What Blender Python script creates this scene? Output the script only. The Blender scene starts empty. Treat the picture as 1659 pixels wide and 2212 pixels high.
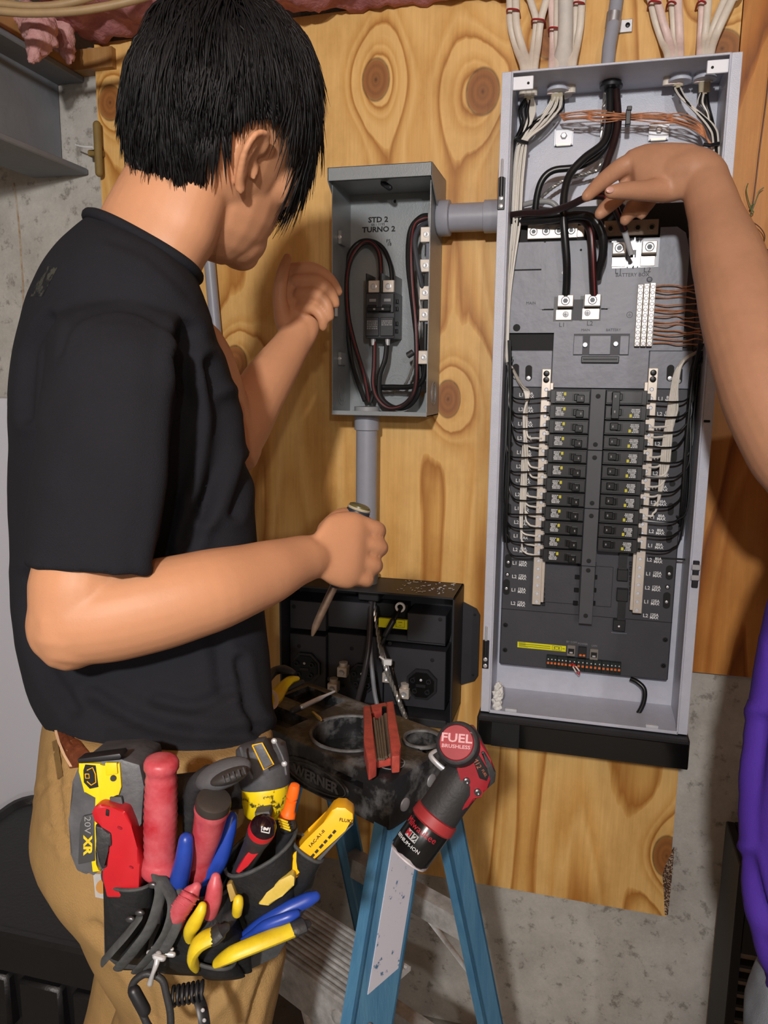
import bpy, bmesh, math, random
from mathutils import Vector, Matrix, noise
random.seed(7)
V = Vector
SC = bpy.context.scene
COL = SC.collection
# ------------------------------------------------------------------ camera, light, exposure
W, H, F = 1659.0, 2212.0, 1680.0
CAM = V((0, -1.5, 1.42))
RX, RY, RZ = (V((.96743, .0529, -.24755)), V((.25291, -.16051, .95408)), V((.010736, -.985616, -.168658)))
RT = V((RX[0], RY[0], RZ[0])).normalized()           # camera right, up, forward in the room
DN = V((RX[1], RY[1], RZ[1])).normalized()
FW = V((RX[2], RY[2], RZ[2])).normalized()
UP = -DN
cd = bpy.data.cameras.new('camera'); cam = bpy.data.objects.new('camera', cd); COL.objects.link(cam)
cd.sensor_fit = 'HORIZONTAL'; cd.sensor_width = 36.0; cd.lens = F / W * 36.0; cd.clip_start = .02
m3 = Matrix((RT, UP, -FW)).transposed()
cam.matrix_world = Matrix.Translation(CAM) @ m3.to_4x4()
SC.camera = cam
wd = bpy.data.worlds.new('world'); SC.world = wd; wd.use_nodes = True
wd.node_tree.nodes['Background'].inputs[0].default_value = (.9, .95, 1, 1)
wd.node_tree.nodes['Background'].inputs[1].default_value = .03
def lamp(name, loc, power, size, col=(1, .985, .975)):
    l = bpy.data.lights.new(name, 'POINT'); l.energy = power; l.shadow_soft_size = size; l.color = col
    o = bpy.data.objects.new(name, l); o.location = loc; COL.objects.link(o); return o
lamp('bulb_light', (-.02, -2.55, 2.0), 62, .05)
lamp('far_bulb_light', (1.1, -4.2, 2.0), 30, .05)
SC.view_settings.view_transform = 'Standard'; SC.view_settings.look = 'None'
SC.view_settings.exposure = 1.12; SC.view_settings.gamma = 1.0; SC.view_settings.use_curve_mapping = False

# ------------------------------------------------------------------ pixel <-> room
def ray(u, v): return RT * ((u - W / 2) / F) + DN * ((v - H / 2) / F) + FW
def at(u, v, y):
    d = ray(u, v); return CAM + d * ((y - CAM.y) / d.y)
def atz(u, v, z):
    d = ray(u, v); return CAM + d * ((z - CAM.z) / d.z)
def P(u, v, d): return CAM + ray(u, v) * d
def mm(px, d): return px * d / F

# ------------------------------------------------------------------ materials
MATS = {}
def nt(name):
    m = bpy.data.materials.new(name); m.use_nodes = True; t = m.node_tree
    return m, t, t.nodes['Principled BSDF']
def lin(c):
    f = lambda x: x / 12.92 if x <= .04045 else ((x + .055) / 1.055) ** 2.4
    return tuple(f(x / 255.0) for x in c) + (1,)
def mat(name, rgb=(), rough=.5, metal=0, var=.0, vs=30, bump=0, bs=200, spec=.5, sss=0, rgb2=None, stretch=None, coat=0, speck=None, thr=.62):
    """one procedural material: a base colour broken up by noise towards rgb2, fine bump"""
    if name in MATS: return MATS[name]
    m, t, b = nt(name); N = t.nodes; L = t.links
    b.inputs['Roughness'].default_value = rough; b.inputs['Metallic'].default_value = metal
    b.inputs['Specular IOR Level'].default_value = spec
    if coat: b.inputs['Coat Weight'].default_value = coat
    if sss:
        b.inputs['Subsurface Weight'].default_value = sss; b.inputs['Subsurface Radius'].default_value = (.012, .004, .002); b.inputs['Subsurface Scale'].default_value = 1
    c = lin(rgb); b.inputs['Base Color'].default_value = c
    tc = N.new('ShaderNodeTexCoord'); src = tc.outputs['Object']
    if stretch:
        mp = N.new('ShaderNodeMapping'); mp.inputs['Scale'].default_value = stretch; L.new(src, mp.inputs[0]); src = mp.outputs[0]
    if var or rgb2:
        n = N.new('ShaderNodeTexNoise'); n.inputs['Scale'].default_value = vs; n.inputs['Detail'].default_value = 6; n.inputs['Roughness'].default_value = .65
        L.new(src, n.inputs['Vector'])
        r = N.new('ShaderNodeValToRGB'); r.color_ramp.elements[0].position = .3; r.color_ramp.elements[1].position = .72
        if rgb2:
            r.color_ramp.elements[0].color = c; r.color_ramp.elements[1].color = lin(rgb2)
            if speck: r.color_ramp.elements[0].position = thr; r.color_ramp.elements[1].position = thr + speck
        else:
            r.color_ramp.elements[0].color = tuple(x * (1 - var) for x in c[:3]) + (1,)
            r.color_ramp.elements[1].color = tuple(min(1, x * (1 + var)) for x in c[:3]) + (1,)
        L.new(n.outputs['Fac'], r.inputs[0]); L.new(r.outputs[0], b.inputs['Base Color'])
    if bump:
        n2 = N.new('ShaderNodeTexNoise'); n2.inputs['Scale'].default_value = bs; n2.inputs['Detail'].default_value = 3
        L.new(src, n2.inputs['Vector'])
        bp = N.new('ShaderNodeBump'); bp.inputs['Strength'].default_value = bump; bp.inputs['Distance'].default_value = .002
        L.new(n2.outputs['Fac'], bp.inputs['Height']); L.new(bp.outputs[0], b.inputs['Normal'])
    MATS[name] = m; return m

# ------------------------------------------------------------------ mesh helpers
def new(): return bmesh.new()
def box(bm, x0, x1, y0, y1, z0, z1, bev=0, M=None, seg=1):
    vs = [bm.verts.new(V((x, y, z))) for x in (x0, x1) for y in (y0, y1) for z in (z0, z1)]
    q = [(0, 1, 3, 2), (4, 6, 7, 5), (0, 4, 5, 1), (2, 3, 7, 6), (0, 2, 6, 4), (1, 5, 7, 3)]
    fs = [bm.faces.new([vs[i] for i in f]) for f in q]
    if bev:
        es = list({e for f in fs for e in f.edges})
        r = bmesh.ops.bevel(bm, geom=es, offset=bev, segments=seg, affect='EDGES', profile=.6)
        vs = list({v for f in r['faces'] for v in f.verts} | {v for v in vs if v.is_valid})
    if M is not None:
        for v in vs: v.co = M @ v.co
    return vs
def prism(bm, poly, y0, y1, M=None):
    """polygon of (x, z) extruded from y0 to y1"""
    a = [bm.verts.new(V((x, y0, z))) for x, z in poly]; b = [bm.verts.new(V((x, y1, z))) for x, z in poly]
    n = len(poly)
    bm.faces.new(a); bm.faces.new(b[::-1])
    for i in range(n): bm.faces.new((a[i], b[i], b[(i + 1) % n], a[(i + 1) % n]))
    if M is not None:
        for v in a + b: v.co = M @ v.co
    return a + b
def loft(bm, rings, cap=True, closed=True):
    R = [[bm.verts.new(p) for p in r] for r in rings]
    n = len(R[0])
    for i in range(len(R) - 1):
        for j in range(n if closed else n - 1):
            k = (j + 1) % n
            bm.faces.new((R[i][j], R[i][k], R[i + 1][k], R[i + 1][j]))
    if cap and closed:
        bm.faces.new(R[0][::-1]); bm.faces.new(R[-1])
    return R
def cr(pts, n=6):
    """Catmull-Rom through points (any tuple length)"""
    p = [V(q) for q in pts]
    if len(p) < 3: n = max(n, 2)
    out = []
    for i in range(len(p) - 1):
        a = p[max(i - 1, 0)]; b = p[i]; c = p[i + 1]; d = p[min(i + 2, len(p) - 1)]
        for k in range(n):
            t = k / n
            out.append(.5 * ((2 * b) + (c - a) * t + (2 * a - 5 * b + 4 * c - d) * t * t + (3 * b - a - 3 * c + d) * t ** 3))
    out.append(p[-1]); return out
def tube(bm, pts, r, seg=8, rnd=False, flat=None, ref=None, twist=0):
    """tube along pts, radius r (number or list); flat = thickness ratio across ref"""
    n = len(pts); rs = list(r) if isinstance(r, (list, tuple)) else [r] * n
    if len(rs) != n: rs = [rs[min(len(rs) - 1, int(i / (n - 1) * (len(rs) - 1)))] * (1 - (i / (n - 1) * (len(rs) - 1)) % 1) + rs[min(len(rs) - 1, int(i / (n - 1) * (len(rs) - 1)) + 1)] * ((i / (n - 1) * (len(rs) - 1)) % 1) for i in range(n)]
    pts = [V(p) for p in pts]
    T = []
    for i in range(n):
        t = pts[min(i + 1, n - 1)] - pts[max(i - 1, 0)]
        T.append(t.normalized() if t.length > 1e-9 else V((0, 0, 1)))
    up = V(ref) if ref is not None else (V((0, 0, 1)) if abs(T[0].z) < .9 else V((0, 1, 0)))
    nb = T[0].cross(up).normalized()
    rings = []
    def ring(c, t, nbv, rad):
        b = t.cross(nbv).normalized()
        return [c + nbv * (math.cos(a) * rad) + b * (math.sin(a) * rad * (flat or 1)) for a in [2 * math.pi * j / seg + twist for j in range(seg)]]
    for i in range(n):
        if ref is not None:
            q = T[i].cross(up); nb = q.normalized() if q.length > .05 else nb
        elif i:
            q = nb - T[i] * nb.dot(T[i]); nb = q.normalized()
        if rnd and i == 0:
            for a in (80, 55, 28): rings.append(ring(pts[0] - T[0] * (rs[0] * math.sin(math.radians(a))), T[0], nb, rs[0] * math.cos(math.radians(a))))
        rings.append(ring(pts[i], T[i], nb, rs[i]))
        if rnd and i == n - 1:
            for a in (28, 55, 80): rings.append(ring(pts[-1] + T[-1] * (rs[-1] * math.sin(math.radians(a))), T[-1], nb, rs[-1] * math.cos(math.radians(a))))
    return loft(bm, rings)
def lathe(bm, prof, M, seg=20, hoop=False):
    """profile of (r, h) turned about the local z of M"""
    if hoop: prof = list(prof) + [prof[0]]
    return loft(bm, [[M @ V((r * math.cos(2 * math.pi * j / seg), r * math.sin(2 * math.pi * j / seg), h)) for j in range(seg)] for r, h in prof], not hoop)
def axis(a, b, roll=None):
    """matrix at a with local z towards b; local x as near as can be to roll"""
    z = (V(b) - V(a)).normalized(); x = V(roll) if roll is not None else (V((1, 0, 0)) if abs(z.x) < .8 else V((0, 1, 0)))
    x = (x - z * x.dot(z)).normalized(); y = z.cross(x)
    return Matrix.Translation(V(a)) @ Matrix((x, y, z)).transposed().to_4x4()
MY = Matrix.Rotation(math.radians(90), 4, 'X')        # local z -> -y (faces the room)
def facing(x, y, z): return Matrix.Translation((x, y, z)) @ MY
def wpos(o):
    p = V(o.location)
    if o.parent is not None: p = p + wpos(o.parent) + o.matrix_parent_inverse.to_translation()
    return p
def obj(name, bm, m, parent=None, smooth=None, ang=40, loc=None):
    me = bpy.data.meshes.new(name)
    if isinstance(bm, bmesh.types.BMesh):
        bmesh.ops.recalc_face_normals(bm, faces=bm.faces[:]); bm.to_mesh(me); bm.free()
    else: me = bm
    for x in (m if isinstance(m, (list, tuple)) else [m]): me.materials.append(x)
    o = bpy.data.objects.new(name, me); COL.objects.link(o)
    if smooth is not False and len(me.polygons):
        me.polygons.foreach_set('use_smooth', [True] * len(me.polygons)); me.set_sharp_from_angle(angle=math.radians(ang))
    if parent is not None:
        o.parent = parent
        o.matrix_parent_inverse = Matrix.Translation(-wpos(parent))
    if loc is not None: o.location = loc
    return o
def tag(o, label, cat, group=None):
    o['label'] = label; o['category'] = cat
    if group: o['group'] = group
    return o
def thing(name, label, cat, loc, group=None):
    o = bpy.data.objects.new(name, None); COL.objects.link(o); o.location = loc; o.empty_display_size = .02
    return tag(o, label, cat, group)
def struct(name, bm, m, smooth=False):
    o = obj(name, bm, m, None, smooth); o['kind'] = 'structure'; return o
def remesh(bm, voxel, it=4, fac=.5, f=None):
    me = bpy.data.meshes.new('t'); bmesh.ops.recalc_face_normals(bm, faces=bm.faces[:]); bm.to_mesh(me); bm.free()
    o = bpy.data.objects.new('t', me); COL.objects.link(o)
    a = o.modifiers.new('a', 'REMESH'); a.mode = 'VOXEL'; a.voxel_size = voxel
    if it:
        s = o.modifiers.new('s', 'SMOOTH'); s.factor = fac; s.iterations = it
    dg = bpy.context.evaluated_depsgraph_get(); r = bpy.data.meshes.new_from_object(o.evaluated_get(dg))
    bpy.data.objects.remove(o); bpy.data.meshes.remove(me); r.materials.clear()
    if f:
        nn = [v.normal.copy() for v in r.vertices]
        for v, n in zip(r.vertices, nn): v.co = f(v.co.copy(), n)
    return r
TXT = {}
def text_mesh(s, size, ext=.0002, bold=0):
    k = (s, size, ext, bold)
    if k in TXT: return TXT[k]
    c = bpy.data.curves.new('t', 'FONT'); c.body = s; c.size = size; c.extrude = ext; c.resolution_u = 2; c.align_x = 'CENTER'; c.align_y = 'CENTER'; c.space_line = .8; c.offset = bold
    o = bpy.data.objects.new('t', c); COL.objects.link(o); dg = bpy.context.evaluated_depsgraph_get()
    me = bpy.data.meshes.new_from_object(o.evaluated_get(dg)); bpy.data.objects.remove(o); bpy.data.curves.remove(c)
    TXT[k] = me; return me
def text(bm, s, size, M, ext=.0002, sx=1, bold=0):
    me = text_mesh(s, size, ext, bold)
    vs = [bm.verts.new(M @ V((v.co.x * sx, v.co.y, v.co.z))) for v in me.vertices]
    for p in me.polygons:
        try: bm.faces.new([vs[i] for i in p.vertices])
        except ValueError: pass
def wtext(bm, s, size, x, y, z, rot=0, sx=1, bold=0):
    text(bm, s, size, facing(x, y, z) @ Matrix.Rotation(rot, 4, 'Z'), .0002, sx, bold)
def pbox(bm, u0, v0, u1, v1, yf, yb, bev=0):
    """a box whose front face spans two picture corners on the plane y = yf"""
    a = at(u0, v0, yf); b = at(u1, v1, yf)
    return box(bm, min(a.x, b.x), max(a.x, b.x), yf, yb, min(a.z, b.z), max(a.z, b.z), bev)
def ppoly(pts, y): return [(q.x, q.z) for q in [at(u, v, y) for u, v in pts]]
def disc(bm, x, y, z, r, h, seg=14): lathe(bm, [(r, 0), (r, h * .8), (r * .85, h)], facing(x, y, z), seg)
# ------------------------------------------------------------------ wood, concrete
def plywood(name, knots, light, mid, dark, seed, knotc=(120, 66, 26), rough=.48):
    m, t, b = nt(name); N = t.nodes; L = t.links
    def nd(k, **kw):
        n = N.new(k)
        for a, v in kw.items(): setattr(n, a, v)
        return n
    def mth(op, a, c=None, d=None):
        n = nd('ShaderNodeMath', operation=op)
        for i, x in enumerate((a, c, d)):
            if x is None: continue
            if isinstance(x, (int, float)): n.inputs[i].default_value = x
            else: L.new(x, n.inputs[i])
        return n.outputs[0]
    tc = nd('ShaderNodeTexCoord'); sp = nd('ShaderNodeSeparateXYZ'); L.new(tc.outputs['Object'], sp.inputs[0])
    x, z = sp.outputs[0], sp.outputs[2]
    def noi(sx, sz, det=2, off=0, rgh=.5):
        cb = nd('ShaderNodeCombineXYZ'); L.new(mth('MULTIPLY', x, sx), cb.inputs[0]); L.new(mth('MULTIPLY', z, sz), cb.inputs[2]); cb.inputs[1].default_value = seed + off
        n = nd('ShaderNodeTexNoise'); n.inputs['Scale'].default_value = 1; n.inputs['Detail'].default_value = det; n.inputs['Roughness'].default_value = rgh
        L.new(cb.outputs[0], n.inputs['Vector']); return n.outputs['Fac']
    h = mth('MULTIPLY', noi(4.2, .5, 1), 8.5)
    h = mth('ADD', h, mth('MULTIPLY', noi(26, 2.2, 3, 9), .42))
    kn = 0; rim = 0; ringsrc = 0
    for kx, kz, rx, rz in knots:
        dx = mth('DIVIDE', mth('SUBTRACT', x, kx), rx); dz = mth('DIVIDE', mth('SUBTRACT', z, kz), rz)
        r = mth('SQRT', mth('ADD', mth('MULTIPLY', dx, dx), mth('MULTIPLY', dz, dz)))
        g = mth('POWER', 2.718, mth('MULTIPLY', mth('MULTIPLY', r, r), -.22))
        h = mth('ADD', h, mth('MULTIPLY', g, 1.9))
        k = nd('ShaderNodeMapRange'); k.inputs[1].default_value = 1.06; k.inputs[2].default_value = .86; L.new(r, k.inputs[0])
        kn = k.outputs[0] if kn == 0 else mth('MAXIMUM', kn, k.outputs[0])
        q = mth('MULTIPLY', mth('SINE', mth('MULTIPLY', r, 17.0)), .22)
        ringsrc = mth('MULTIPLY', q, k.outputs[0]) if ringsrc == 0 else mth('ADD', ringsrc, mth('MULTIPLY', q, k.outputs[0]))
        # dark bark pocket at the rim and a checked heart
        rm = mth('SUBTRACT', 1.0, mth('MINIMUM', mth('MULTIPLY', mth('ABSOLUTE', mth('SUBTRACT', r, .98)), 9.0), 1.0))
        ht = mth('SUBTRACT', 1.0, mth('MINIMUM', mth('MULTIPLY', r, 5.0), 1.0))
        rm = mth('MAXIMUM', mth('MULTIPLY', rm, .75), mth('MULTIPLY', ht, 1.0))
        rim = rm if rim == 0 else mth('MAXIMUM', rim, rm)
    w = mth('FRACT', mth('MULTIPLY', h, 1.0))
    rp = nd('ShaderNodeValToRGB'); L.new(w, rp.inputs[0]); e = rp.color_ramp.elements
    e[0].position = 0; e[0].color = lin(light); e[1].position = 1; e[1].color = lin(light)
    for p_, c_ in ((.30, light), (.55, mid), (.66, light), (.80, mid), (.93, dark), (.985, mid)):
        q = e.new(p_); q.color = lin(c_)
    fib = noi(110, 5, 5, 3, .7)
    rp2 = nd('ShaderNodeValToRGB'); L.new(fib, rp2.inputs[0]); rp2.color_ramp.elements[0].position = .3; rp2.color_ramp.elements[0].color = (.90, .87, .82, 1); rp2.color_ramp.elements[1].position = .7; rp2.color_ramp.elements[1].color = (1.06, 1.06, 1.06, 1)
    mx = nd('ShaderNodeMix', data_type='RGBA', blend_type='MULTIPLY'); mx.inputs[0].default_value = 1; L.new(rp.outputs[0], mx.inputs[6]); L.new(rp2.outputs[0], mx.inputs[7])
    # dirt
    dn = noi(7, 5, 5, 20, .7); rp3 = nd('ShaderNodeValToRGB'); L.new(dn, rp3.inputs[0]); rp3.color_ramp.elements[0].position = .25; rp3.color_ramp.elements[0].color = (.78, .72, .62, 1); rp3.color_ramp.elements[1].position = .55; rp3.color_ramp.elements[1].color = (1, 1, 1, 1)
    mx2 = nd('ShaderNodeMix', data_type='RGBA', blend_type='MULTIPLY'); mx2.inputs[0].default_value = 1; L.new(mx.outputs[2], mx2.inputs[6]); L.new(rp3.outputs[0], mx2.inputs[7])
    out = mx2.outputs[2]
    # pin knots
    pk = nd('ShaderNodeTexVoronoi'); pk.inputs['Scale'].default_value = 7.5; L.new(tc.outputs['Object'], pk.inputs['Vector'])
    pks = mth('MULTIPLY', mth('LESS_THAN', pk.outputs['Distance'], .036), .85)
    mx5 = nd('ShaderNodeMix', data_type='RGBA'); L.new(pks, mx5.inputs[0]); L.new(out, mx5.inputs[6]); mx5.inputs[7].default_value = lin((60, 35, 18)); out = mx5.outputs[2]
    if kn != 0:
        kc = nd('ShaderNodeValToRGB'); L.new(mth('ADD', ringsrc, .5), kc.inputs[0]); kc.color_ramp.elements[0].color = lin(knotc); kc.color_ramp.elements[1].color = lin(tuple(min(255, int(c * 1.3)) for c in knotc))
        mx3 = nd('ShaderNodeMix', data_type='RGBA'); L.new(kn, mx3.inputs[0]); L.new(out, mx3.inputs[6]); L.new(kc.outputs[0], mx3.inputs[7])
        mx4 = nd('ShaderNodeMix', data_type='RGBA'); L.new(mth('MULTIPLY', rim, mth('ADD', noi(60, 60, 3, 31), .25)), mx4.inputs[0]); L.new(mx3.outputs[2], mx4.inputs[6]); mx4.inputs[7].default_value = lin((52, 28, 12))
        out = mx4.outputs[2]
    L.new(out, b.inputs['Base Color']); b.inputs['Roughness'].default_value = rough; b.inputs['Specular IOR Level'].default_value = .35
    bp = nd('ShaderNodeBump'); bp.inputs['Strength'].default_value = .18; bp.inputs['Distance'].default_value = .002; L.new(fib, bp.inputs['Height']); L.new(bp.outputs[0], b.inputs['Normal'])
    return m
def kpx(l, y=0): return [(at(u, v, y).x, at(u, v, y).z, a, c) for u, v, a, c in l]
M_PLY = plywood('plywood_veneer', kpx([(238, 222, .027, .034), (812, 172, .026, .037), (1043, 198, .030, .040), (968, 862, .024, .036), (1440, 1850, .026, .044), (508, 785, .026, .036), (1190, 75, .03, .04), (1560, 105, .03, .03)]),
    (229, 184, 114), (216, 165, 92), (176, 117, 50), 3.1, (126, 80, 40))
M_PLY2 = plywood('stained_plywood_veneer', [(.40, 1.62, .02, .03)], (196, 134, 66), (176, 110, 44), (134, 76, 24), 41.7, (96, 50, 18))
M_LUMBER = plywood('lumber', [], (176, 134, 84), (160, 116, 66), (126, 84, 42), 77.0)
def concrete(name, a, c, pit, seed):
    m, t, b = nt(name); N = t.nodes; L = t.links
    tc = N.new('ShaderNodeTexCoord'); mp = N.new('ShaderNodeMapping'); mp.inputs['Location'].default_value = (seed, seed, 0); L.new(tc.outputs['Object'], mp.inputs[0])
    def noi(s, d, rg):
        n = N.new('ShaderNodeTexNoise'); n.inputs['Scale'].default_value = s; n.inputs['Detail'].default_value = d; n.inputs['Roughness'].default_value = rg; L.new(mp.outputs[0], n.inputs['Vector']); return n.outputs['Fac']
    r = N.new('ShaderNodeValToRGB'); L.new(noi(6, 9, .72), r.inputs[0]); r.color_ramp.elements[0].position = .3; r.color_ramp.elements[0].color = lin(a); r.color_ramp.elements[1].position = .68; r.color_ramp.elements[1].color = lin(c)
    r2 = N.new('ShaderNodeValToRGB'); L.new(noi(38, 6, .68), r2.inputs[0]); e = r2.color_ramp.elements
    e[0].position = .33; e[0].color = (.42, .40, .37, 1); e[1].position = .44; e[1].color = (1, 1, 1, 1)
    x = N.new('ShaderNodeMix'); x.data_type = 'RGBA'; x.blend_type = 'MULTIPLY'; x.inputs[0].default_value = pit; L.new(r.outputs[0], x.inputs[6]); L.new(r2.outputs[0], x.inputs[7])
    r3 = N.new('ShaderNodeValToRGB'); L.new(noi(230, 3, .6), r3.inputs[0]); r3.color_ramp.elements[0].color = (.86, .86, .86, 1); r3.color_ramp.elements[1].color = (1.08, 1.08, 1.08, 1)
    x2 = N.new('ShaderNodeMix'); x2.data_type = 'RGBA'; x2.blend_type = 'MULTIPLY'; x2.inputs[0].default_value = 1; L.new(x.outputs[2], x2.inputs[6]); L.new(r3.outputs[0], x2.inputs[7])
    L.new(x2.outputs[2], b.inputs['Base Color']); b.inputs['Roughness'].default_value = .85
    bp = N.new('ShaderNodeBump'); bp.inputs['Strength'].default_value = .35; bp.inputs['Distance'].default_value = .003; L.new(r2.outputs[0], bp.inputs['Height']); L.new(bp.outputs[0], b.inputs['Normal'])
    return m
M_CON = concrete('poured_concrete', (160, 155, 147), (200, 196, 188), .8, 3)
M_FLOOR = concrete('floor_concrete', (118, 114, 106), (150, 146, 138), .5, 11)
M_WHITEWALL = mat('painted_wall', (150, 146, 140), .8)
# ------------------------------------------------------------------ setting
b = new(); box(b, -2.6, 2.6, .02, .25, 0, 2.42); struct('wall_back', b, M_CON)
b = new(); box(b, -2.8, -2.6, -5, .25, 0, 2.42); struct('wall_left', b, M_WHITEWALL)
b = new(); box(b, 2.6, 2.8, -5, .25, 0, 2.42); struct('wall_right', b, M_WHITEWALL)
b = new(); box(b, -2.8, 2.8, -5.2, -5, 0, 2.42); struct('wall_rear', b, M_WHITEWALL)
b = new(); box(b, -2.8, 2.8, -5.2, .25, -.15, 0); struct('floor', b, M_FLOOR)
b = new(); box(b, -2.8, 2.8, -5.2, .25, 2.42, 2.5); struct('ceiling', b, mat('subfloor', (150, 112, 70), .8, var=.2, vs=5))
# a cold joint and a crack stand proud of the left concrete
M_STAIN = mat('mineral_stain', (150, 120, 88), .9, rgb2=(190, 182, 168), vs=60)
b = new()
tube(b, cr([at(u, v, .0195) for u, v in ((30, 395), (36, 440), (42, 500), (46, 560), (50, 620), (49, 700))], 5), .0022, 6)
o = struct('trim_1', b, M_STAIN)
b = new(); box(b, -1.06, -.955, -.015, .02, 2.028, 2.066); struct('trim_2', b, M_LUMBER)
# plywood backboard, its corner veneer chipped away by the knot
ply = [(-1.004, 2.10), (.2095, 2.40), (.207, 1.40), (.205, .66), (.2045, .535), (.1965, .50), (.1935, .43), (.199, .366), (-.10, .366), (-.52, .366), (-1.0, .37)]
ply = [(-1.004, 2.078), (-.55, 2.084), (-.02, 2.21), (.2095, 2.23)] + ply[2:]
b = new(); prism(b, [(x, z) for x, z in [(-1.004, 2.080), (.2095, 2.10), (.207, 1.40), (.205, .66), (.2045, .364), (-.10, .366), (-.52, .366), (-1.0, .37)]], 0, .0195)
tag(obj('plywood_sheet', b, M_PLY, None, False), 'large yellow plywood backboard with round knots behind both electrical boxes', 'plywood')
b = new(); box(b, .2115, 1.42, .003, .0195, .880, 2.12)
tag(obj('plywood_sheet', b, M_PLY2, None, False), 'darker orange stained plywood sheet right of the tall panel', 'plywood')
# rough chipped patch by the lowest knot
b = new()
ch = ppoly([(1457, 1832), (1449, 1845), (1437, 1870), (1431, 1892), (1434, 1930), (1436, 1976), (1443, 1977), (1450, 1910)], -.0005)
prism(b, ch, -.0008, .002); o = obj('chipped_edge', b, mat('torn_wood', (70, 45, 30), .95, rgb2=(190, 165, 140), vs=300, speck=.1, thr=.5), bpy.data.objects['plywood_sheet'], False)
# steel beam
M_STEELP = mat('grey_beam_paint', (120, 124, 130), .6, var=.12, vs=9, bump=.3, bs=60)
b = new(); xr = -1.043
for z0, z1 in ((1.836, 1.848), (2.016, 2.028)): box(b, xr - .135, xr, -2.2, .016, z0, z1, .002)
box(b, xr - .072, xr - .062, -2.2, .016, 1.848, 2.016)
tag(obj('steel_beam', b, M_STEELP, None, False), 'grey painted steel I-beam running into the concrete wall top left', 'beam')
b = new(); box(b, xr - .15, xr - .005, -2.2, .016, 2.029, 2.068, .003)
tag(obj('sill_plate', b, M_LUMBER, None, False), 'brown timber plate lying along the top of the steel beam', 'timber')
# insulation
M_PINK = mat('pink_fibreglass', (196, 132, 132), .95, rgb2=(150, 88, 90), vs=24, bump=1, bs=140)
def fluff(co, n, s=18, a=.02): return co + n * (noise.noise(co * s) * a + noise.noise(co * s * 3) * a * .4)
b = new(); loft(b, [[V((x, y, z + dz)) for y, z in ((-.004, 2.068), (-.12, 2.072), (-.32, 2.13), (-.32, 2.36), (-.004, 2.36))] for x, dz in ((-1.02, .006), (.0, .022))]); me = remesh(b, .012, 2, .5, lambda c, n: fluff(c, n, 16, .022))
tag(obj('insulation_batt', me, M_PINK, None, True, 180), 'pink fibreglass insulation stuffed above the top edge of the plywood', 'insulation')
b = new(); tube(b, cr([P(70, 40, 1.42), P(85, 75, 1.4), P(80, 100, 1.39), P(66, 128, 1.385)], 5), [.03, .026, .02, .007], 10, True); tube(b, cr([P(95, 55, 1.42), P(108, 85, 1.41), P(122, 98, 1.41)], 5), [.022, .016, .006], 10, True)
tube(b, cr([P(130, 70, 1.5), P(140, 100, 1.5), P(150, 132, 1.49)], 5), [.03, .02, .006], 10, True)
me = remesh(b, .005, 2, .5, lambda c, n: fluff(c, n, 60, .008))
tag(obj('insulation_tuft', me, mat('pale_pink_fibreglass', (214, 166, 160), .95, rgb2=(180, 122, 120), vs=40, bump=1, bs=200), None, True, 180), 'torn pale pink insulation tuft hanging over the end of the steel beam', 'insulation')
# joists and the tan cables under them
for i, x in enumerate((-2.2, -1.75, -.85, -.45, 0, .45, .9, 1.35, 1.8, 2.25)):
    b = new(); box(b, x - .019, x + .019, -5, -.33, 2.19, 2.42); o = struct('trim_%d' % (i + 3), b, M_LUMBER)
M_NM = mat('cream_cable_jacket', (216, 205, 190), .45, var=.08, vs=60)
M_TAN = mat('tan_cable_jacket', (170, 140, 100), .5, var=.1, vs=40)
for i, pts in enumerate(([(0, 8), (60, 14), (130, 10), (200, -8), (270, -40), (330, -90), (380, -170)], [(0, 24), (80, 28), (180, 22), (290, 0), (350, -25), (410, -75), (450, -160)])):
    b = new(); tube(b, cr([P(u, v, 1.30 - .04 * i) for u, v in [(-420, -120 + 6 * i), (-150, 0 + 6 * i)] + pts], 6), .0065, 10)
    tag(obj('ceiling_cable', b, M_TAN), ('upper' if i == 0 else 'lower') + ' tan cable sagging under the ceiling in the top left corner', 'cable')
# green pipe end and nail by the plywood's left edge
b = new(); c = at(208, 318, -.03); tube(b, [V((c.x - .004, -.018, c.z + .046)), V((c.x - .004, -.018, c.z - .046))], .008, 12, True); box(b, c.x - .03, c.x, -.018, .019, c.z - .012, c.z + .0, .002)
tag(obj('wooden_cleat', b, mat('olive_wood', (128, 104, 52), .7, var=.15, vs=30)), 'short olive brown wooden cleat on the concrete left of the plywood', 'cleat')
b = new(); tube(b, cr([at(163, 313, -.02), at(180, 317, -.03), at(200, 318, -.036)], 5), .0016, 6)
tag(obj('white_tie', b, mat('white_plastic', (230, 230, 228), .4)), 'thin white plastic tie poking out beside the beam end', 'tie')
# white board
M_WCAB = mat('white_enamel', (206, 206, 214), .35)
t = thing('white_cabinet', 'plain white cabinet standing against the concrete wall behind the man', 'cabinet', (-1.36, -.06, 0))
b = new(); box(b, -1.75, -.97, -.10, -.03, .02, 1.372, .006, None, 2); obj('face_panel', b, M_WCAB, t, False)
b = new(); box(b, -1.72, -1.0, -.095, .018, 0, .02); obj('foot_rail', b, mat('black_plastic', (22, 22, 24), .45, var=.1), t, False)
# thin grey conduit behind the man
M_PVC = mat('grey_conduit', (150, 152, 162), .42, var=.05, vs=40)
b = new(); tube(b, [V((at(452, 380, -.016).x, -.016, 2.06)), at(452, 380, -.016), at(452, 560, -.016), at(474, 800, -.016), V((at(474, 800, -.016).x, -.016, .02))], .0115, 16)
tag(obj('thin_conduit', b, M_PVC), 'thin grey conduit running down the plywood behind the man', 'conduit')
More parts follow.
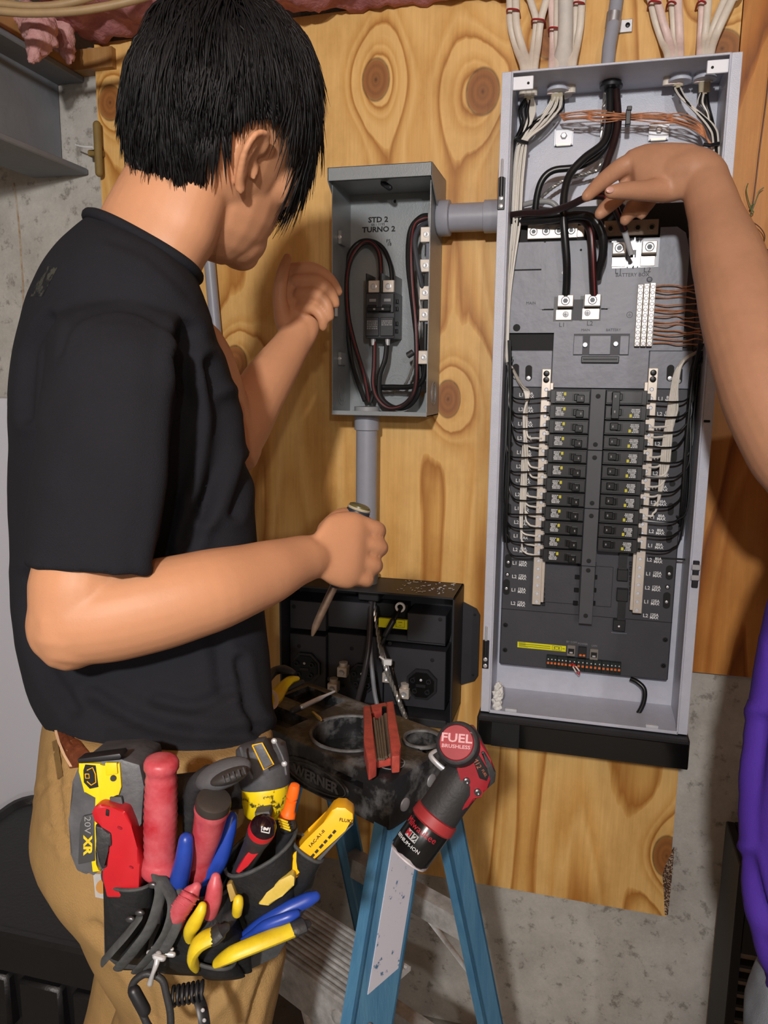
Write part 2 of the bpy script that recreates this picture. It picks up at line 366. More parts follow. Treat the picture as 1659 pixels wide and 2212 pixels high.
# ------------------------------------------------------------------ the tall panel
M_ENC = mat('silver_grey_enamel', (192, 194, 206), .38, var=.05, vs=50, bump=.25, bs=700, spec=.5)
M_BOARD = mat('dark_grey_board', (62, 62, 68), .55, var=.10, vs=18, bump=.1, bs=300)
M_UPPER = mat('mid_grey_moulding', (124, 126, 136), .45, var=.12, vs=14, bump=.35, bs=60)
M_BLK = mat('black_moulding', (30, 30, 33), .42, var=.12, vs=50)
M_PIT = mat('deep_black', (9, 9, 10), .7)
M_LUG = mat('tin_plated_lug', (214, 203, 190), .34, .3, var=.06, vs=80)
M_STEEL = mat('bright_steel', (206, 206, 208), .3, .45, var=.1, vs=90)
M_BRONZE = mat('bronze_bar', (150, 132, 116), .38, .6, var=.15, vs=60)  # bronze metal of the right-hand upper terminal bar and its screws
M_SCREWBLK = mat('black_screw', (16, 16, 17), .35, .4)
M_PRINT = mat('white_print', (226, 226, 226), .6)
M_GREYPRINT = mat('embossed_print', (62, 62, 68), .6)
M_YEL = mat('yellow_label', (226, 222, 10), .45)
M_ORG = mat('orange_button', (226, 112, 50), .4)
M_INK = mat('label_ink', (34, 32, 12), .6)
YF, YB, YD, YU, YK, YN = -.13, -.008, -.050, -.060, -.090, -.078
panel = thing('electrical_panel', 'tall open grey electrical panel full of breakers and wires on the plywood', 'panel', (.016, -.02, .82))
PX0, PX1, PZ0, PZ1 = -.165, .197, .812, 1.913
b = new()
box(b, PX0, PX1, YB - .001, -.002, PZ0, PZ1)                                     # back
box(b, PX0 + .014, PX0 + .0155, YF, YB, PZ0, PZ1); box(b, PX1 - .0155, PX1 - .014, YF, YB, PZ0, PZ1)
box(b, PX0, PX0 + .0015, YF, -.002, PZ0, PZ1); box(b, PX1 - .0015, PX1, YF, -.002, PZ0, PZ1)
box(b, PX0, PX0 + .0155, YF - .0015, YF, PZ0, PZ1, .0006); box(b, PX1 - .0155, PX1, YF - .0015, YF, PZ0, PZ1, .0006)
box(b, PX0 + .0155, PX1 - .0155, YF, YB, PZ1 - .0015, PZ1); box(b, PX0 + .0155, PX1 - .0155, YF, YB, PZ0, PZ0 + .0015)
box(b, PX0 + .0155, PX1 - .0155, YF - .0025, YF, PZ1 - .003, PZ1 + .0005, .0008)
box(b, PX0 + .0155, PX1 - .0155, YF - .0035, YF, PZ0 - .001, PZ0 + .005, .0012)
box(b, PX0 + .0155, PX0 + .0185, YF - .0035, YF + .001, PZ0, PZ1, .001); box(b, PX1 - .0185, PX1 - .0155, YF - .0035, YF + .001, PZ0, PZ1, .001)
obj('enclosure', b, M_ENC, panel, True, 30)
def part(name, b, m, sm=True, par=None, ang=40): return obj(name, b, m, par or panel, sm, ang)
M_TAB = mat('pale_steel_tab', (212, 214, 220), .4, .2)
for (u0, v0, u1, v1), hx in (((1107, 166, 1152, 192), .75), ((1528, 130, 1577, 156), .25)):
    b = new(); vs = pbox(b, u0, v0, u1, v1, YF + .003, YF + .006, .001); o = part('corner_tab', b, M_TAB)
    a, c = at(u0, v0, YF), at(u1, v1, YF); b = new(); disc(b, a.x + (c.x - a.x) * hx, YF + .003, (a.z + c.z) / 2, .0022, .0005, 10); part('hole', b, M_PIT, True, o)
for u, v0, v1, v2 in ((1084, 346, 383, 453), (1050, 1354, 1383, 1445)):
    t0, t1, t2 = at(u, v0, YF - .004), at(u, v1, YF - .004), at(u, v2, YF - .004)
    b = new(); box(b, t1.x - .006, t1.x + .006, YF - .004, YF - .0015, t2.z, t1.z, .001); o = part('hinge', b, M_BLK)
    b = new(); tube(b, [V((t1.x, YF - .006, t1.z - .03)), V((t1.x, YF - .006, t1.z))], .0036, 10); part('hinge_barrel', b, M_BLK, True, o)
    b = new(); tube(b, [V((t1.x, YF - .006, t1.z - .005)), V((t1.x, YF - .006, t0.z))], .002, 8, True); part('hinge_pin', b, M_STEEL, True, o)
    for k in (.18, .55):
        b = new(); disc(b, t1.x, YF - .004, t2.z + k * .033, .0037, .0015, 12); part('screw', b, M_STEEL, True, o)
b = new(); a = at(1500, 1240, YF); box(b, a.x - .004, a.x + .006, YF - .008, YF, a.z - .022, a.z + .024, .001); o = part('latch', b, M_BLK)
for dz in (.014, -.004):
    b = new(); box(b, a.x - .006, a.x + .0075, YF - .010, YF - .006, a.z + dz - .005, a.z + dz + .004, .001); part('latch_catch', b, M_STEEL, True, o)
b = new(); a = at(1527, 910, YF - .0015); box(b, a.x - .005, a.x + .005, YF - .0022, YF - .0012, a.z - .002, a.z + .002, .0008); part('slot', b, M_PIT)
for u, v in ((1218, 296), (1423, 284)):                                          # back mounting brackets
    a = at(u, v, YB - .008); b = new()
    box(b, a.x - .016, a.x + .016, YB - .010, YB - .008, a.z - .014, a.z + .013, .002); box(b, a.x - .016, a.x - .0145, YB - .010, YB, a.z - .014, a.z + .013); box(b, a.x + .0145, a.x + .016, YB - .010, YB, a.z - .014, a.z + .013)
    o = part('bracket', b, M_TAB)
    b = new(); lathe(b, [(.006, 0), (.006, .002), (.004, .005), (0, .005)], facing(a.x, YB - .010, a.z + .001), 6); part('bolt', b, M_STEEL, True, o)
    b = new(); box(b, a.x - .012, a.x + .012, YB - .0105, YB - .004, a.z - .0145, a.z - .011); part('slot', b, M_LUG, True, o)
# knockout collars in the roof
for u, v in ((1205, 195), (1320, 195), (1470, 160), (1523, 160)):
    a = at(u, v, -.055); b = new(); lathe(b, [(.016, 0), (.016, -.006), (.0185, -.006), (.0185, -.010), (.013, -.010)], Matrix.Translation((a.x, -.055, PZ1 - .001)), 16); part('knockout_collar', b, M_BLK if u in (1320,) else M_ENC)
# ---- boards
zb = at(1265, 1453, YD).z
b = new(); x0, x1 = at(1098, 900, YD).x, at(1486, 900, YD).x; zt = at(1260, 505, YD).z
box(b, x0, x1, YD, YB - .003, zb, zt, .002); part('wiring_board', b, M_BOARD, False)
z838 = at(1300, 838, YU).z; z720, z757 = at(1150, 719, YU).z, at(1150, 757, YU).z
xl, xm0, xm1, xr_ = at(1103, 600, YU).x, at(1196, 740, YU).x, at(1402, 760, YU).x, at(1484, 620, YU).x
ztl, ztr = at(1240, 520, YU).z, at(1450, 490, YU).z
xb = at(1425, 520, YU).x
b = new()
prism(b, [(xl, z720), (xl, ztl), (xb, ztl), (xb, ztr), (xr_ - .022, ztr), (xr_ - .008, ztr - .010), (xr_, ztr - .04), (xr_, z757), (xm1, z757), (xm1, z838), (xm0, z838), (xm0, z720)], YU, YD + .002)
part('upper_cover', b, M_UPPER, False)
for q in ((xl, xm0 - .001, YD - .0005, YD + .002, z757, z720), (x0, x1, YD - .0005, YD + .002, ztl, zt + .045)):
    b = new(); box(b, *q); part('void', b, M_PIT, False)
b = new(); box(b, x0, xm0 - .0015, YU + .004, YD, z838, z757, .001); o = part('side_cover', b, M_UPPER, False)
b = new(); box(b, xm1 + .0015, x1, YU + .004, YD, z838, z757, .001); part('side_cover', b, M_UPPER, False)
def seam(b, u0, v0, u1, v1, y, w=.0007):
    p, q = at(u0, v0, y), at(u1, v1, y); box(b, min(p.x, q.x) - w, max(p.x, q.x) + w, y - .0002, y + .001, min(p.z, q.z) - w, max(p.z, q.z) + w)
for s in ((1176, 522, 1172, 668), (1172, 668, 1310, 668), (1318, 522, 1312, 668), (1104, 583, 1172, 583)):
    b = new(); seam(b, *s, YU); part('moulded_seam', b, M_PIT, False)
# recessed middle field stands slightly lower: a raised rim around it
for q in ((1172, 524, 1174.5, 668), (1314, 524, 1317, 666)):
    b = new(); pbox(b, *q, YU - .0015, YU); part('rib', b, M_UPPER, False)
b = new(); a = at(1217, 590, YU); lathe(b, [(.015, 0), (.015, .0008), (0, .0008)], facing(a.x, YU, a.z), 20); o = part('boss', b, M_UPPER)
b = new(); lathe(b, [(.004, 0), (.003, .003), (0, .004)], facing(a.x, YU, a.z), 10); part('rivet', b, M_PRINT, True, o)
b = new(); a = at(1116, 708, YU); disc(b, a.x, YU, a.z, .0065, .0004, 16); part('hole', b, M_PIT)
b = new(); a = at(1255, 540, YU); disc(b, a.x, YU, a.z, .002, .0004, 10); part('hole', b, M_PIT)
b = new(); a = at(1403, 604, YU); lathe(b, [(.005, 0), (.003, .003), (0, .0035)], facing(a.x, YU, a.z), 12); part('boss', b, M_UPPER)
# ---- lugs
def lug(u0, v0, u1, v1, plate, screws=1, yf=YU - .022, dark=False):
    a, c = at(u0, v0, yf), at(u1, v1, yf); b = new(); box(b, a.x, c.x, yf, YU, c.z, a.z, .0012); o = part('lug', b, M_LUG)
    for k in range(screws):
        x = a.x + (c.x - a.x) * (k + .5) / screws; z = (a.z + c.z) / 2
        b = new(); lathe(b, [(.0078, 0), (.0078, .001), (.0062, .0016), (.0058, .0002), (.0, .0002)], facing(x, yf, z), 18); part('lug_screw', b, M_STEEL, True, o)
        b = new(); lathe(b, [(.0048, 0), (.0042, .0009), (0, .0009)], facing(x, yf, z), 6); part('hex_socket', b, M_SCREWBLK, True, o)
    if plate:
        b = new(); pbox(b, *plate, YU - .003, YU + .002, .0006); part('lug_plate', b, M_LUG, True, o)
    return o
for (u0, v0, u1, v1), pl, sx in (((1205, 637, 1238, 662), (1201, 669, 1234, 691), 1222), ((1263, 635, 1297, 661), (1258, 666, 1294, 690), 1269)):
    b = new(); pbox(b, pl[0] - 4, v0 + 4, pl[2] + 3, pl[3] + 3, YU - .0004, YU); part('recess', b, M_BLK, False)
    o = lug(u0, v0, u1, v1, pl)
    b = new(); a = at(sx, pl[1] + 10, YU - .003); lathe(b, [(.0055, 0), (.005, .0018), (.003, .0025), (0, .0025)], facing(a.x, YU - .003, a.z), 14); q = part('plate_screw', b, M_TAB, True, o)
    b = new(); box(b, a.x - .003, a.x + .003, YU - .0058, YU - .005, a.z - .0005, a.z + .0005); box(b, a.x - .0005, a.x + .0005, YU - .0058, YU - .005, a.z - .003, a.z + .003); part('cross_slot', b, M_SCREWBLK, False, o)
b = new(); pbox(b, 1237, 647, 1258, 692, YU - .0006, YU); part('recess', b, M_BOARD, False)
M_SEP = mat('clear_grey_separator', (128, 132, 144), .15, var=.1, vs=40, spec=.9)
b = new(); pbox(b, 1322, 516, 1422, 577, YU - .0008, YU); part('recess', b, M_SEP, False)
for (u0, v0, u1, v1), pl in (((1324, 523, 1352, 548), (1322, 556, 1350, 576)), ((1388, 520, 1419, 546), (1384, 553, 1414, 574))): lug(u0, v0, u1, v1, pl)
b = new(); a = at(1369, 516, YU); c = at(1367, 577, YU); box(b, c.x - .0012, c.x + .0012, YU - .016, YU, c.z, a.z)
for u in (1357, 1379): q = at(u, 540, YU); box(b, q.x - .0008, q.x + .0008, YU - .010, YU, c.z, a.z)
part('separator', b, M_SEP, False)
b = new(); pbox(b, 1362, 540, 1374, 550, YU - .017, YU - .0163); part('arrow_mark', b, M_SCREWBLK, False)
def bar(u0, v0, u1, v1, n, m, yf=-.062):
    a, c = at(u0, v0, yf), at(u1, v1, yf); b = new(); box(b, a.x, c.x, yf, YB - .01, c.z, a.z, .001); o = part('terminal_bar', b, m)
    for k in range(n):
        x = a.x + (c.x - a.x) * (k + .5) / n; z = (a.z + c.z) / 2
        b = new(); lathe(b, [(.0072, 0), (.0072, .0012), (.0055, .0018), (.005, .0003), (0, .0003)], facing(x, yf, z), 16); part('lug_screw', b, M_STEEL if m is M_LUG else M_BRONZE, True, o)
        b = new(); lathe(b, [(.0042, 0), (.0038, .0009), (0, .0009)], facing(x, yf, z), 6); part('hex_socket', b, M_SCREWBLK, True, o)
    return o
bar(1140, 485, 1247, 513, 4, M_LUG)
b = new(); pbox(b, 1247, 487, 1262, 512, -.054, -.02, .001); part('bar_end', b, M_LUG)
bar(1305, 477, 1422, 507, 4, M_BRONZE)
# ---- grounding block, three rows of eleven screws
yg = YU - .014
g00, g10, g01 = at(1378, 614, yg), at(1418, 611, yg), at(1370, 748, yg)
b = new(); gx0, gx1, gz1, gz0 = g00.x, g10.x, g00.z, g01.z
for k in range(3):
    w = (gx1 - gx0) / 3; box(b, gx0 + k * w + .0004, gx0 + (k + 1) * w - .0004, yg + .002 * (2 - k) * .4, YU, gz0, gz1 + .0012 * k, .0008)
gb = part('grounding_block', b, M_LUG)
sc = new(); lathe(sc, [(.0037, 0), (.0034, .0012), (.0026, .0004), (0, .0004)], MY, 10); sl = None
box(sc, -.0026, .0026, -.0010, -.0004, -.0005, .0005)
base_screw = obj('screw', sc, M_TAB, gb); first = True
def copy_part(o, par, loc, name=None):
    c = o.copy(); COL.objects.link(c); c.parent = par; c.location = loc; return c
for k in range(3):
    for i in range(11):
        x = gx0 + (k + .5) * (gx1 - gx0) / 3; z = gz1 - (i + .5) * (gz1 - gz0) / 11
        loc = (x, yg + .0008 * (2 - k), z)
        if first: base_screw.location = loc; first = False
        else:
            c = copy_part(base_screw, gb, loc)
M_COP = mat('bare_copper', (222, 158, 118), .35, .45, var=.25, vs=150)
rnd = random.Random(3)
for i, v in enumerate((618, 624, 630, 642, 657, 668, 672, 684, 695, 702, 712, 720, 731, 741)):
    b = new(); pts = [at(1418 - (v - 612) * .06, v, YU - .008)]
    for u in (1440, 1462, 1484, 1504, 1525): pts.append(at(u, v + rnd.uniform(-4, 4) + (u - 1418) * .05 * (1 if v > 700 else .1), YU - .008 + rnd.uniform(-.008, .006)))
    tube(b, cr(pts, 4), .00115, 5); part('copper_wire', b, M_COP, True, gb)
# ---- clip rail below the mains
b = new(); pbox(b, 1240, 721, 1358, 768, YU - .0005, YU); part('recess', b, M_BOARD, False)
for u0, u1 in ((1240, 1258), (1274, 1318), (1340, 1357)):
    b = new(); pbox(b, u0, 725, u1, 766, YU - .004, YU, .0008); part('clip_rail', b, M_UPPER, False)
for u, v in ((1264, 745), (1330, 743)):
    b = new(); a = at(u, v, YU); disc(b, a.x, YU, a.z, .0045, .006, 12); part('post', b, M_TAB)
b = new(); pbox(b, 1256, 769, 1337, 784, YU - .008, YU, .001); pbox(b, 1260, 774, 1333, 777, YU - .010, YU - .007, .0005); part('clip', b, M_BLK)
for k, (u, v) in enumerate(((1142, 806), (1114, 803), (1448, 806), (1466, 812))):
    a = at(u, v, YU + .004); b = new(); r = .0062
    pts = [(a.x + r * math.cos(t), a.z + (.008 if math.sin(t) > 0 else -.008) + r * math.sin(t)) for t in [i * math.pi / 8 for i in range(16)]]
    prism(b, pts, YU + .0035, YU + .0045); o = part('slot', b, M_PIT, False)
    b = new(); disc(b, a.x, YU + .0035, a.z - .009, .004, .001, 10); part('mounting_screw', b, M_STEEL, True, o)
# ---- lower board details
for u, v in ((1092, 1350), (1091, 1404), (1437, 1382), (1433, 1438)):
    a = at(u, v, YD); b = new(); disc(b, a.x, YD, a.z, .0048, .0005, 14); o = part('screw_hole', b, M_PIT)
    b = new(); lathe(b, [(.0028, 0), (.0022, .002), (0, .0024)], facing(a.x, YD, a.z), 8); part('screw', b, M_SCREWBLK, True, o)
zs = at(1270, 1330, YD).z
b = new(); box(b, x0, x1, YD - .0003, YD, zs - .0006, zs + .0006); part('moulded_seam', b, M_PIT, False)
for q in ((1098, 1208, 1160, 1212), (1400, 1205, 1486, 1208)):
    b = new(); seam(b, *q, YD); part('moulded_seam', b, M_PIT, False)
# bus field below the last breakers
b = new(); pbox(b, 1170, 1215, 1320, 1312, YD - .004, YD, .001); part('blank_cover', b, M_BOARD, False)
for u, v in ((1247, 1247), (1245, 1275), (1243, 1303), (1285, 1247), (1283, 1275), (1281, 1303)):
    b = new(); pbox(b, u - 5, v - 5, u + 5, v + 5, YD - .0065, YD - .003, .0005); part('bus_stab', b, M_SCREWBLK, False)
for k in range(2):
    u, v = ((1173, 1262), (1363, 1262))[k]
    for i in range(9):
        b = new(); pbox(b, u - 3, v - 48 + i * 11, u + 4, v - 41 + i * 11, YD - .006, YD, .0005); part('comb_tooth', b, M_BLK, False)
# rocker links
b = new(); pbox(b, 1338, 1195, 1354, 1232, YD - .008, YD); pbox(b, 1334, 1230, 1356, 1256, YD - .013, YD, .001); part('link_latch', b, M_BLK, False)
b = new(); pbox(b, 1333, 1272, 1356, 1300, YD - .012, YD, .001); pbox(b, 1336, 1298, 1350, 1340, YD - .007, YD); pbox(b, 1325, 1339, 1350, 1365, YD - .013, YD, .001); o = part('link_latch', b, M_BLK, False)
b = new(); a = at(1337, 1353, YD - .013); disc(b, a.x, YD - .013, a.z, .0018, .0008, 8); part('indicator', b, M_PRINT, True, o)
b = new(); pbox(b, 1320, 1366, 1354, 1370, YD - .005, YD); part('ledge', b, M_UPPER, False)
# yellow label
b = new(); pbox(b, 1118, 1386, 1222, 1408, YD - .0006, YD); lab = part('yellow_label', b, M_YEL, False)
a, c = at(1118, 1386, YD), at(1222, 1408, YD); w_, h_ = c.x - a.x, a.z - c.z; yl = YD - .0007
def lrect(b, x0, z0, x1, z1, wd=None):
    X0, X1, Z0, Z1 = a.x + w_ * x0, a.x + w_ * x1, c.z + h_ * z0, c.z + h_ * z1
    if wd is None: box(b, X0, X1, yl - .0001, yl + .0001, Z0, Z1)
    else:
        for q in ((X0, X1, Z0, Z0 + wd), (X0, X1, Z1 - wd, Z1), (X0, X0 + wd, Z0, Z1), (X1 - wd, X1, Z0, Z1)): box(b, q[0], q[1], yl - .0001, yl + .0001, q[2], q[3])
b = new(); lrect(b, .72, .12, .91, .9, .0005)
for z in (.70, .64, .36, .28): lrect(b, .03, z, .68, z + .035)
for z in (.86, .50): lrect(b, .03, z, .17, z + .07)
lrect(b, .03, .17, .22, .2); lrect(b, .76, .68, .87, .74); lrect(b, .76, .40, .775, .74); lrect(b, .855, .40, .87, .74); lrect(b, .79, .26, .84, .30); lrect(b, .93, .46, .98, .54)
for s in (-1, 1):
    x = a.x + w_ * (.815 + s * .043); z = c.z + h_ * .33; box(b, -.0025, .0025, -.0001, .0001, -.0003, .0003, 0, Matrix.Translation((x, yl, z)) @ Matrix.Rotation(s * .9, 4, 'Y') @ Matrix.Rotation(math.pi / 2 * 0, 4, 'Y'))
part('label_print', b, M_INK, False, lab)
# ports with their printed names
for (u, v), s, kind in (((1234, 1403), 'BY COM', 0), ((1258, 1407), 'POWER', 1), ((1283, 1411), 'LAN', 0)):
    a = at(u, v, YD); b = new(); box(b, a.x - .0075, a.x + .0075, YD - .007, YD, a.z - .011, a.z + .010, .0006)
    o = part('port', b, M_BLK if kind else mat('grey_port', (132, 126, 120), .4, .3), False)
    if kind:
        b = new()
        for k in (-1, 1): box(b, a.x + k * .0032 - .0024, a.x + k * .0032 + .0024, YD - .009, YD - .006, a.z - .007, a.z - .0035, .0004)
        part('button', b, M_ORG, False, o)
    else:
        b = new(); box(b, a.x - .0055, a.x + .0055, YD - .0074, YD - .0065, a.z - .006, a.z + .004); part('port_opening', b, M_PIT, False, o)
        b = new(); box(b, a.x - .003, a.x + .003, YD - .0085, YD - .007, a.z - .005, a.z - .002, .0004); part('contact', b, M_STEEL, False, o)
    b = new(); wtext(b, s, .0052, a.x, YD - .0003, a.z + .0145); part('lettering', b, mat('grey_print', (128, 128, 132), .6), False)
# terminal strip
cur = 1181
for n, wpx in ((3, 23), (3, 23), (2, 19), (2, 18), (2, 18), (2, 18), (2, 18), (3, 24)):
    vv = 1430 + (cur - 1181) * .105; a, c = at(cur, vv - 14, YD - .009), at(cur + wpx - 1.5, vv + 14, YD - .009); b = new(); box(b, a.x, c.x, YD - .009, YD, c.z, a.z, .0006); o = part('terminal_block', b, mat('dark_green_terminal', (24, 34, 34), .4), False)
    for k in range(n):
        x = a.x + (c.x - a.x) * (k + .5) / n; z = a.z * .45 + c.z * .55
        b = new(); box(b, x - .0021, x + .0021, YD - .0115, YD - .008, z - .0025, z + .0012, .0003); part('button', b, M_ORG, False, o)
        b = new(); disc(b, x, YD - .009, z + .0062, .0013, .0006, 8); part('terminal_hole', b, M_STEEL, True, o)
        b = new(); box(b, x - .0012, x + .0012, YD - .0095, YD - .008, z - .0075, z - .0050); part('terminal_hole', b, M_PIT, False, o)
    cur += wpx
M_REDW = mat('red_wire', (190, 34, 40), .4); M_WHTW = mat('white_wire', (222, 216, 206), .42, var=.05, vs=80)
b = new(); tube(b, cr([at(1232, 1434, -.062), at(1238, 1440, -.068), at(1243, 1448, -.07), at(1250, 1457, -.068), at(1252, 1450, -.066), at(1245, 1440, -.064), at(1236, 1433, -.061)], 4), .0011, 6); part('jumper_wire', b, M_REDW)
b = new(); tube(b, [at(1238, 1441, -.0715), at(1244, 1451, -.0715)], .0013, 6, True); tube(b, [at(1244, 1440, -.0685), at(1251, 1449, -.0695)], .0013, 6, True); part('jumper_sleeve', b, M_WHTW)
# small harness going down through the floor of the enclosure
M_BLKW = mat('black_wire', (20, 20, 21), .32, var=.2, vs=60)
b = new(); tube(b, cr([at(1362, 1466, -.04), at(1378, 1474, -.045), at(1392, 1490, -.05), at(1390, 1518, -.055), at(1376, 1545, -.06), at(1366, 1551, -.062)], 6), .0045, 10); part('harness', b, M_BLKW)
b = new(); tube(b, cr([at(1305, 1548, -.05), at(1310, 1538, -.05), at(1318, 1538, -.052), at(1323, 1548, -.055)], 5), .006, 10); part('grommet', b, M_BLK)
b = new(); pbox(b, 1318, 1530, 1362, 1546, YB - .002, YB, .001); o = part('bracket', b, M_ENC)
for u, v in ((1104, 1527), (1409, 1561)):
    a = at(u, v, YF + .006); b = new(); box(b, a.x - .011, a.x + .011, YF + .004, YF + .012, PZ0 + .001, PZ0 + .008, .001); part('cover_hook', b, M_TAB)
b = new(); a = at(1075, 1497, YF + .012); tube(b, [V((a.x, a.y, a.z - .03)), a, V((a.x + .002, a.y, a.z + .016))], [.008, .010, .007], 7, True)
me = remesh(b, .0022, 1, .5, lambda c, n: c + n * noise.noise(c * 190) * .005); tag(obj('paper_scrap', me, mat('white_paper', (226, 224, 220), .8), None, False), 'crumpled scrap of white paper in the bottom left corner of the tall panel', 'paper')
# ---- neutral bars
def nbar(u0, v0, u1, v1, side):
    p, q = at(u0, v0, YN), at(u1, v1, YN); xc = (p.x + q.x) / 2; b = new(); w = .0078
    box(b, xc - w, xc + w, YN, YD, q.z, p.z, .0008); s = side * .003
    box(b, xc - w * 1.25 + s, xc + w * 1.25 + s, YN + .004, YD, q.z + .004, p.z - .024, .0006)
    o = part('neutral_bar', b, M_LUG, False); n = 26; zt_ = p.z - .012
    for z in (p.z - .008, p.z - .019):
        b = new(); lathe(b, [(.0055, 0), (.005, .003), (.003, .0036), (0, .0034)], facing(xc, YN, z), 12); part('bar_bolt', b, M_SCREWBLK, True, o)
    z = p.z - .036; step = (z - q.z - .006) / (n - 1); first = None
    for i in range(n):
        loc = (xc + s * .3, YN, z - i * step)
        if first is None:
            sc = new(); lathe(sc, [(.0036, 0), (.0033, .0012), (.0024, .0003), (0, .0003)], MY, 10); box(sc, -.0026, .0026, -.0011, -.0005, -.0005, .0005, 0, Matrix.Rotation(.6, 4, 'Y'))
            first = obj('screw', sc, M_TAB, o); first.location = loc
        else: copy_part(first, o, loc)
    return xc, z, step
nl = nbar(1181, 797, 1158, 1306, 1); nr = nbar(1411, 795, 1377, 1325, -1)
# ---- breakers
M_BRK = mat('black_breaker', (36, 36, 38), .38, var=.1, vs=60); M_BRKT = mat('breaker_toggle', (13, 13, 14), .3)
M_TDOT = mat('toggle_mark', (140, 140, 140), .6); M_BRKY = mat('breaker_yellow', (206, 196, 30), .5)
BZ0 = at(1232, 857, YK).z; PIT = .02595
bl0, bl1 = at(1189, 857, YK).x, at(1275, 857, YK).x
br0, br1 = at(1309, 857, YK).x, at(1392, 857, YK).x
BW = bl1 - bl0
def breaker_meshes():
    h = PIT / 2 - .0008; d = YD - YK; A = new()
    box(A, 0, BW, 0, d, -h, h, .0008)                                    # body
    box(A, BW * .12, BW * .985, -.0022, .001, -h * .86, h * .80, .0005)   # raised face
    box(A, BW * .0, BW * .97, -.0012, .001, h * .88, h * .99, .0003)
    for k in range(3): box(A, -.006, .003, .004 + k * .008, .009 + k * .008, -h * .6, h * .8, .0005)
    B = new(); box(B, BW * .55, BW * .84, -.0024, -.0018, -h * .60, h * .46); box(B, BW * .66, BW * .86, -.0085, -.0018, -h * .74, h * .30, .001); box(B, BW * .60, BW * .72, -.0055, -.0018, -h * .55, h * .42, .001)
    D = new(); box(D, BW * .775, BW * .805, -.0088, -.0083, -h * .34, -h * .06)
    E = new(); rr = random.Random(5)
    y0, y1 = -.0025, -.0021
    def bars(x0, x1, z):
        x = x0
        while x < x1:
            w = rr.uniform(.0008, .0022); box(E, x, min(x + w, x1), y0, y1, z, z + .0016); x += w + rr.uniform(.0003, .0009)
    for i, (x0, x1) in enumerate(((.16, .32), (.16, .29), (.18, .30), (.16, .34), (.15, .37), (.16, .36))): bars(BW * x0, BW * x1, h * .62 - i * .0026 - .0012)
    Y = new(); box(Y, BW * .34, BW * .40, y0, y1, h * .18, h * .62); box(Y, BW * .36, BW * .38, y0 - .0001, y1, h * .36, h * .46)
    return A, B, D, E, Y
names = ('circuit_breaker', 'toggle', 'toggle_mark', 'print', 'yellow_mark')
def breaker_set(mirror):
    bms = breaker_meshes(); ms = (M_BRK, M_BRKT, M_TDOT, M_PRINT, M_BRKY); out = []
    for bm, m, n in zip(bms, ms, names):
        if mirror:
            for v in bm.verts: v.co = V((BW - v.co.x, v.co.y, -v.co.z * (1 if n != 'circuit_breaker' else 1)))
        bmesh.ops.recalc_face_normals(bm, faces=bm.faces[:]); me = bpy.data.meshes.new(n); bm.to_mesh(me); bm.free(); me.materials.append(m); out.append(me)
    return out
def place_breaker(meshes, x, z, skip=()):
    root = None
    for me, n in zip(meshes, names):
        if n in skip: continue
        o = bpy.data.objects.new(n, me); COL.objects.link(o); o.parent = root or panel
        g = V(panel.location)
        if root is None: o.location = V((x, YK, z)) - g; root = o
    return root
SL, SR = breaker_set(False), breaker_set(True)
breakers = []
for i in range(12): breakers.append(place_breaker(SL, bl0, BZ0 - i * PIT))
for i in range(11): breakers.append(place_breaker(SR, br0, BZ0 - i * PIT, ('print', 'yellow_mark') if i == 0 else ()))
b = new(); h = PIT; box(b, br0 + BW * .15, br0 + BW * .345, YK - .011, YK - .006, BZ0 - h - .010, BZ0 + .010, .001); o = part('handle_tie', b, M_BRKT)
b = new()
for dz in (.002, -h + .002): box(b, br0 + BW * .21, br0 + BW * .25, YK - .0113, YK - .0108, BZ0 + dz - .002, BZ0 + dz + .002)
part('toggle_mark', b, M_TDOT, False, o)
# centre strip in three lengths, plus the tongue below
cx0, cx1 = bl1 + .0008, br0 - .0008
ends = [BZ0 + .0145, BZ0 - 3.55 * PIT, BZ0 - 7.55 * PIT, BZ0 - 11.6 * PIT]
M_STRIP = mat('centre_strip_plastic', (70, 70, 75), .5, var=.08, vs=20)
for i in range(3):
    b = new(); box(b, cx0, cx1, YK + .001, YD, ends[i + 1] + .0005, ends[i] - .0005, .0006); o = part('centre_strip', b, M_STRIP, False)
    for z in (ends[i] - .013, ends[i + 1] + .010):
        b = new(); disc(b, (cx0 + cx1) / 2, YK + .001, z, .0042, .0003, 14); part('hole', b, M_PIT, True, o)
b = new(); box(b, cx0 + .0005, cx1 - .0005, YK + .004, YK + .010, at(1262, 1349, YK).z, ends[3] - .0008, .0006); o = part('centre_strip', b, M_STRIP, False)
for v in (1232, 1330):
    b = new(); a = at(1268 - (v - 1232) * .05, v, YK + .004); disc(b, (cx0 + cx1) / 2, YK + .004, a.z, .0042, .0003, 14); part('hole', b, M_PIT, True, o)
b = new(); prism(b, [(cx0 - .004, ends[3]), (cx0, at(1262, 1349, YK).z), (cx1, at(1262, 1349, YK).z), (cx1 + .002, ends[3])], YD - .006, YD); part('strip_base', b, M_BLK, False)
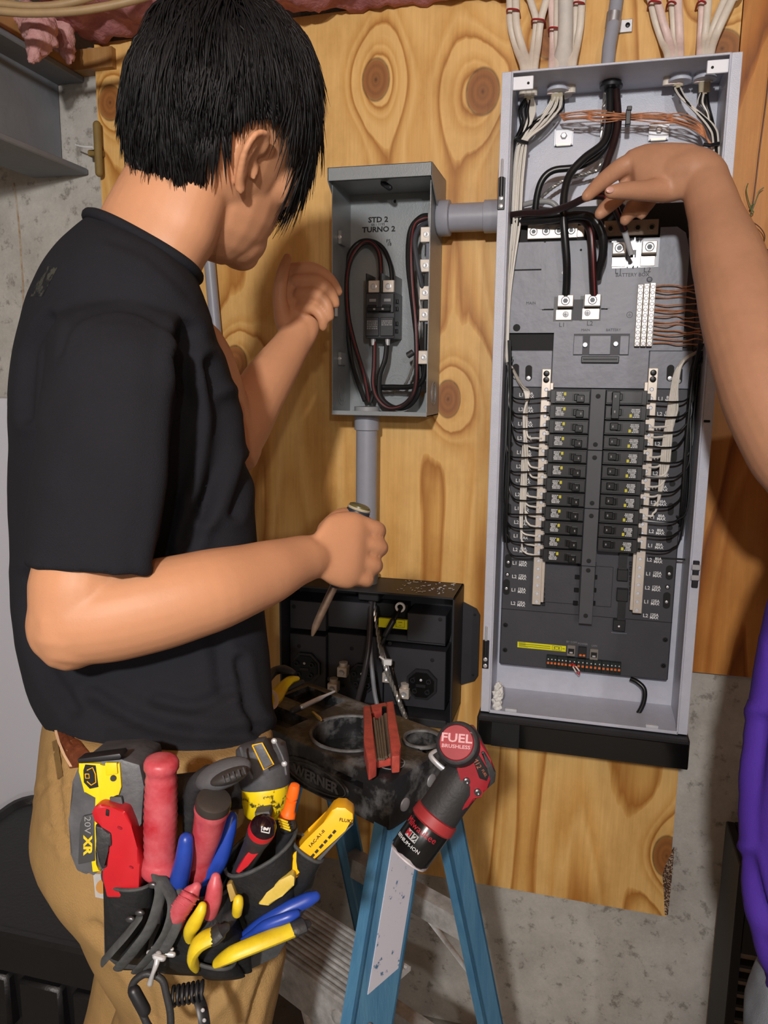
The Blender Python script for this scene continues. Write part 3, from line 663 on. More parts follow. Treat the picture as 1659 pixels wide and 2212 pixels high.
# circuit markings
LM = {}
for a_ in ('L1', 'L2'):
    for c_ in ('80A', '125A'):
        bm = new(); text(bm, a_, .0092, MY @ Matrix.Translation((-.0095, 0, 0)), .0001, 1, .00015); text(bm, c_ + '\nMAX', .0068, MY @ Matrix.Translation((.0055, 0, 0)), .0001, 1, .0002)
        me = bpy.data.meshes.new('circuit_marking'); bm.to_mesh(me); bm.free(); me.materials.append(M_PRINT); LM[a_, c_] = me
g = V(panel.location)
for side in (0, 1):
    xm = at(1137, 855, YD).x if side == 0 else at(1440, 855, YD).x
    for i in range(16):
        v = 857 + i * 30.6
        z = at(1230, 855, YD).z - i * .0262 - (.003 if side else 0) + (.0 if i < 12 else 0)
        if side == 0: x = at(1150, 855, YD).x - .010
        else: x = at(1440, 855, YD).x
        me = LM['L1' if i % 2 == 0 else 'L2', '80A' if i < 12 else '125A']
        o = bpy.data.objects.new('circuit_marking', me); COL.objects.link(o); o.parent = panel; o.location = V((x, YD - .0004, z)) - g
for u, v, s, sz in ((1336, 586, 'L1', .0125), (1398, 583, 'L2', .0125), (1366, 594, 'BATTERY BOX', .0085), (1214, 702, 'L1', .011), (1274, 699, 'L2', .011), (1244, 700, 'GRID', .006), (1147, 655, 'MAIN', .007), (1325, 713, 'BATTERY', .006), (1265, 713, 'MAIN', .006)):
    if s in ('GRID',): continue
    b = new(); a = at(u, v, YU); wtext(b, s, sz, a.x, YU - .0003, a.z); part('lettering', b, M_GREYPRINT, False)
b = new(); a = at(1360, 680, YU); lathe(b, [(.0052, 0), (.0052, .0004), (.0045, .0004), (.0045, 0)], facing(a.x, YU, a.z), 16, True)
for w, dz in ((.003, 0), (.002, -.0012), (.001, -.0024)): box(b, a.x - w, a.x + w, YU - .0004, YU, a.z + dz - .0002, a.z + dz + .0002)
box(b, a.x - .0003, a.x + .0003, YU - .0004, YU, a.z, a.z + .003); part('ground_symbol', b, M_GREYPRINT, False)
# slots down both margins
for i, v in enumerate((900, 960, 985, 1045, 1100, 1140, 1160)):
    for side in (0, 1):
        u = (1106 - (v - 850) * .03) if side == 0 else (1464 - (v - 850) * .06)
        a = at(u, v, YD); b = new(); r = .0052; h_ = .006 if i % 2 == 0 else 0
        pts = [(a.x + r * math.cos(t), a.z + (h_ if math.sin(t) > 0 else -h_) + r * math.sin(t)) for t in [k * math.pi / 8 for k in range(16)]]
        prism(b, pts, YD - .0004, YD + .0005); part('slot', b, M_PIT, False)
for side, us in ((0, (1098, 1096, 1094)), (1, (1446, 1442, 1440))):
    for u, v, h_ in zip(us, (1212, 1241, 1268) if side == 0 else (1237, 1268, 1297), (.007, 0, .009)):
        a = at(u, v, YD); b = new(); r = .0065 if h_ else .0045
        pts = [(a.x + r * math.cos(t), a.z + (h_ if math.sin(t) > 0 else -h_) + r * math.sin(t)) for t in [k * math.pi / 8 for k in range(16)]]
        prism(b, pts, YD - .0004, YD + .0005); o = part('slot', b, M_PIT, False)
        b = new(); disc(b, a.x, YD - .0004, a.z - h_ * .3, .0026, .001, 10); part('mounting_screw', b, M_STEEL, True, o)
# ---- branch wiring
rw = random.Random(21)
def wire(pts, r, m, name='branch_wire', n=5, seg=6, par=None): 
    b = new(); tube(b, cr(pts, n), r, seg); return part(name, b, m, True, par)
xw = nl[0]
for i in range(13):                                                           # left whites to the neutral bar
    k = i + 3; z = nl[1] - (2 + i * 1.15) * nl[2] - .055; j = (i % 5) * 2.6
    top = [at(1104 + j * .6, 790 + j, -.058), at(1118 + j, 822 + j, -.066 - j * .0006), at(1134 + j * .9, 850, -.070), at(1138 - j * .7, 900, -.070 - j * .0008)]
    zs_ = top[-1].z; path = [q for q in top if q.z > z + .012]
    xx = at(1128 + j, 1000, -.07).x
    if zs_ - z > .05: path += [V((xx, -.071 - j * .0008, (zs_ + z) / 2)), V((xx + .001, -.072, z + .02))]
    path += [V((xx + .008, -.074, z + .003)), V((xw - .012, -.076, z)), V((xw - .003, -.079, z))]
    wire(path, .0017, M_WHTW, 'white_wire')
xw2 = nr[0]
for i in range(10):                                                           # right whites
    z = nr[1] - (1.2 + i * 1.1) * nr[2] - .045; j = (i % 5) * 3
    top = [at(1527 - j, 750 + j * .4, -.07), at(1500 - j * 1.5, 765 + j * .6, -.075), at(1474 - j, 785 + j, -.078), at(1464 - j, 830, -.08 + j * .0008)]
    xx = at(1462 - j, 900, -.08).x - i * .0012
    path = [q for q in top if q.z > z + .012]
    if top[-1].z - z > .05: path += [V((xx, -.079, (top[-1].z + z) / 2)), V((xx - .001, -.078, z + .022))]
    path += [V((xx - .008, -.079, z + .004)), V((xw2 + .014, -.080, z)), V((xw2 + .003, -.080, z))]
    wire(path, .0018, M_WHTW, 'white_wire')
for i in range(12):                                                           # left hots to the breakers
    z = BZ0 - i * PIT - .004; x = PX0 + .020 + (i % 4) * .0028; y = -.055 - (i % 3) * .008
    p0 = at(1096 + (i % 5) * 3, 770 + (i % 3) * 6, y)
    path = [p0, V((x, y, p0.z - .03))] + ([V((x + rw.uniform(-.002, .002), y, (p0.z + z) / 2))] if i > 1 else []) + [V((x + .001, y - .004, z + .035)), V((x + .010, -.075, z + .004 - .002 * (i % 3))), V((x + .030, -.086, z - .002)), V((bl0 - .012, -.088, z + .001)), V((bl0 - .002, -.086, z + .001))]
    wire(path, .0015, M_BLKW, 'black_wire')
for i in range(11):
    z = BZ0 - i * PIT - .005; x = PX1 - .022 - (i % 4) * .003; y = -.060 - (i % 3) * .008
    p0 = at(1522 - (i % 5) * 4, 752 + (i % 3) * 8, y)
    path = [p0, V((x, y, p0.z - .035))] + ([V((x + rw.uniform(-.003, .002), y, (p0.z + z) / 2))] if i > 1 else []) + [V((x, y - .004, z + .030)), V((x - .014, -.080, z + .004)), V((x - .034, -.088, z - .001)), V((br0 + BW + .012, -.088, z)), V((br0 + BW + .002, -.086, z))]
    wire(path, .0017, M_BLKW, 'black_wire')
for i in range(7):                                                            # long hots hugging the left and right walls
    x = PX0 + .0185 + i * .0018; wire([at(1090 + i * 2, 735, -.04 - i * .009), V((x, -.035 - i * .009, 1.40)), V((x + .002, -.04 - i * .008, 1.28)), V((x + .001, -.05 - .006 * i, 1.17)), V((x + .004, -.055, 1.12))], .0015, M_BLKW, 'black_wire', 4)
    x = PX1 - .020 - i * .002; wire([at(1528 - i * 3, 742, -.05 - i * .008), V((x, -.04 - i * .009, 1.42)), V((x - .002, -.045 - i * .008, 1.30)), V((x - .001, -.05 - .006 * i, 1.2)), V((x - .004, -.055, 1.15 + i * .006))], .0017, M_BLKW, 'black_wire', 4)
# upper bundles: roof entries to the left wall
for i in range(9):
    j = i - 4; yy = -.045 - (i % 3) * .009
    wire([at(1204 + j * 2.0, 205, -.050), at(1196 + j * 3.5, 232, yy), at(1168 + j * 3, 268, yy - .004), at(1136 + j * 1.2, 300, yy - .006), at(1126 + j * 2.4, 322 + j, yy - .01), at(1118 + j * 2.6, 400, yy - .012), at(1114 + j * 2.4, 480, yy - .012), at(1104 + j * 1.6, 570, yy - .012), at(1097 + j * .9, 660, yy - .006), at(1095 + j * .7, 770, yy - .004), at(1104 + j * .8, 795, yy - .010)], .00175, M_WHTW, 'white_wire', 5)
for i in range(10):
    j = i - 4.5; yy = -.040 - (i % 3) * .010
    s = (1206 + j * 2.4, 206) if i % 2 else (1140 + j * 1.5, 214)
    wire([at(s[0], s[1], -.05), at(s[0] - 8 + j, 238, yy), at(1150 + j * 3 if i % 2 else 1134 + j * 2, 268, yy), at(1120 + j * 1.4, 298, yy - .004), at(1108 + j * .6, 318, yy), at(1103 + j * .4, 420, yy), at(1098 + j * .4, 560, yy), at(1094 + j * .5, 740, yy)], .0016, M_BLKW, 'black_wire', 5)
for i in range(5):
    j = i - 2; wire([at(1145 + j * 3, 212, -.05), at(1150 + j * 3, 240, -.055), at(1135 + j * 2, 285, -.06), at(1122 + j * 2, 325, -.062), at(1116 + j * 2, 420, -.07), at(1108, 540, -.07)], .0017, M_WHTW, 'white_wire', 5)
M_DRAB = mat('paper_jacket_end', (176, 164, 138), .7, var=.15, vs=60)
for u, v0, v1, w in ((1203, 182, 222, 13), (1142, 188, 216, 10), (1465, 163, 190, 9), (1522, 160, 204, 12)):
    b = new()
    for k in (-1, 0, 1): tube(b, [at(u + k * w * .55, v0, -.052), at(u + k * w * .6, v1 - abs(k) * 4, -.052)], [.0045, .004], 8, False, .6)
    part('cable_end', b, M_DRAB)
b = new(); tube(b, [at(1118, 303, -.075), at(1128, 306, -.078), at(1140, 309, -.072)], .003, 8); part('zip_tie', b, M_BLK)
# right roof entries down the right wall
for i in range(16):
    j = i - 7.5; yy = -.045 - (i % 4) * .009; m = M_BLKW if i % 3 else M_WHTW
    if i % 2: st = [at(1462 + j, 190, -.05), at(1476 + j * 1.4, 214 + j, yy), at(1504 + j * 1.6, 240 + j, yy)]
    else: st = [at(1522 + j, 200, -.05), at(1520 + j * 1.6, 222, yy), at(1530 + j * 1.2, 246 + j, yy)]
    wire(st + [at(1536 + j * 1.1, 275, yy - .004), at(1545 + j * .9, 310, yy - .006), at(1547 + j * .9, 420, yy - .004), at(1540 + j * .9, 560, yy), at(1530 + j * .8, 700, yy), at(1522 + j, 752, yy)], .0017, m, 'black_wire' if m is M_BLKW else 'white_wire', 5)
b = new(); tube(b, [at(1520, 312, -.095), at(1534, 314, -.098), at(1552, 310, -.085)], .003, 8); part('zip_tie', b, M_BLK)
for i in range(10):                                                           # the copper band
    j = i - 4.5; q, w2 = rw.uniform(-5, 5), rw.uniform(-4, 4)
    wire([at(1213 + j, 254 + j * 1.6, -.055), at(1250, 249 + j * 2.2 + q, -.058 - .0022 * (i * 7 % 10)), at(1300, 250 + j * 2.1 - q, -.060 - .002 * (i * 3 % 10)), at(1355, 252 + j * 1.5, -.060 - .0016 * (i * 7 % 10)), at(1420, 254 + j * 1.9 + w2, -.058 - .002 * (i * 3 % 10)), at(1475, 260 + j * 2.4 - w2, -.06 - .0018 * (i * 7 % 10)), at(1515, 280 + j * 2.6, -.062), at(1532 + j, 305 + j, -.07), at(1545 + j * .4, 330, -.065)], .00095, M_COP, 'copper_wire', 5)
b = new(); a = at(1357, 252, -.072); box(b, a.x - .004, a.x + .004, -.076, -.058, a.z - .013, a.z + .011, .001); box(b, a.x - .003, a.x + .005, -.078, -.072, a.z + .008, a.z + .015, .001); part('zip_tie', b, M_BLK)
# ------------------------------------------------------------------ cables above the panel
M_PINKNM = mat('pinkish_cable_jacket', (222, 196, 188), .45, var=.1, vs=90)
M_STAPLE = mat('red_staple', (150, 34, 34), .4)
def nm(label, pts, r=.0062, m=None, y=-.020, cat='cable', group=None):
    p = [at(u, v, y if i < len(pts) - 1 else -.050) for i, (u, v) in enumerate(pts)]
    p = [V((p[0].x + (p[0].x - p[1].x) * 2.0, p[0].y, 2.30)), p[0] + (p[0] - p[1]) * 1.2] + p + [V((p[-1].x, -.052, 1.900))]
    b = new(); tube(b, cr(p, 6), r, 12, False, .62, (0, 1, 0))
    return tag(obj('house_cable', b, m or M_NM), label, cat, group)
CAB = [
    ('leftmost white cable entering the roof of the tall panel', [(1102, 0), (1104, 55), (1117, 105), (1132, 148)], .0068, None, -.016),
    ('white cable hugging the leftmost cable above the tall panel', [(1114, 0), (1116, 55), (1130, 108), (1142, 147)], .0064, None, -.024),
    ('white cable crossing from the second staple down to the panel roof, left strand', [(1146, 0), (1158, 45), (1153, 95), (1146, 146)], .0058, None, -.018),
    ('white cable under the second staple, right strand, above the tall panel', [(1180, 0), (1168, 45), (1162, 95), (1155, 145)], .0062, None, -.022),
    ('pinkish white cable with red print beside the fat white pipe', [(1191, 0), (1194, 60), (1194, 100), (1192, 143)], .0060, M_PINKNM, -.018),
    ('thin white cable squeezed between the pinkish cable and the fat white pipe', [(1204, 0), (1203, 60), (1204, 100), (1203, 142)], .0058, None, -.024),
    ('white cable right of the fat white pipe, nearest the pipe', [(1244, 0), (1243, 50), (1240, 90), (1231, 140)], .0066, None, -.018),
    ('outer white cable right of the fat white pipe', [(1257, 0), (1254, 50), (1247, 95), (1238, 138)], .0062, None, -.025),
    ('white cable with black print, first right of the grey conduit', [(1407, 0), (1417, 45), (1432, 90), (1444, 124)], .0066, None, -.016),
    ('white cable second right of the grey conduit above the panel', [(1420, 0), (1432, 45), (1446, 90), (1453, 123)], .0062, M_PINKNM, -.024),
    ('cream cable third right of the grey conduit running straight down', [(1452, 0), (1455, 45), (1457, 90), (1459, 122)], .0060, None, -.018),
    ('white cable fourth right of the grey conduit running straight down', [(1465, 0), (1467, 45), (1469, 90), (1469, 121)], .0064, M_PINKNM, -.024),
    ('left strand of the straight cable pair near the panel right corner', [(1517, 0), (1515, 50), (1513, 85), (1512, 117)], .0058, M_PINKNM, -.018),
    ('right strand of the straight cable pair near the panel right corner', [(1530, 0), (1526, 50), (1522, 85), (1519, 116)], .0058, None, -.024),
    ('inner white cable sweeping in from the top right', [(1566, 0), (1547, 45), (1534, 80), (1526, 115)], .0066, None, -.020),
    ('outer white cable sweeping in from the top right', [(1581, 0), (1560, 45), (1545, 80), (1535, 114)], .0066, None, -.027)]
for c in CAB: nm(c[0], c[1], c[2], c[3], c[4], 'cable', 'house cables above the panel')
M_PIPE = mat('white_pipe', (206, 200, 192), .5, var=.1, vs=30)
b = new(); p = [V((at(1222, 0, -.03).x, -.03, 2.3))] + [at(u, v, -.034) for u, v in ((1222, 0), (1222, 50), (1220, 95), (1217, 122), (1216, 142))] + [V((at(1216, 142, -.045).x, -.045, 1.902))]
tube(b, p, [.0125, .0125, .0125, .013, .0165, .0185, .0185], 18); tag(obj('fat_cable', b, M_PIPE), 'fat white pipe flaring at its foot between the thin white cables', 'pipe')
for u, v, w, l in ((1107, 20, 13, 'leftmost red staple over a white cable pair'), (1162, 42, 14, 'second red staple from the left over two white cables'), (1198, 60, 13, 'lowest red staple, on the pinkish cable'), (1250, 5, 12, 'red staple right of the fat white pipe'), (1415, 3, 13, 'red staple right of the grey conduit at the top edge'), (1452, 4, 9, 'small red staple over the straight cream cables'), (1517, 3, 9, 'red staple nearest the panel right corner at the top edge')):
    a, c = at(u - w, v, -.034), at(u + w, v, -.034); b = new()
    tube(b, cr([V((a.x, .0, a.z)), V((a.x, -.026, a.z)), V((a.x + .004, -.034, a.z)), V((c.x - .004, -.034, c.z)), V((c.x, -.026, c.z)), V((c.x, 0, c.z))], 3), .0017, 8)
    tag(obj('cable_staple', b, M_STAPLE), l, 'staple', 'red cable staples')
# grey conduit with strap
t = thing('grey_conduit', 'grey conduit with a metal strap entering the roof of the tall panel', 'conduit', (at(1325, 50, 0).x, -.022, 1.9))
b = new(); tube(b, [V((at(1333, 0, -.03).x + .012, -.022, 2.3)), at(1333, -10, -.022), at(1326, 45, -.024), at(1316, 100, -.04), V((at(1312, 130, -.05).x, -.05, 1.905))], .0112, 16); obj('pipe', b, M_PVC, t)
b = new(); a = at(1325, 45, -.024); tube(b, [V((a.x - .001, a.y, a.z - .012)), V((a.x + .001, a.y, a.z + .012))], .0128, 16)
box(b, a.x + .008, a.x + .032, -.004, -.001, a.z - .012, a.z + .009, .001); st = obj('strap', b, mat('galvanised', (190, 192, 196), .35, .8, var=.15, vs=60), t)
b = new(); disc(b, a.x + .024, -.004, a.z - .001, .004, .002, 10); obj('screw', b, M_SCREWBLK, st)
# ------------------------------------------------------------------ thick cables inside the panel
M_CAB = mat('thick_black_cable', (24, 24, 25), .34, var=.25, vs=40, spec=.6)
M_CABR = mat('black_cable_with_red_stripe', (40, 22, 22), .36, var=.3, vs=40, spec=.6)
M_STRIPE = mat('red_stripe', (140, 44, 46), .4)
M_TWIST = mat('twisted_bare_strands', (176, 174, 170), .3, .8, var=.2, vs=200)
def cable(label, pts, r, m, stripe=None, name='power_cable', n=7, kind='cable', smooth=True):
    p = cr([at(*q) for q in pts], n); b = new(); tube(b, p, r, 12)
    o = tag(obj(name, b, m), label, kind)
    if stripe:
        b = new(); off = V((.2, -.9, -.15)).normalized() * (r * .92); tube(b, [q + off for q in p], r * .2, 6); obj('stripe', b, stripe, o)
    return o
def twisted(label, pts, r, name='ground_strand', par=None):
    p = cr([at(*q) for q in pts], 12); b = new()
    for k in range(3):
        pp = []
        for i, q in enumerate(p):
            tn = (p[min(i + 1, len(p) - 1)] - p[max(i - 1, 0)]).normalized(); n1 = tn.cross(V((0, 1, 0))).normalized(); n2 = tn.cross(n1); a = i * .75 + k * 2.094
            pp.append(q + n1 * (math.cos(a) * r * .55) + n2 * (math.sin(a) * r * .55))
        tube(b, pp, r * .55, 6)
    return tag(obj(name, b, M_TWIST), label, 'wire')
cable('black cable from the roof conduit down to the left main lug', [(1318, 195, -.05), (1316, 262, -.06), (1304, 308, -.07), (1262, 342, -.082), (1232, 376, -.09), (1219, 420, -.1), (1218, 480, -.108), (1224, 560, -.100), (1224, 610, -.085), (1222, 640, -.076)], .0066, M_CAB)
cable('black cable with a red stripe from the roof conduit to behind the reaching hand', [(1331, 195, -.05), (1335, 262, -.062), (1326, 310, -.072), (1312, 350, -.084), (1298, 395, -.092), (1305, 420, -.082), (1340, 445, -.064), (1372, 470, -.050)], .0062, M_CABR, None)
cable('black cable from the roof conduit curling left to the upper terminal bar', [(1324, 195, -.046), (1324, 262, -.048), (1308, 318, -.05), (1276, 348, -.055), (1240, 362, -.06), (1196, 368, -.062), (1172, 388, -.062), (1160, 424, -.058), (1156, 470, -.05), (1158, 492, -.04)], .0058, M_CAB)
twisted('twisted bare metal strands hanging from the roof conduit', [(1308, 200, -.04), (1302, 260, -.035), (1300, 320, -.04), (1296, 362, -.05), (1270, 374, -.052), (1226, 386, -.052), (1190, 408, -.05), (1164, 432, -.048), (1150, 452, -.046)], .0034)
cable('black cable with a red stripe pinched between the fingers of the reaching hand', [(1085, 468, -.06), (1130, 461, -.085), (1180, 459, -.11), (1230, 444, -.15), (1262, 429, -.172), (1296, 423, -.178), (1322, 438, -.172), (1338, 470, -.16), (1349, 497, -.145)], .0058, M_CABR, M_STRIPE)
b = new(); tube(b, [at(1347, 492, -.147), at(1356, 524, -.128), at(1363, 547, -.112)], [.0050, .0046, .0044], 12); o = tag(obj('wire_ferrule', b, M_TAB), 'bright metal ferrule crimped on the cable end above the L1 lug', 'ferrule')
cable('thickest black cable from the side conduit looping down beside the right main lug', [(1085, 480, -.05), (1130, 479, -.072), (1190, 474, -.095), (1250, 464, -.112), (1284, 474, -.12), (1302, 510, -.118), (1302, 552, -.105), (1293, 584, -.09), (1290, 602, -.082)], .0070, M_CAB)
cable('dark cable from the side conduit dropping into the right main lug', [(1085, 470, -.045), (1140, 474, -.06), (1200, 478, -.075), (1252, 474, -.09), (1274, 496, -.1), (1279, 540, -.1), (1281, 590, -.092), (1283, 637, -.078)], .0068, M_CABR, M_STRIPE)
cable('grey white cable arching out of the side conduit behind the black ones', [(1085, 462, -.03), (1120, 446, -.04), (1160, 436, -.05), (1192, 438, -.055), (1208, 458, -.052), (1212, 486, -.042)], .0048, mat('grey_white_cable', (150, 150, 150), .38), None)
for i, u in enumerate((1378, 1407)):
    cable('thin bare wire standing in the bronze bar, ' + ('left' if i == 0 else 'right') + ' one', [(u, 425, -.035), (u + 1, 455, -.036), (u + 2, 482, -.038)], .0018, M_TWIST, None, 'bar_wire', 4, 'wire')
# ------------------------------------------------------------------ base unit under the panel
M_GLOSS = mat('gloss_black_panel', (8, 8, 9), .12, spec=.6); M_SATB = mat('satin_black', (26, 26, 29), .45, var=.1, vs=40)
t = thing('base_unit', 'glossy black base unit below the tall grey panel', 'unit', (.015, -.07, .752))
bx0, bx1 = PX0 - .004, PX1 + .003
b = new(); box(b, bx0, bx1, -.150, -.003, .755, PZ0 - .002, .003); obj('housing', b, M_SATB, t, False)
b = new(); box(b, bx0 + .004, bx1 - .001, -.1525, -.150, .757, .803, .001); obj('front_glass', b, M_GLOSS, t, False)
b = new(); box(b, bx0 + .028, bx0 + .078, -.1531, -.1525, .757, .803); obj('matt_strip', b, M_SATB, t, False)
# ------------------------------------------------------------------ right-hand small things
M_THIN = mat('brown_thin_wire', (96, 62, 48), .5)
t = thing('bell_wire', 'thin frayed brown wire dangling on the darker plywood at the right', 'wire', at(1640, 430, -.01))
b = new(); tube(b, cr([at(u, v, -.006) for u, v in ((1672, 60), (1657, 200), (1648, 270), (1640, 330), (1632, 400), (1625, 450), (1618, 480), (1622, 520), (1640, 545))], 5), .0011, 6); obj('strand', b, M_THIN, t)
b = new(); tube(b, cr([at(u, v, -.012) for u, v in ((1616, 474), (1640, 490), (1652, 510), (1646, 535), (1640, 552))], 5), .0009, 6); obj('strand', b, M_THIN, t)
M_GREENW = mat('green_thin_wire', (86, 104, 60), .5)
for pts in (((1625, 455), (1617, 435), (1612, 410), (1616, 396)), ((1622, 460), (1632, 435), (1640, 414), (1650, 405)), ((1627, 440), (1620, 450), (1628, 458), (1620, 466))):
    b = new(); tube(b, cr([at(u, v, -.01) for u, v in pts], 5), .0009, 6); obj('frayed_end', b, M_GREENW, t)
t = thing('wall_device', 'small black and white device at the right edge of the photo', 'device', at(1675, 570, -.02))
b = new(); pbox(b, 1645, 538, 1700, 566, -.045, .002, .002); obj('body', b, M_BLK, t); b = new(); pbox(b, 1650, 562, 1700, 606, -.05, .002, .002); obj('white_base', b, mat('white_plastic', (230, 230, 228), .4), t)
# ------------------------------------------------------------------ small grey disconnect box
M_DB = mat('grey_box_enamel', (140, 145, 147), .34, var=.05, vs=40, bump=.15, bs=400)
sb = thing('breaker_enclosure', 'small open grey metal box with one black breaker, left of the tall panel', 'electrical box', (-.365, -.01, 1.355))
def sp(name, b, m, sm=True, par=None, ang=35): return obj(name, b, m, par or sb, sm, ang)
yf, yb = -.115, -.006
sx0, sx1 = at(717, 640, yf).x, at(927, 640, yf).x; sz0, sz1 = at(820, 898, yf).z, at(820, 385, yf).z
b = new(); T = .0016
box(b, sx0, sx1, yb, yb + .003, sz0, sz1); box(b, sx0, sx0 + T, yf, yb, sz0, sz1); box(b, sx1 - T, sx1, yf, yb, sz0, sz1); box(b, sx0, sx1, yf, yb, sz0, sz0 + T); box(b, sx0, sx1, yf, yb, sz1 - T, sz1)
box(b, sx0, sx1, yf - T, yf, sz0, sz0 + .008, .0005); sp('enclosure', b, M_DB)
lz1 = at(820, 356, yf - .02).z; b = new(); lx0, lx1 = at(708, 370, yf - .02).x, at(934, 360, yf - .02).x
box(b, lx0, lx1, yf - .022, yf - .020, lz1 - .022, lz1, .0005); box(b, lx0, lx1, yf - .022, yb, lz1 - T, lz1, .0005)
for x in (lx0, lx1 - T): prism(b, [(0, 0)] * 0 or [(yf - .022, lz1), (yb, lz1), (yb, lz1 - .058), (yf + .03, lz1 - .058), (yf - .022, lz1 - .022)], x, x + T, Matrix(((0, 1, 0, 0), (1, 0, 0, 0), (0, 0, 1, 0), (0, 0, 0, 1))))
sp('rain_hood', b, M_DB)
b = new(); a, c = at(768, 350, yf + .06), at(880, 350, yf + .06); box(b, a.x, c.x, yf + .01, yb - .02, lz1, lz1 + .006, .002); sp('hub_plate', b, mat('dark_grey_plate', (92, 95, 99), .45))
b = new(); a = at(835, 396, yf + .02); tube(b, [V((a.x - .006, yf + .02, sz1 - .004)), V((a.x + .006, yf + .02, sz1 - .012))], .005, 8, True); sp('latch', b, M_BLK)
for u, v, r, nm_ in ((851, 435, .005, 'dimple'), (858, 835, .024, 'knockout'), (858, 835, .017, 'knockout')):
    b = new(); a = at(u, v, yb); lathe(b, [(r, 0), (r, .0008), (r * .93, .0008), (r * .93, 0)], facing(a.x, yb, a.z), 28, True); o = sp(nm_, b, M_DB)
    if nm_ == 'dimple': b = new(); disc(b, a.x + .002, yb, a.z, .003, .0006, 10); sp('hole', b, M_PIT, True, o)
MX = Matrix.Rotation(math.radians(90), 4, 'Y')
for z, y, x, s in ((at(740, 850, -.05).z, -.06, sx0 + T, 1), (at(936, 850, -.05).z, -.055, sx1, 1)):
    for r in (.022, .015):
        b = new(); lathe(b, [(r, 0), (r, .0008 * s), (r * .94, .0008 * s), (r * .94, 0)], Matrix.Translation((x, y, z)) @ MX, 28, True); sp('knockout', b, M_DB)
for u, v in ((738, 515), (745, 775)):
    a = at(u, v, -.07); b = new(); box(b, sx0 + T, sx0 + .008, -.085, -.055, a.z - .012, a.z + .012, .001); o = sp('side_tab', b, M_DB); b = new(); disc(b, sx0 + .005, -.085, a.z, .0035, .001, 10); sp('screw', b, M_STEEL, True, o)
b = new(); a = at(727, 668, yf); box(b, a.x - .003, a.x + .003, yf - .003, yf, a.z - .013, a.z + .013, .001); sp('catch', b, M_STEEL)
b = new()
for s, sz, u, v, bd in (('STD 2', .0135, 817, 475, .0004), ('TURNO 2', .0135, 818, 496, .0004), ('F5', .008, 839, 521, .0001), ('18', .008, 841, 528, .0001)):
    a = at(u, v, yb); wtext(b, s, sz, a.x, yb - .0003, a.z, 0, 1.12, bd)
a = at(817, 485, yb); wtext(b, '66 - 1195', .007, a.x, yb - .0003, a.z, 0, 1, 0); sp('lettering', b, M_SCREWBLK, False)
b = new(); a = at(912, 852, yb); prism(b, [(a.x - .004, a.z + .006), (a.x + .004, a.z + .006), (a.x + .004, a.z - .001), (a.x, a.z - .007), (a.x - .004, a.z - .001)], yb - .0005, yb); sp('wood_window', b, M_LUMBER, False)
# breaker of the small box
yk = -.066; o0, o1 = at(790, 632, yk), at(852, 731, yk); b = new(); box(b, o0.x, o1.x, yk, yb, o1.z, o0.z, .0015); br = sp('circuit_breaker', b, mat('charcoal_breaker', (50, 50, 53), .4, var=.12, vs=50))
hx = (o1.x - o0.x) / 2
for k in range(2):
    x = o0.x + hx * (k + .5); b = new(); zz = o0.z - (o0.z - o1.z) * .30
    box(b, x - hx * .46, x + hx * .46, yk - .004, yk, zz - .012, o0.z - .002, .0012); box(b, x - hx * .46, x + hx * .46, yk - .004, yk, o1.z + .004, zz - .020, .0012); sp('breaker_pole', b, mat('charcoal_breaker', ()), True, br)
    b = new(); box(b, x - hx * .30, x + hx * .30, yk - .008, yk - .002, zz - .010, zz + .002, .001); sp('toggle', b, M_BRKT, True, br)
    b = new(); rr = random.Random(k)
    for q in range(5 if k == 0 else 3):
        xx = x - hx * .36
        while xx < x + hx * .34: w = rr.uniform(.001, .004); box(b, xx, min(xx + w, x + hx * .36), yk - .0043, yk - .004, zz - .028 - q * .0034, zz - .0262 - q * .0034); xx += w + .001
    box(b, x - hx * .2, x + hx * .25, yk - .0043, yk - .004, zz + .008, zz + .013); sp('print', b, M_TDOT, False, br)
    b = new(); zt_ = o0.z; box(b, x - hx * .38, x + hx * .38, yk + .004, yb, zt_, zt_ + .022, .001); lg = sp('lug', b, M_LUG, True, br)
    b = new(); lathe(b, [(.0058, 0), (.0058, .001), (.0045, .0014), (.004, .0003), (0, .0003)], facing(x, yk + .004, zt_ + .011), 14); sp('screw', b, M_STEEL, True, br)
    b = new(); box(b, x - hx * .48, x - hx * .40, yk - .002, yb, zt_, zt_ + .034); box(b, x + hx * .40, x + hx * .46, yk + .01, yb, zt_, zt_ + .030); sp('phase_barrier', b, M_BRKT, False, br)
    b = new(); lathe(b, [(.005, 0), (.004, -.012), (0, -.012)], Matrix.Translation((x - .002, yk + .012, o1.z)), 12); sp('lug', b, M_STEEL, True, br)
b = new(); zz = o0.z - (o0.z - o1.z) * .30; box(b, o0.x + hx * .20, o1.x - hx * .20, yk - .012, yk - .006, zz - .010, zz - .002, .001)
sp('handle_tie', b, M_BRKT, True, br)
for dx in (-.008, .008):
    b = new(); x = (o0.x + o1.x) / 2 + dx; box(b, x - .002, x + .002, yk - .0123, yk - .012, zz - .0075, zz - .0045); sp('toggle_mark', b, M_TDOT, False, br)
for v in (652, 668, 700, 716):
    b = new(); a = at(857, v, yk + .02); box(b, o1.x, o1.x + .004, yk + .012, yk + .022, a.z - .004, a.z + .004, .001); sp('side_boss', b, M_BRKT, True, br)
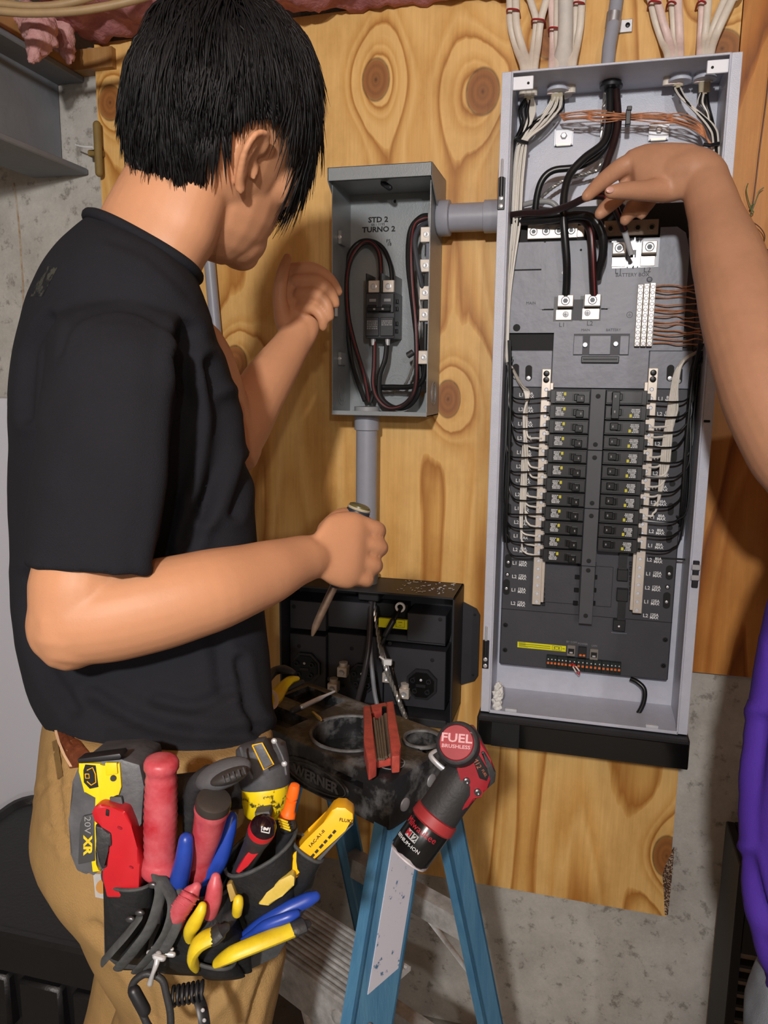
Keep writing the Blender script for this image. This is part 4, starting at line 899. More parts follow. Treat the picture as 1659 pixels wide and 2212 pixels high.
# neutral / ground bars on the right wall
b = new(); x = sx1 - T; zt_, zb_ = at(915, 500, -.07).z, at(915, 783, -.07).z; box(b, x - .012, x, -.085, -.05, zb_, zt_, .001); nbx = sp('neutral_assembly', b, M_SEP, False)
for u, v, h_ in ((914, 507, .013), (915, 574, .011), (913, 633, .012), (917, 680, .011), (914, 772, .012)):
    a = at(u, v, -.09); b = new(); box(b, x - .021, x - .002, -.092, -.06, a.z - h_, a.z + h_, .001); o = sp('lug', b, M_LUG, True, nbx)
    b = new(); lathe(b, [(.0052, 0), (.005, .001), (.003, .0012), (0, .0005)], facing(x - .011, -.092, a.z), 12); sp('screw', b, M_STEEL, True, nbx)
b = new(); box(b, x - .014, x - .001, -.088, -.06, at(915, 620, -.09).z, at(915, 590, -.09).z, .001); box(b, x - .014, x - .001, -.088, -.06, at(915, 668, -.09).z, at(915, 648, -.09).z, .001); sp('insulator', b, M_BRKT, True, nbx)
# wiring of the small box
M_WB = mat('brown_black_wire', (44, 34, 34), .36, var=.3, vs=50)
def swire(pts, r, m, n=7, st=None):
    p = cr([at(*q) for q in pts], n); b = new(); tube(b, p, r, 10); o = sp('wire', b, m)
    if st: b = new(); off = V((.3, -.9, .2)).normalized() * (r * .88); tube(b, [q + off for q in p], r * .2, 6); sp('stripe', b, st, True, o)
swire([(822, 614, -.045), (823, 580, -.045), (818, 545, -.04), (800, 524, -.035), (778, 530, -.035), (758, 560, -.04), (749, 610, -.05), (752, 680, -.06), (765, 740, -.06), (786, 810, -.055), (797, 868, -.05)], .0046, M_WB, 7, M_STRIPE)
swire([(847, 612, -.045), (844, 575, -.04), (830, 540, -.03), (806, 522, -.024), (776, 524, -.022), (752, 558, -.03), (748, 640, -.03), (752, 720, -.03), (762, 790, -.036), (788, 866, -.05)], .0044, M_CAB)
swire([(809, 738, -.052), (808, 790, -.06), (806, 830, -.065), (816, 862, -.07), (842, 882, -.072), (876, 872, -.075), (896, 840, -.08), (900, 780, -.085), (898, 700, -.085), (891, 620, -.08), (888, 540, -.075), (894, 490, -.065), (912, 474, -.06), (930, 472, -.06)], .0046, M_WB, 7, M_STRIPE)
swire([(836, 738, -.052), (832, 775, -.058), (820, 815, -.06), (822, 856, -.062), (850, 880, -.064), (884, 876, -.066), (906, 838, -.07), (903, 760, -.07), (892, 660, -.068), (882, 570, -.06), (886, 500, -.05), (908, 470, -.05), (930, 466, -.05)], .0048, M_CAB)
swire([(930, 478, -.062), (906, 492, -.08), (896, 520, -.09), (902, 570, -.095), (910, 610, -.092), (913, 622, -.088)], .0044, mat('grey_black_wire', (70, 72, 78), .32))
swire([(920, 700, -.085), (919, 760, -.085), (918, 800, -.08), (908, 828, -.075), (880, 836, -.065), (840, 836, -.055), (812, 840, -.05), (800, 868, -.05)], .0050, M_CAB)
b = new(); p = cr([at(*q) for q in ((905, 578, -.07), (908, 640, -.078), (906, 720, -.08), (892, 790, -.06), (876, 830, -.05), (856, 842, -.045), (812, 846, -.045), (800, 868, -.045))], 10)
for k in range(3):
    pp = [q + V((math.cos(i * .8 + k * 2.09), 0, math.sin(i * .8 + k * 2.09))) * .0014 for i, q in enumerate(p)]; tube(b, pp, .0015, 6)
sp('ground_strand', b, M_TWIST)
b = new(); a = at(881, 768, -.075); lathe(b, [(.006, 0), (.006, .012), (.004, .013), (0, .012)], axis(a + V((.01, 0, .006)), a - V((.01, 0, .006))), 12); sp('split_bolt', b, mat('dark_steel', (88, 88, 90), .35, .7))
# conduits of the small box
def coupling(b, pts_r, y, seg=22): pass
t = thing('side_conduit', 'short grey conduit joining the small box to the tall panel', 'conduit', (-.21, -.05, 1.70))
yc = -.052; zc = (at(1000, 440, yc).z + at(1000, 500, yc).z) / 2; R = .0245
X = lambda u: at(u, 470, yc).x
MXc = Matrix.Translation((0, yc, zc)) @ Matrix.Rotation(math.radians(90), 4, 'Y')
b = new(); lathe(b, [(R, X(932)), (R, X(1085))], MXc, 28); obj('pipe', b, M_PVC, t)
b = new(); lathe(b, [(R + .004, sx1 + .001), (R + .0065, sx1 + .004), (R + .0065, X(972)), (R + .002, X(974)), (R, X(974))], MXc, 28); obj('coupling', b, M_PVC, t)
b = new(); lathe(b, [(R, X(1046)), (R + .0035, X(1047)), (R + .0035, PX0 - .001), (R, PX0 - .001)], MXc, 28); obj('coupling', b, M_PVC, t)
b = new(); lathe(b, [(R - .004, sx1 - .012), (R + .004, sx1 - .012), (R + .004, sx1 - .002), (R - .004, sx1 - .002)], MXc, 24); obj('locknut', b, mat('grey_nylon', (150, 152, 154), .45), t)
t = thing('vertical_conduit', 'grey vertical conduit from the small box down to the black inverter box', 'conduit', (-.385, -.05, 1.08))
yv = -.058; xv = at(792, 1000, yv).x; R2 = .0205
b = new(); lathe(b, [(R2, at(800, 1268, yv).z), (R2, sz0)], Matrix.Translation((xv, yv, 0)), 28); obj('pipe', b, M_PVC, t)
b = new(); z1_ = sz0 - .001; lathe(b, [(R2, at(792, 930, yv).z), (R2 + .0035, at(792, 928, yv).z), (R2 + .0035, z1_), (R2, z1_)], Matrix.Translation((xv, yv, 0)), 28); obj('coupling', b, M_PVC, t)
b = new(); lathe(b, [(R2 - .004, sz0 + .002), (R2 + .004, sz0 + .002), (R2 + .004, sz0 + .014), (R2 - .003, sz0 + .014)], Matrix.Translation((xv, yv, 0)), 14); obj('locknut', b, mat('grey_nylon', ()), t)
b = new(); zq = at(805, 1268, yv).z
lathe(b, [(R2, zq + .03), (R2 + .004, zq + .03), (R2 + .004, zq + .004), (R2 + .010, zq + .004), (R2 + .010, zq), (R2, zq)], Matrix.Translation((xv, yv, 0)), 28); obj('hub', b, mat('dark_grey_hub', (86, 84, 82), .5), t)
b = new(); wtext(b, 'IPEX', .008, xv, yv - R2 - .0004, at(792, 950, yv - R2).z, 0); b.free()
# ------------------------------------------------------------------ black inverter box with its cover off
M_IB = mat('charcoal_box', (40, 40, 44), .5, var=.1, vs=30); M_IBI = mat('charcoal_inside', (46, 46, 51), .5, var=.08, vs=30)
ib = thing('inverter_box', 'black junction box with sockets and open cover below the vertical conduit', 'electrical box', (-.39, -.01, .77))
def ip(name, b, m, sm=True, par=None): return obj(name, b, m, par or ib, sm, 35)
y0, y1 = -.120, -.012
ix0, ix1 = at(603, 1310, y0).x, at(982, 1310, y0).x; iz1 = at(980, 1292, y0).z; iz0 = at(965, 1566, y0).z
b = new(); T = .004
box(b, ix0, ix1, y1 - T, y1, iz0, iz1); box(b, ix0, ix0 + T, y0, y1, iz0, iz1, .001); box(b, ix1 - T, ix1, y0, y1, iz0, iz1, .001); box(b, ix0, ix1, y0, y1, iz1 - T, iz1, .001); box(b, ix0, ix1, y0, y1, iz0, iz0 + T, .001)
ip('enclosure', b, M_IB, False)
for s, x in ((1, ix1), (-1, ix0)):
    z0_, z1_ = at(1005, 1480, -.012).z, at(1000, 1300, -.012).z; w = .034
    pts = [(x, z1_), (x + s * w * .8, z1_ - .012), (x + s * w, z1_ - .024), (x + s * w, z0_ + .024), (x + s * w * .8, z0_ + .012), (x, z0_)]
    b = new(); prism(b, pts, -.014, -.010); o = ip('mounting_wing', b, M_IB, False)
    for z in (z1_ - .024, z0_ + .024): b = new(); disc(b, x + s * .024, -.014, z, .003, .0004, 10); ip('hole', b, M_PIT, True, o)
def ipl(u0, v0, u1, v1, yf_, yb_, m=M_IBI, nm_='inner_panel', bev=.001):
    b = new(); pbox(b, u0, v0, u1, v1, yf_, yb_, bev); return ip(nm_, b, m, False)
ipl(626, 1296, 704, 1364, -.085, y1 - T); ipl(708, 1296, 800, 1362, -.075, y1 - T); ipl(626, 1368, 704, 1540, -.080, y1 - T); ipl(708, 1366, 826, 1545, -.070, y1 - T); ipl(880, 1324, 962, 1392, -.085, y1 - T); ipl(826, 1368, 962, 1396, -.075, y1 - T); ipl(830, 1396, 960, 1535, -.080, y1 - T); ipl(800, 1300, 880, 1366, -.045, y1 - T, M_PIT)
for u, v, yy in ((635, 1310, -.085), (951, 1338, -.085), (646, 1396, -.080), (934, 1426, -.080), (760, 1401, -.07), (842, 1390, -.08), (741, 1480, -.07)):
    a = at(u, v, yy); b = new(); disc(b, a.x, yy, a.z, .0042, .0006, 12); ip('screw_hole', b, M_PIT)
def socket(u, v, yy, r):
    a = at(u, v, yy); pts = []
    for k in range(8):
        an = math.pi / 8 + k * math.pi / 4; pts.append((a.x + r * 1.08 * math.cos(an), a.z + r * 1.08 * math.sin(an)))
    b = new(); prism(b, pts, yy - .008, yy); o = ip('socket', b, M_BLK, False)
    b = new(); prism(b, [(a.x + (x - a.x) * .84, a.z + (z - a.z) * .84) for x, z in pts], yy - .0105, yy - .008); ip('socket_face', b, M_SCREWBLK, False, o)
    for dx, dz in ((-.55, .3), (.5, .3), (-.42, -.42), (.42, -.42)):
        b = new(); lathe(b, [(r * .17, 0), (r * .17, .003), (r * .11, .003), (r * .11, 0)], facing(a.x + dx * r, yy - .0105, a.z + dz * r), 12, True); ip('pin_hole', b, M_BLK, True, o)
    b = new(); disc(b, a.x - .02 * r, yy - .0105, a.z + .35 * r, .0026, .0012, 10); ip('centre_pin', b, M_TAB, True, o)
    b = new(); box(b, a.x - r * .35, a.x + r * .3, yy - .0118, yy - .010, a.z - r * .15, a.z + r * .05, .0005); ip('key', b, M_BLK, False, o)
socket(912, 1476, -.080, .030); socket(785, 1462, -.070, .029); socket(662, 1440, -.080, .031)
for u, v, yy in ((738, 1453, -.095), (717, 1488, -.1), (836, 1465, -.095), (872, 1500, -.1)):
    a = at(u, v, yy); b = new(); box(b, a.x - .010, a.x + .010, yy, yy + .022, a.z - .010, a.z + .010, .001); lathe(b, [(.008, 0), (.009, .008), (0, .009)], Matrix.Translation((a.x, yy + .012, a.z + .010)), 12); o = ip('lug', b, M_LUG)
    b = new(); lathe(b, [(.006, 0), (.005, .002), (.003, .0008), (0, .0008)], facing(a.x, yy, a.z), 12); ip('screw', b, M_STEEL, True, o)
b = new()
for s, u, v in (('N', 745, 1428), ('L1', 716, 1463), ('L2', 868, 1480)): a = at(u, v, -.0712); wtext(b, s, .010, a.x, -.082, a.z)
ip('lettering', b, M_TDOT, False)
b = new(); pbox(b, 818, 1335, 879, 1360, -.092, -.085); o = ip('yellow_label', b, M_YEL, False); a, c = at(855, 1338, -.0925), at(874, 1356, -.0925)
b = new(); wd = .0005
for q in ((a.x, c.x, c.z, c.z + wd), (a.x, c.x, a.z - wd, a.z), (a.x, a.x + wd, c.z, a.z), (c.x - wd, c.x, c.z, a.z)): box(b, q[0], q[1], -.0923, -.092, q[2], q[3])
mx_, mz_ = (a.x + c.x) / 2, (a.z + c.z) / 2; box(b, mx_ - .004, mx_ + .004, -.0923, -.092, mz_ + .002, mz_ + .003); box(b, mx_ - .0022, mx_ + .0022, -.0923, -.092, mz_ - .004, mz_ - .0035)
ip('label_print', b, M_INK, False, o)
b = new(); pbox(b, 773, 1272, 818, 1300, -.082, -.030, .002); ip('conduit_nut', b, M_BLK, False)
b = new(); rr = random.Random(8)
for k in range(60):
    u, v = rr.uniform(850, 975), rr.uniform(1262, 1283); a = at(u, v, rr.uniform(-.1, -.03)); s = rr.uniform(.0006, .0016); q = V((rr.uniform(ix0 + .23, ix1 - .01), rr.uniform(-.11, -.02), iz1 + .0006)); box(b, -s * 2, s * 2, -s * .6, s * .6, 0, .0008, 0, Matrix.Translation(q) @ Matrix.Rotation(rr.uniform(0, 3), 4, 'Z'))
o = obj('drill_shavings', b, M_TAB, None, False); o['kind'] = 'stuff'; tag(o, 'pale drill shavings scattered on top of the black junction box', 'shavings')
b = new(); box(b, ix0 + .04, ix1 - .008, y0 - .012, y0, iz0 - .004, iz0 + .012, .002); ip('lower_lip', b, M_IB, False)
cable('dark cable hanging through the open black junction box, left of the grey one', [(802, 1290, -.06), (800, 1340, -.085), (796, 1400, -.11), (786, 1460, -.125), (772, 1515, -.13), (758, 1560, -.14)], .0060, mat('brownish_cable', (52, 48, 50), .38), None)
cable('grey cable hanging from the conduit into the open black junction box', [(800, 1295, -.055), (799, 1340, -.08), (800, 1400, -.105), (804, 1450, -.12), (810, 1500, -.13), (819, 1540, -.14)], .0044, mat('light_grey_cable', (128, 130, 136), .36), None)
cable('black cable running down past the white tag in the black junction box', [(812, 1310, -.06), (822, 1380, -.1), (836, 1430, -.12), (852, 1490, -.135), (870, 1540, -.145), (884, 1570, -.15)], .0058, M_CAB, None)
twisted('twisted bare strand hanging out of the black junction box', [(806, 1297, -.058), (813, 1340, -.08), (822, 1400, -.115), (836, 1450, -.132), (856, 1500, -.14), (872, 1540, -.15), (882, 1566, -.155)], .0046)
cable('short black cord with an in-line plug inside the junction box', [(868, 1310, -.075), (852, 1340, -.1), (834, 1374, -.11), (822, 1398, -.112), (818, 1424, -.11)], .0034, M_CAB, None)
b = new(); tube(b, [at(849, 1342, -.105), at(832, 1372, -.115)], [.0062, .0055], 10, True); tag(obj('inline_plug', b, M_BLK), 'black in-line plug on the short cord inside the junction box', 'plug')
b = new(); a = at(866, 1310, -.075); lathe(b, [(.010, 0), (.010, .004), (.006, .004), (.006, 0)], facing(a.x, -.078, a.z), 16); ip('grommet', b, M_PRINT)
b = new(); tube(b, cr([at(820, 1418, -.128), at(828, 1424, -.13), at(836, 1432, -.132)], 4), .0022, 6); p = at(840, 1430, -.13); box(b, p.x - .010, p.x + .006, p.y - .004, p.y + .004, p.z - .006, p.z + .005, .001)
tag(obj('wire_tag', b, mat('white_plastic', ())), 'white tag clipped round the strands in the black junction box', 'tag')
# ------------------------------------------------------------------ people
FH = V((FW.x, FW.y, 0)).normalized()
M_SKIN = mat('warm_skin', (203, 146, 108), .5, var=.05, vs=22, bump=.08, bs=500, sss=.12, spec=.35)
M_SKIN2 = mat('tanned_skin', (182, 134, 104), .5, var=.08, vs=26, bump=.12, bs=420, sss=.10, spec=.35)
M_HAIR = mat('black_hair', (17, 15, 16), .56, var=.3, vs=60, spec=.28)
M_TEE = mat('black_cotton', (31, 31, 36), .88, var=.12, vs=9, bump=.35, bs=900, spec=.2)
M_KHAKI = mat('tan_canvas', (154, 123, 78), .85, var=.10, vs=14, bump=.4, bs=700, spec=.2)
M_PURP = mat('purple_jersey', (76, 46, 152), .8, var=.08, vs=10, bump=.3, bs=900, spec=.25)
M_JEAN = mat('grey_denim', (128, 134, 142), .85, var=.12, vs=30, bump=.4, bs=800, spec=.2)
M_EYE = mat('eye_white', (228, 224, 218), .25); M_IRIS = mat('dark_iris', (30, 20, 14), .2); M_NAIL = mat('finger_nail', (206, 160, 146), .3)
def vring(uL, vL, uR, vR, d, b, n=32, e=2.3, bd=None):
    L_, R_ = P(uL, vL, d), P(uR, vR, d); c = (L_ + R_) / 2; a = (R_ - L_) / 2; q = c - CAM; bd = bd or V((q.x, q.y, 0)).normalized(); out = []
    for i in range(n):
        t = 2 * math.pi * i / n; cs, sn = math.cos(t), math.sin(t)
        out.append(c + a * (math.copysign(abs(cs) ** (2 / e), cs)) + bd * (b * math.copysign(abs(sn) ** (2 / e), sn)))
    return out
def vloft(bm, rows, n=32, e=2.3, bd=None, sub=4):
    rr = cr([tuple(r) for r in rows], sub) if False else rows
    # smooth interpolation of every ring parameter
    out = []
    K = [list(r) for r in rows]
    for i in range(len(K) - 1):
        a, b_, c, d = K[max(i - 1, 0)], K[i], K[i + 1], K[min(i + 2, len(K) - 1)]
        for k in range(sub):
            t = k / sub
            out.append([.5 * (2 * q + (r - p) * t + (2 * p - 5 * q + 4 * r - s) * t * t + (3 * q - p - 3 * r + s) * t ** 3) for p, q, r, s in zip(a, b_, c, d)])
    out.append(K[-1])
    return loft(bm, [vring(*r, n=n, e=e, bd=bd) for r in out])
def limb(bm, pts, seg=20, sub=5, rnd=True):
    """(u, v, depth, radius in px) joints -> one tapering tube"""
    q = cr([tuple(P(u, v, d)) + (mm(r, d),) for u, v, d, r in pts], sub) if False else None
    pos = cr([P(u, v, d) for u, v, d, r in pts], sub)
    rad = [mm(r, d) for u, v, d, r in pts]; rs = []
    for i in range(len(pts) - 1):
        for k in range(sub): t = k / sub; t = t * t * (3 - 2 * t) * .5 + t * .5; rs.append(rad[i] * (1 - t) + rad[i + 1] * t)
    rs.append(rad[-1]); tube(bm, pos, rs, seg, rnd)
def ell(bm, c, ax, n=20, m=12):
    R = []
    for i in range(1, m):
        th = math.pi * i / m; R.append([c + ax[0] * (math.sin(th) * math.cos(2 * math.pi * j / n)) + ax[1] * (math.sin(th) * math.sin(2 * math.pi * j / n)) + ax[2] * math.cos(th) for j in range(n)])
    loft(bm, R)
def pxof(co):
    d = co - CAM; z = d.dot(FW); return W / 2 + F * d.dot(RT) / z, H / 2 + F * d.dot(DN) / z
def folds(lines):
    segs = []
    for pts, amp, w in lines:
        p = cr([V((u, v, 0)) for u, v in pts], 5)
        segs.append((p, amp, w, min(q.x for q in p) - 3 * w, max(q.x for q in p) + 3 * w, min(q.y for q in p) - 3 * w, max(q.y for q in p) + 3 * w))
    def f(co, n):
        dsp = noise.noise(co * 14) * .0022 + noise.noise(co * 34) * .0008
        if n.dot(FW) < .35:
            u, v = pxof(co); q = V((u, v, 0))
            for p, amp, w, x0, x1, y0, y1 in segs:
                if x0 < u < x1 and y0 < v < y1:
                    best = 1e9
                    for i in range(len(p) - 1):
                        a, b = p[i], p[i + 1]; ab = b - a; t = max(0, min(1, (q - a).dot(ab) / max(ab.dot(ab), 1e-6))); best = min(best, (q - a - ab * t).length)
                    dsp += amp * (-math.exp(-(best / w) ** 2) + .55 * math.exp(-((best - 1.7 * w) / w) ** 2))
        return co + n * dsp
    return f
def head(bm, C_, Fh, Uh, s=1.0):
    Sh = Fh.cross(Uh).normalized(); g = lambda f, sd, u: C_ + (Fh * f + Sh * sd + Uh * u) * s
    A = lambda f, sd, u: (Fh * (f * s), Sh * (sd * s), Uh * (u * s))
    ell(bm, g(.003, 0, 0), A(.092, .076, .108), 28, 18)
    ell(bm, g(.030, 0, -.060), A(.066, .060, .078))                # cheeks and jaw
    ell(bm, g(.052, 0, -.100), A(.042, .042, .034))
    ell(bm, g(.070, 0, -.117), A(.022, .024, .018))                # chin
    tube(bm, [g(.092, 0, -.005), g(.104, 0, -.030), g(.110, 0, -.044)], [.008 * s, .011 * s, .0125 * s], 10, True)
    for k in (-1, 1):
        ell(bm, g(.100, k * .011, -.048), A(.009, .009, .007), 10, 6)
        ell(bm, g(.084, k * .034, .014), A(.012, .024, .008), 10, 6)   # brow
        ell(bm, g(.064, k * .040, -.036), A(.028, .026, .024), 12, 8)  # cheekbone
    ell(bm, g(.090, 0, -.073), A(.012, .024, .006), 12, 6); ell(bm, g(.088, 0, -.084), A(.012, .020, .0065), 12, 6)
    return g, Sh
def ear(bm, g0, k, s=1.0):
    g = lambda f, sd, u: g0(-.004 + (f + .004) * .78, k * .074 + (sd - k * .074) * .8, -.060 + (u + .052) * .78)
    s = s * .85
    hel = [g(-.004, k * .072, -.052), g(-.014, k * .080, -.036), g(-.022, k * .090, -.012), g(-.018, k * .096, .010), g(-.002, k * .094, .018), g(.010, k * .086, .010), g(.012, k * .078, -.002)]
    tube(bm, cr(hel, 5), [.006 * s, .0046 * s, .0042 * s, .0040 * s, .0042 * s], 10, True)
    anti = [g(-.004, k * .076, -.040), g(-.012, k * .084, -.018), g(-.008, k * .088, .002)]; tube(bm, cr(anti, 5), .0038 * s, 8, True)
    pl = [cr(hel, 5)[i] for i in range(0, 31, 3)]; c = sum(pl, V()) / len(pl); rg = [[p + (c - p) * .05 for p in pl], [p + (c - p) * .05 - (pl[3] - g(-.022, k * .070, -.012)) * .8 for p in pl]]
    loft(bm, rg)
    ell(bm, g(-.002, k * .074, -.052), ((g(.007, 0, 0) - g(0, 0, 0)), (g(0, .005, 0) - g(0, 0, 0)), (g(0, 0, .009) - g(0, 0, 0))), 10, 6)
    tube(bm, [g(.012, k * .074, -.020), g(.012, k * .074, -.032)], .0045 * s, 8, True)
def hair(name, g, par, n, seed, fr=.10, bk=.055, thick=.0021):
    r = random.Random(seed); b = new()
    ctr = g(.004, 0, 0); ex = [(g(1, 0, 0) - g(0, 0, 0)), (g(0, 1, 0) - g(0, 0, 0)), (g(0, 0, 1) - g(0, 0, 0))]; _ex = [(g(1, 0, 0) - ctr), (g(0, 1, 0) - ctr), (g(0, 0, 1) - ctr)]; L_ = (.093, .077, .110)
    def W3(q): return ctr + ex[0] * (q[0] * L_[0]) + ex[1] * (q[1] * L_[1]) + ex[2] * (q[2] * L_[2])
    def line(phi):
        a = abs(phi); T = ((0, .42), (.9, .30), (1.2, .20), (1.5, .16), (1.8, .06), (2.15, -.42), (2.6, -.62), (3.2, -.62))
        for (p, x), (q, y) in zip(T, T[1:]):
            if a <= q: return x + (y - x) * (a - p) / (q - p)
        return T[-1][1]
    # scalp cap
    R = []
    for i in range(17):
        row = []
        for j in range(36):
            ph = -math.pi + 2 * math.pi * j / 36; lo = line(ph) - .04; u = 1 - (1 - lo) * (i / 16) ** .9 * 1.0; u = max(min(u, .999), -.99); h_ = math.sqrt(1 - u * u); k = 1.045 if i < 15 else .99
            row.append(W3((h_ * math.cos(ph) * k, h_ * math.sin(ph) * k, u * k)))
        R.append(row)
    loft(b, R)
    wh = V((-.42, -.1, .9)).normalized(); down = V((0, 0, -1)); gl = V([down.dot(e.normalized()) for e in ex])
    cnt = 0
    while cnt < n:
        q = V((r.gauss(0, 1), r.gauss(0, 1), r.gauss(0, 1))).normalized(); ph = math.atan2(q.y, q.x)
        if q.z < line(ph): continue
        cnt += 1
        front = max(0, q.x) * max(0, q.z + .2); ln = bk + (fr - bk) * min(1, max(0, .35 + q.x * .9)) + .02 * max(0, q.z); ln *= r.uniform(.6, 1.2)
        if abs(q.y) > .55 and q.z < .35 and q.x < .55: ln = r.uniform(.016, .030)
        if abs(q.y) > .6 and -.35 < q.x < .45 and q.z < .5: ln = r.uniform(.008, .016)
        elif q.x < .1 and q.z < -.2: ln = r.uniform(.022, .046)
        st = 8; p = q * 1.03; pts = [W3(p)]; cl_ = noise.noise_vector(q * 4.2) * .95; wob = cl_ + V((r.gauss(0, .16), r.gauss(0, .16), r.gauss(0, .16)))
        for k in range(st):
            t = (p - wh * p.dot(wh)); t = t - wh * t.dot(wh); rad = p.normalized()
            away = (rad * rad.dot(wh) - wh); away = away.normalized() if away.length > .05 else V((r.gauss(0, 1), r.gauss(0, 1), 0)).normalized()
            mixg = .35 + .10 * k; dv = (away + gl * mixg + wob); dv = dv - rad * dv.dot(rad) * (.9 if k < 5 else .35)
            p = p + dv.normalized() * (ln / st / .1)
            mn = (1.03 if q.x < .1 else 1.05) + ((.03 if q.x < 0 else .05) + .12 * max(0, q.z)) * math.sin(math.pi * min(1, (k + 1) / st * .8)) * (1 if q.z > 0 else .4) + r.uniform(0, .02) + .05 * noise.noise(q * 5)
            if p.length < mn: p = p.normalized() * mn
            pts.append(W3(p))
        th = thick * (r.uniform(.7, 1.3) if r.random() > .10 else r.uniform(1.4, 1.8)); tube(b, pts, [th * .8, th, th * 1.05, th, th * .9, th * .75, th * .55, th * .3, th * .08], 4)
    o = obj(name, b, M_HAIR, par, True, 180); return o
def face_bits(g, par, hairm):
    for k in (-1, 1):
        b = new(); ell(b, g(.078, k * .034, -.004), (g(.012, 0, 0) - g(0, 0, 0), g(0, .013, 0) - g(0, 0, 0), g(0, 0, .010) - g(0, 0, 0)), 14, 8); o = obj('eye', b, M_EYE, par)
        b = new(); ell(b, g(.0885, k * .034, -.004), (g(.0025, 0, 0) - g(0, 0, 0), g(0, .006, 0) - g(0, 0, 0), g(0, 0, .006) - g(0, 0, 0)), 12, 6); obj('iris', b, M_IRIS, par)
        b = new(); tube(b, cr([g(.092, k * .018, .017), g(.094, k * .032, .022), g(.082, k * .052, .018)], 4), [.002, .0032, .0012], 6, True); obj('eyebrow', b, M_HAIR, par)
        b = new(); tube(b, cr([g(.089, k * .022, .002), g(.094, k * .034, .005), g(.085, k * .047, .001)], 4), .0012, 6, True); obj('eyelash', b, M_HAIR, par)
# ---- the man with the tool pouch
foot = P(420, 2240, .80)
man = thing('person', 'person in black T-shirt and tan trousers seen from behind, holding a screwdriver', 'person', (foot.x, foot.y, 0))
def sight(p, yaw, pitch):
    D = (p - CAM).normalized(); R_ = D.cross(UP).normalized(); U_ = R_.cross(D); y, q = math.radians(yaw), math.radians(pitch)
    flat = R_ * math.cos(y) + D * math.sin(y); f = flat * math.cos(q) - U_ * math.sin(q); return f, U_ * math.cos(q) + flat * math.sin(q)
HC = P(468, 266, .815)
Fh, Uh = sight(HC, 34, 18)
b = new()
g, Sh = head(b, HC, Fh, Uh, 1.0)
ear(b, g, 1 if Sh.dot(FW) < 0 else -1); ear(b, g, -1 if Sh.dot(FW) < 0 else 1)
vloft(b, [(190, 640, 415, 700, .84, .085), (200, 545, 418, 640, .833, .070), (212, 470, 436, 585, .826, .062), (242, 412, 462, 540, .82, .060), (272, 360, 480, 490, .82, .060), (300, 300, 500, 430, .82, .058)])
vloft(b, [(170, 1500, 510, 1520, .83, .06), (130, 1300, 480, 1330, .85, .07), (120, 1000, 440, 1030, .855, .075), (160, 760, 410, 800, .85, .09), (205, 640, 405, 700, .84, .085)], 28)
limb(b, [(270, 720, .76, 80), (225, 820, .715, 90), (205, 1000, .70, 92), (192, 1150, .692, 98), (178, 1270, .685, 110), (166, 1345, .68, 98)], 24)
limb(b, [(152, 1300, .68, 82), (141, 1352, .68, 80), (150, 1375, .68, 74)], 20)
limb(b, [(168, 1335, .68, 100), (240, 1328, .683, 102), (340, 1306, .69, 100), (450, 1277, .705, 91), (560, 1243, .745, 73), (640, 1212, .788, 54), (690, 1199, .822, 44), (715, 1190, .832, 38)], 24)
vloft(b, [(682, 1148, 690, 1246, .812, .022), (712, 1112, 716, 1264, .825, .025), (758, 1104, 752, 1272, .84, .026), (784, 1112, 774, 1262, .846, .021), (804, 1126, 792, 1252, .853, .011)], 24, 2.4, FW)
for pts in (((772, 1130, .842, 20), (812, 1144, .862, 20), (812, 1150, .888, 18), (782, 1152, .904, 16)), ((774, 1168, .841, 20), (817, 1181, .863, 20), (815, 1186, .890, 18), (780, 1187, .907, 16)),
            ((768, 1206, .84, 20), (806, 1220, .86, 20), (804, 1223, .886, 18), (772, 1223, .902, 16)), ((760, 1240, .838, 18), (790, 1251, .855, 18), (787, 1253, .878, 16), (762, 1253, .892, 14)),
            ((712, 1150, .835, 30), (735, 1122, .862, 24), (764, 1118, .888, 21), (788, 1128, .900, 17))): limb(b, pts, 14, 4)
limb(b, [(330, 720, .93, 80), (420, 760, .99, 72), (470, 880, 1.02, 68), (500, 965, 1.035, 66)], 20)
limb(b, [(500, 960, 1.035, 62), (525, 915, 1.05, 62), (575, 828, 1.09, 54), (630, 745, 1.13, 40), (645, 715, 1.14, 38)], 20)
vloft(b, [(606, 728, 672, 752, 1.135, .020), (592, 690, 690, 714, 1.14, .021), (593, 640, 692, 668, 1.145, .019), (612, 584, 684, 622, 1.15, .013), (622, 566, 668, 592, 1.15, .008)], 24, 2.4, FW)
for pts in (((632, 582, 1.142, 15), (672, 580, 1.135, 15), (708, 600, 1.13, 14), (730, 630, 1.135, 11)), ((640, 608, 1.134, 15), (684, 608, 1.122, 15), (712, 630, 1.118, 14), (724, 656, 1.122, 11)),
            ((648, 636, 1.128, 15), (686, 638, 1.112, 15), (706, 660, 1.110, 13), (712, 684, 1.115, 11)), ((652, 664, 1.126, 14), (680, 668, 1.112, 13), (696, 688, 1.112, 12), (698, 706, 1.118, 10)),
            ((612, 690, 1.125, 19), (604, 640, 1.112, 16), (610, 592, 1.108, 14), (621, 556, 1.11, 10))): limb(b, pts, 12, 4)
me = remesh(b, .0026, 6, .5)
obj('body', me, M_SKIN, man, True, 180)
face_bits(g, man, M_HAIR)
hair('hair', g, man, 8500, 4, .10, .055, .00125)
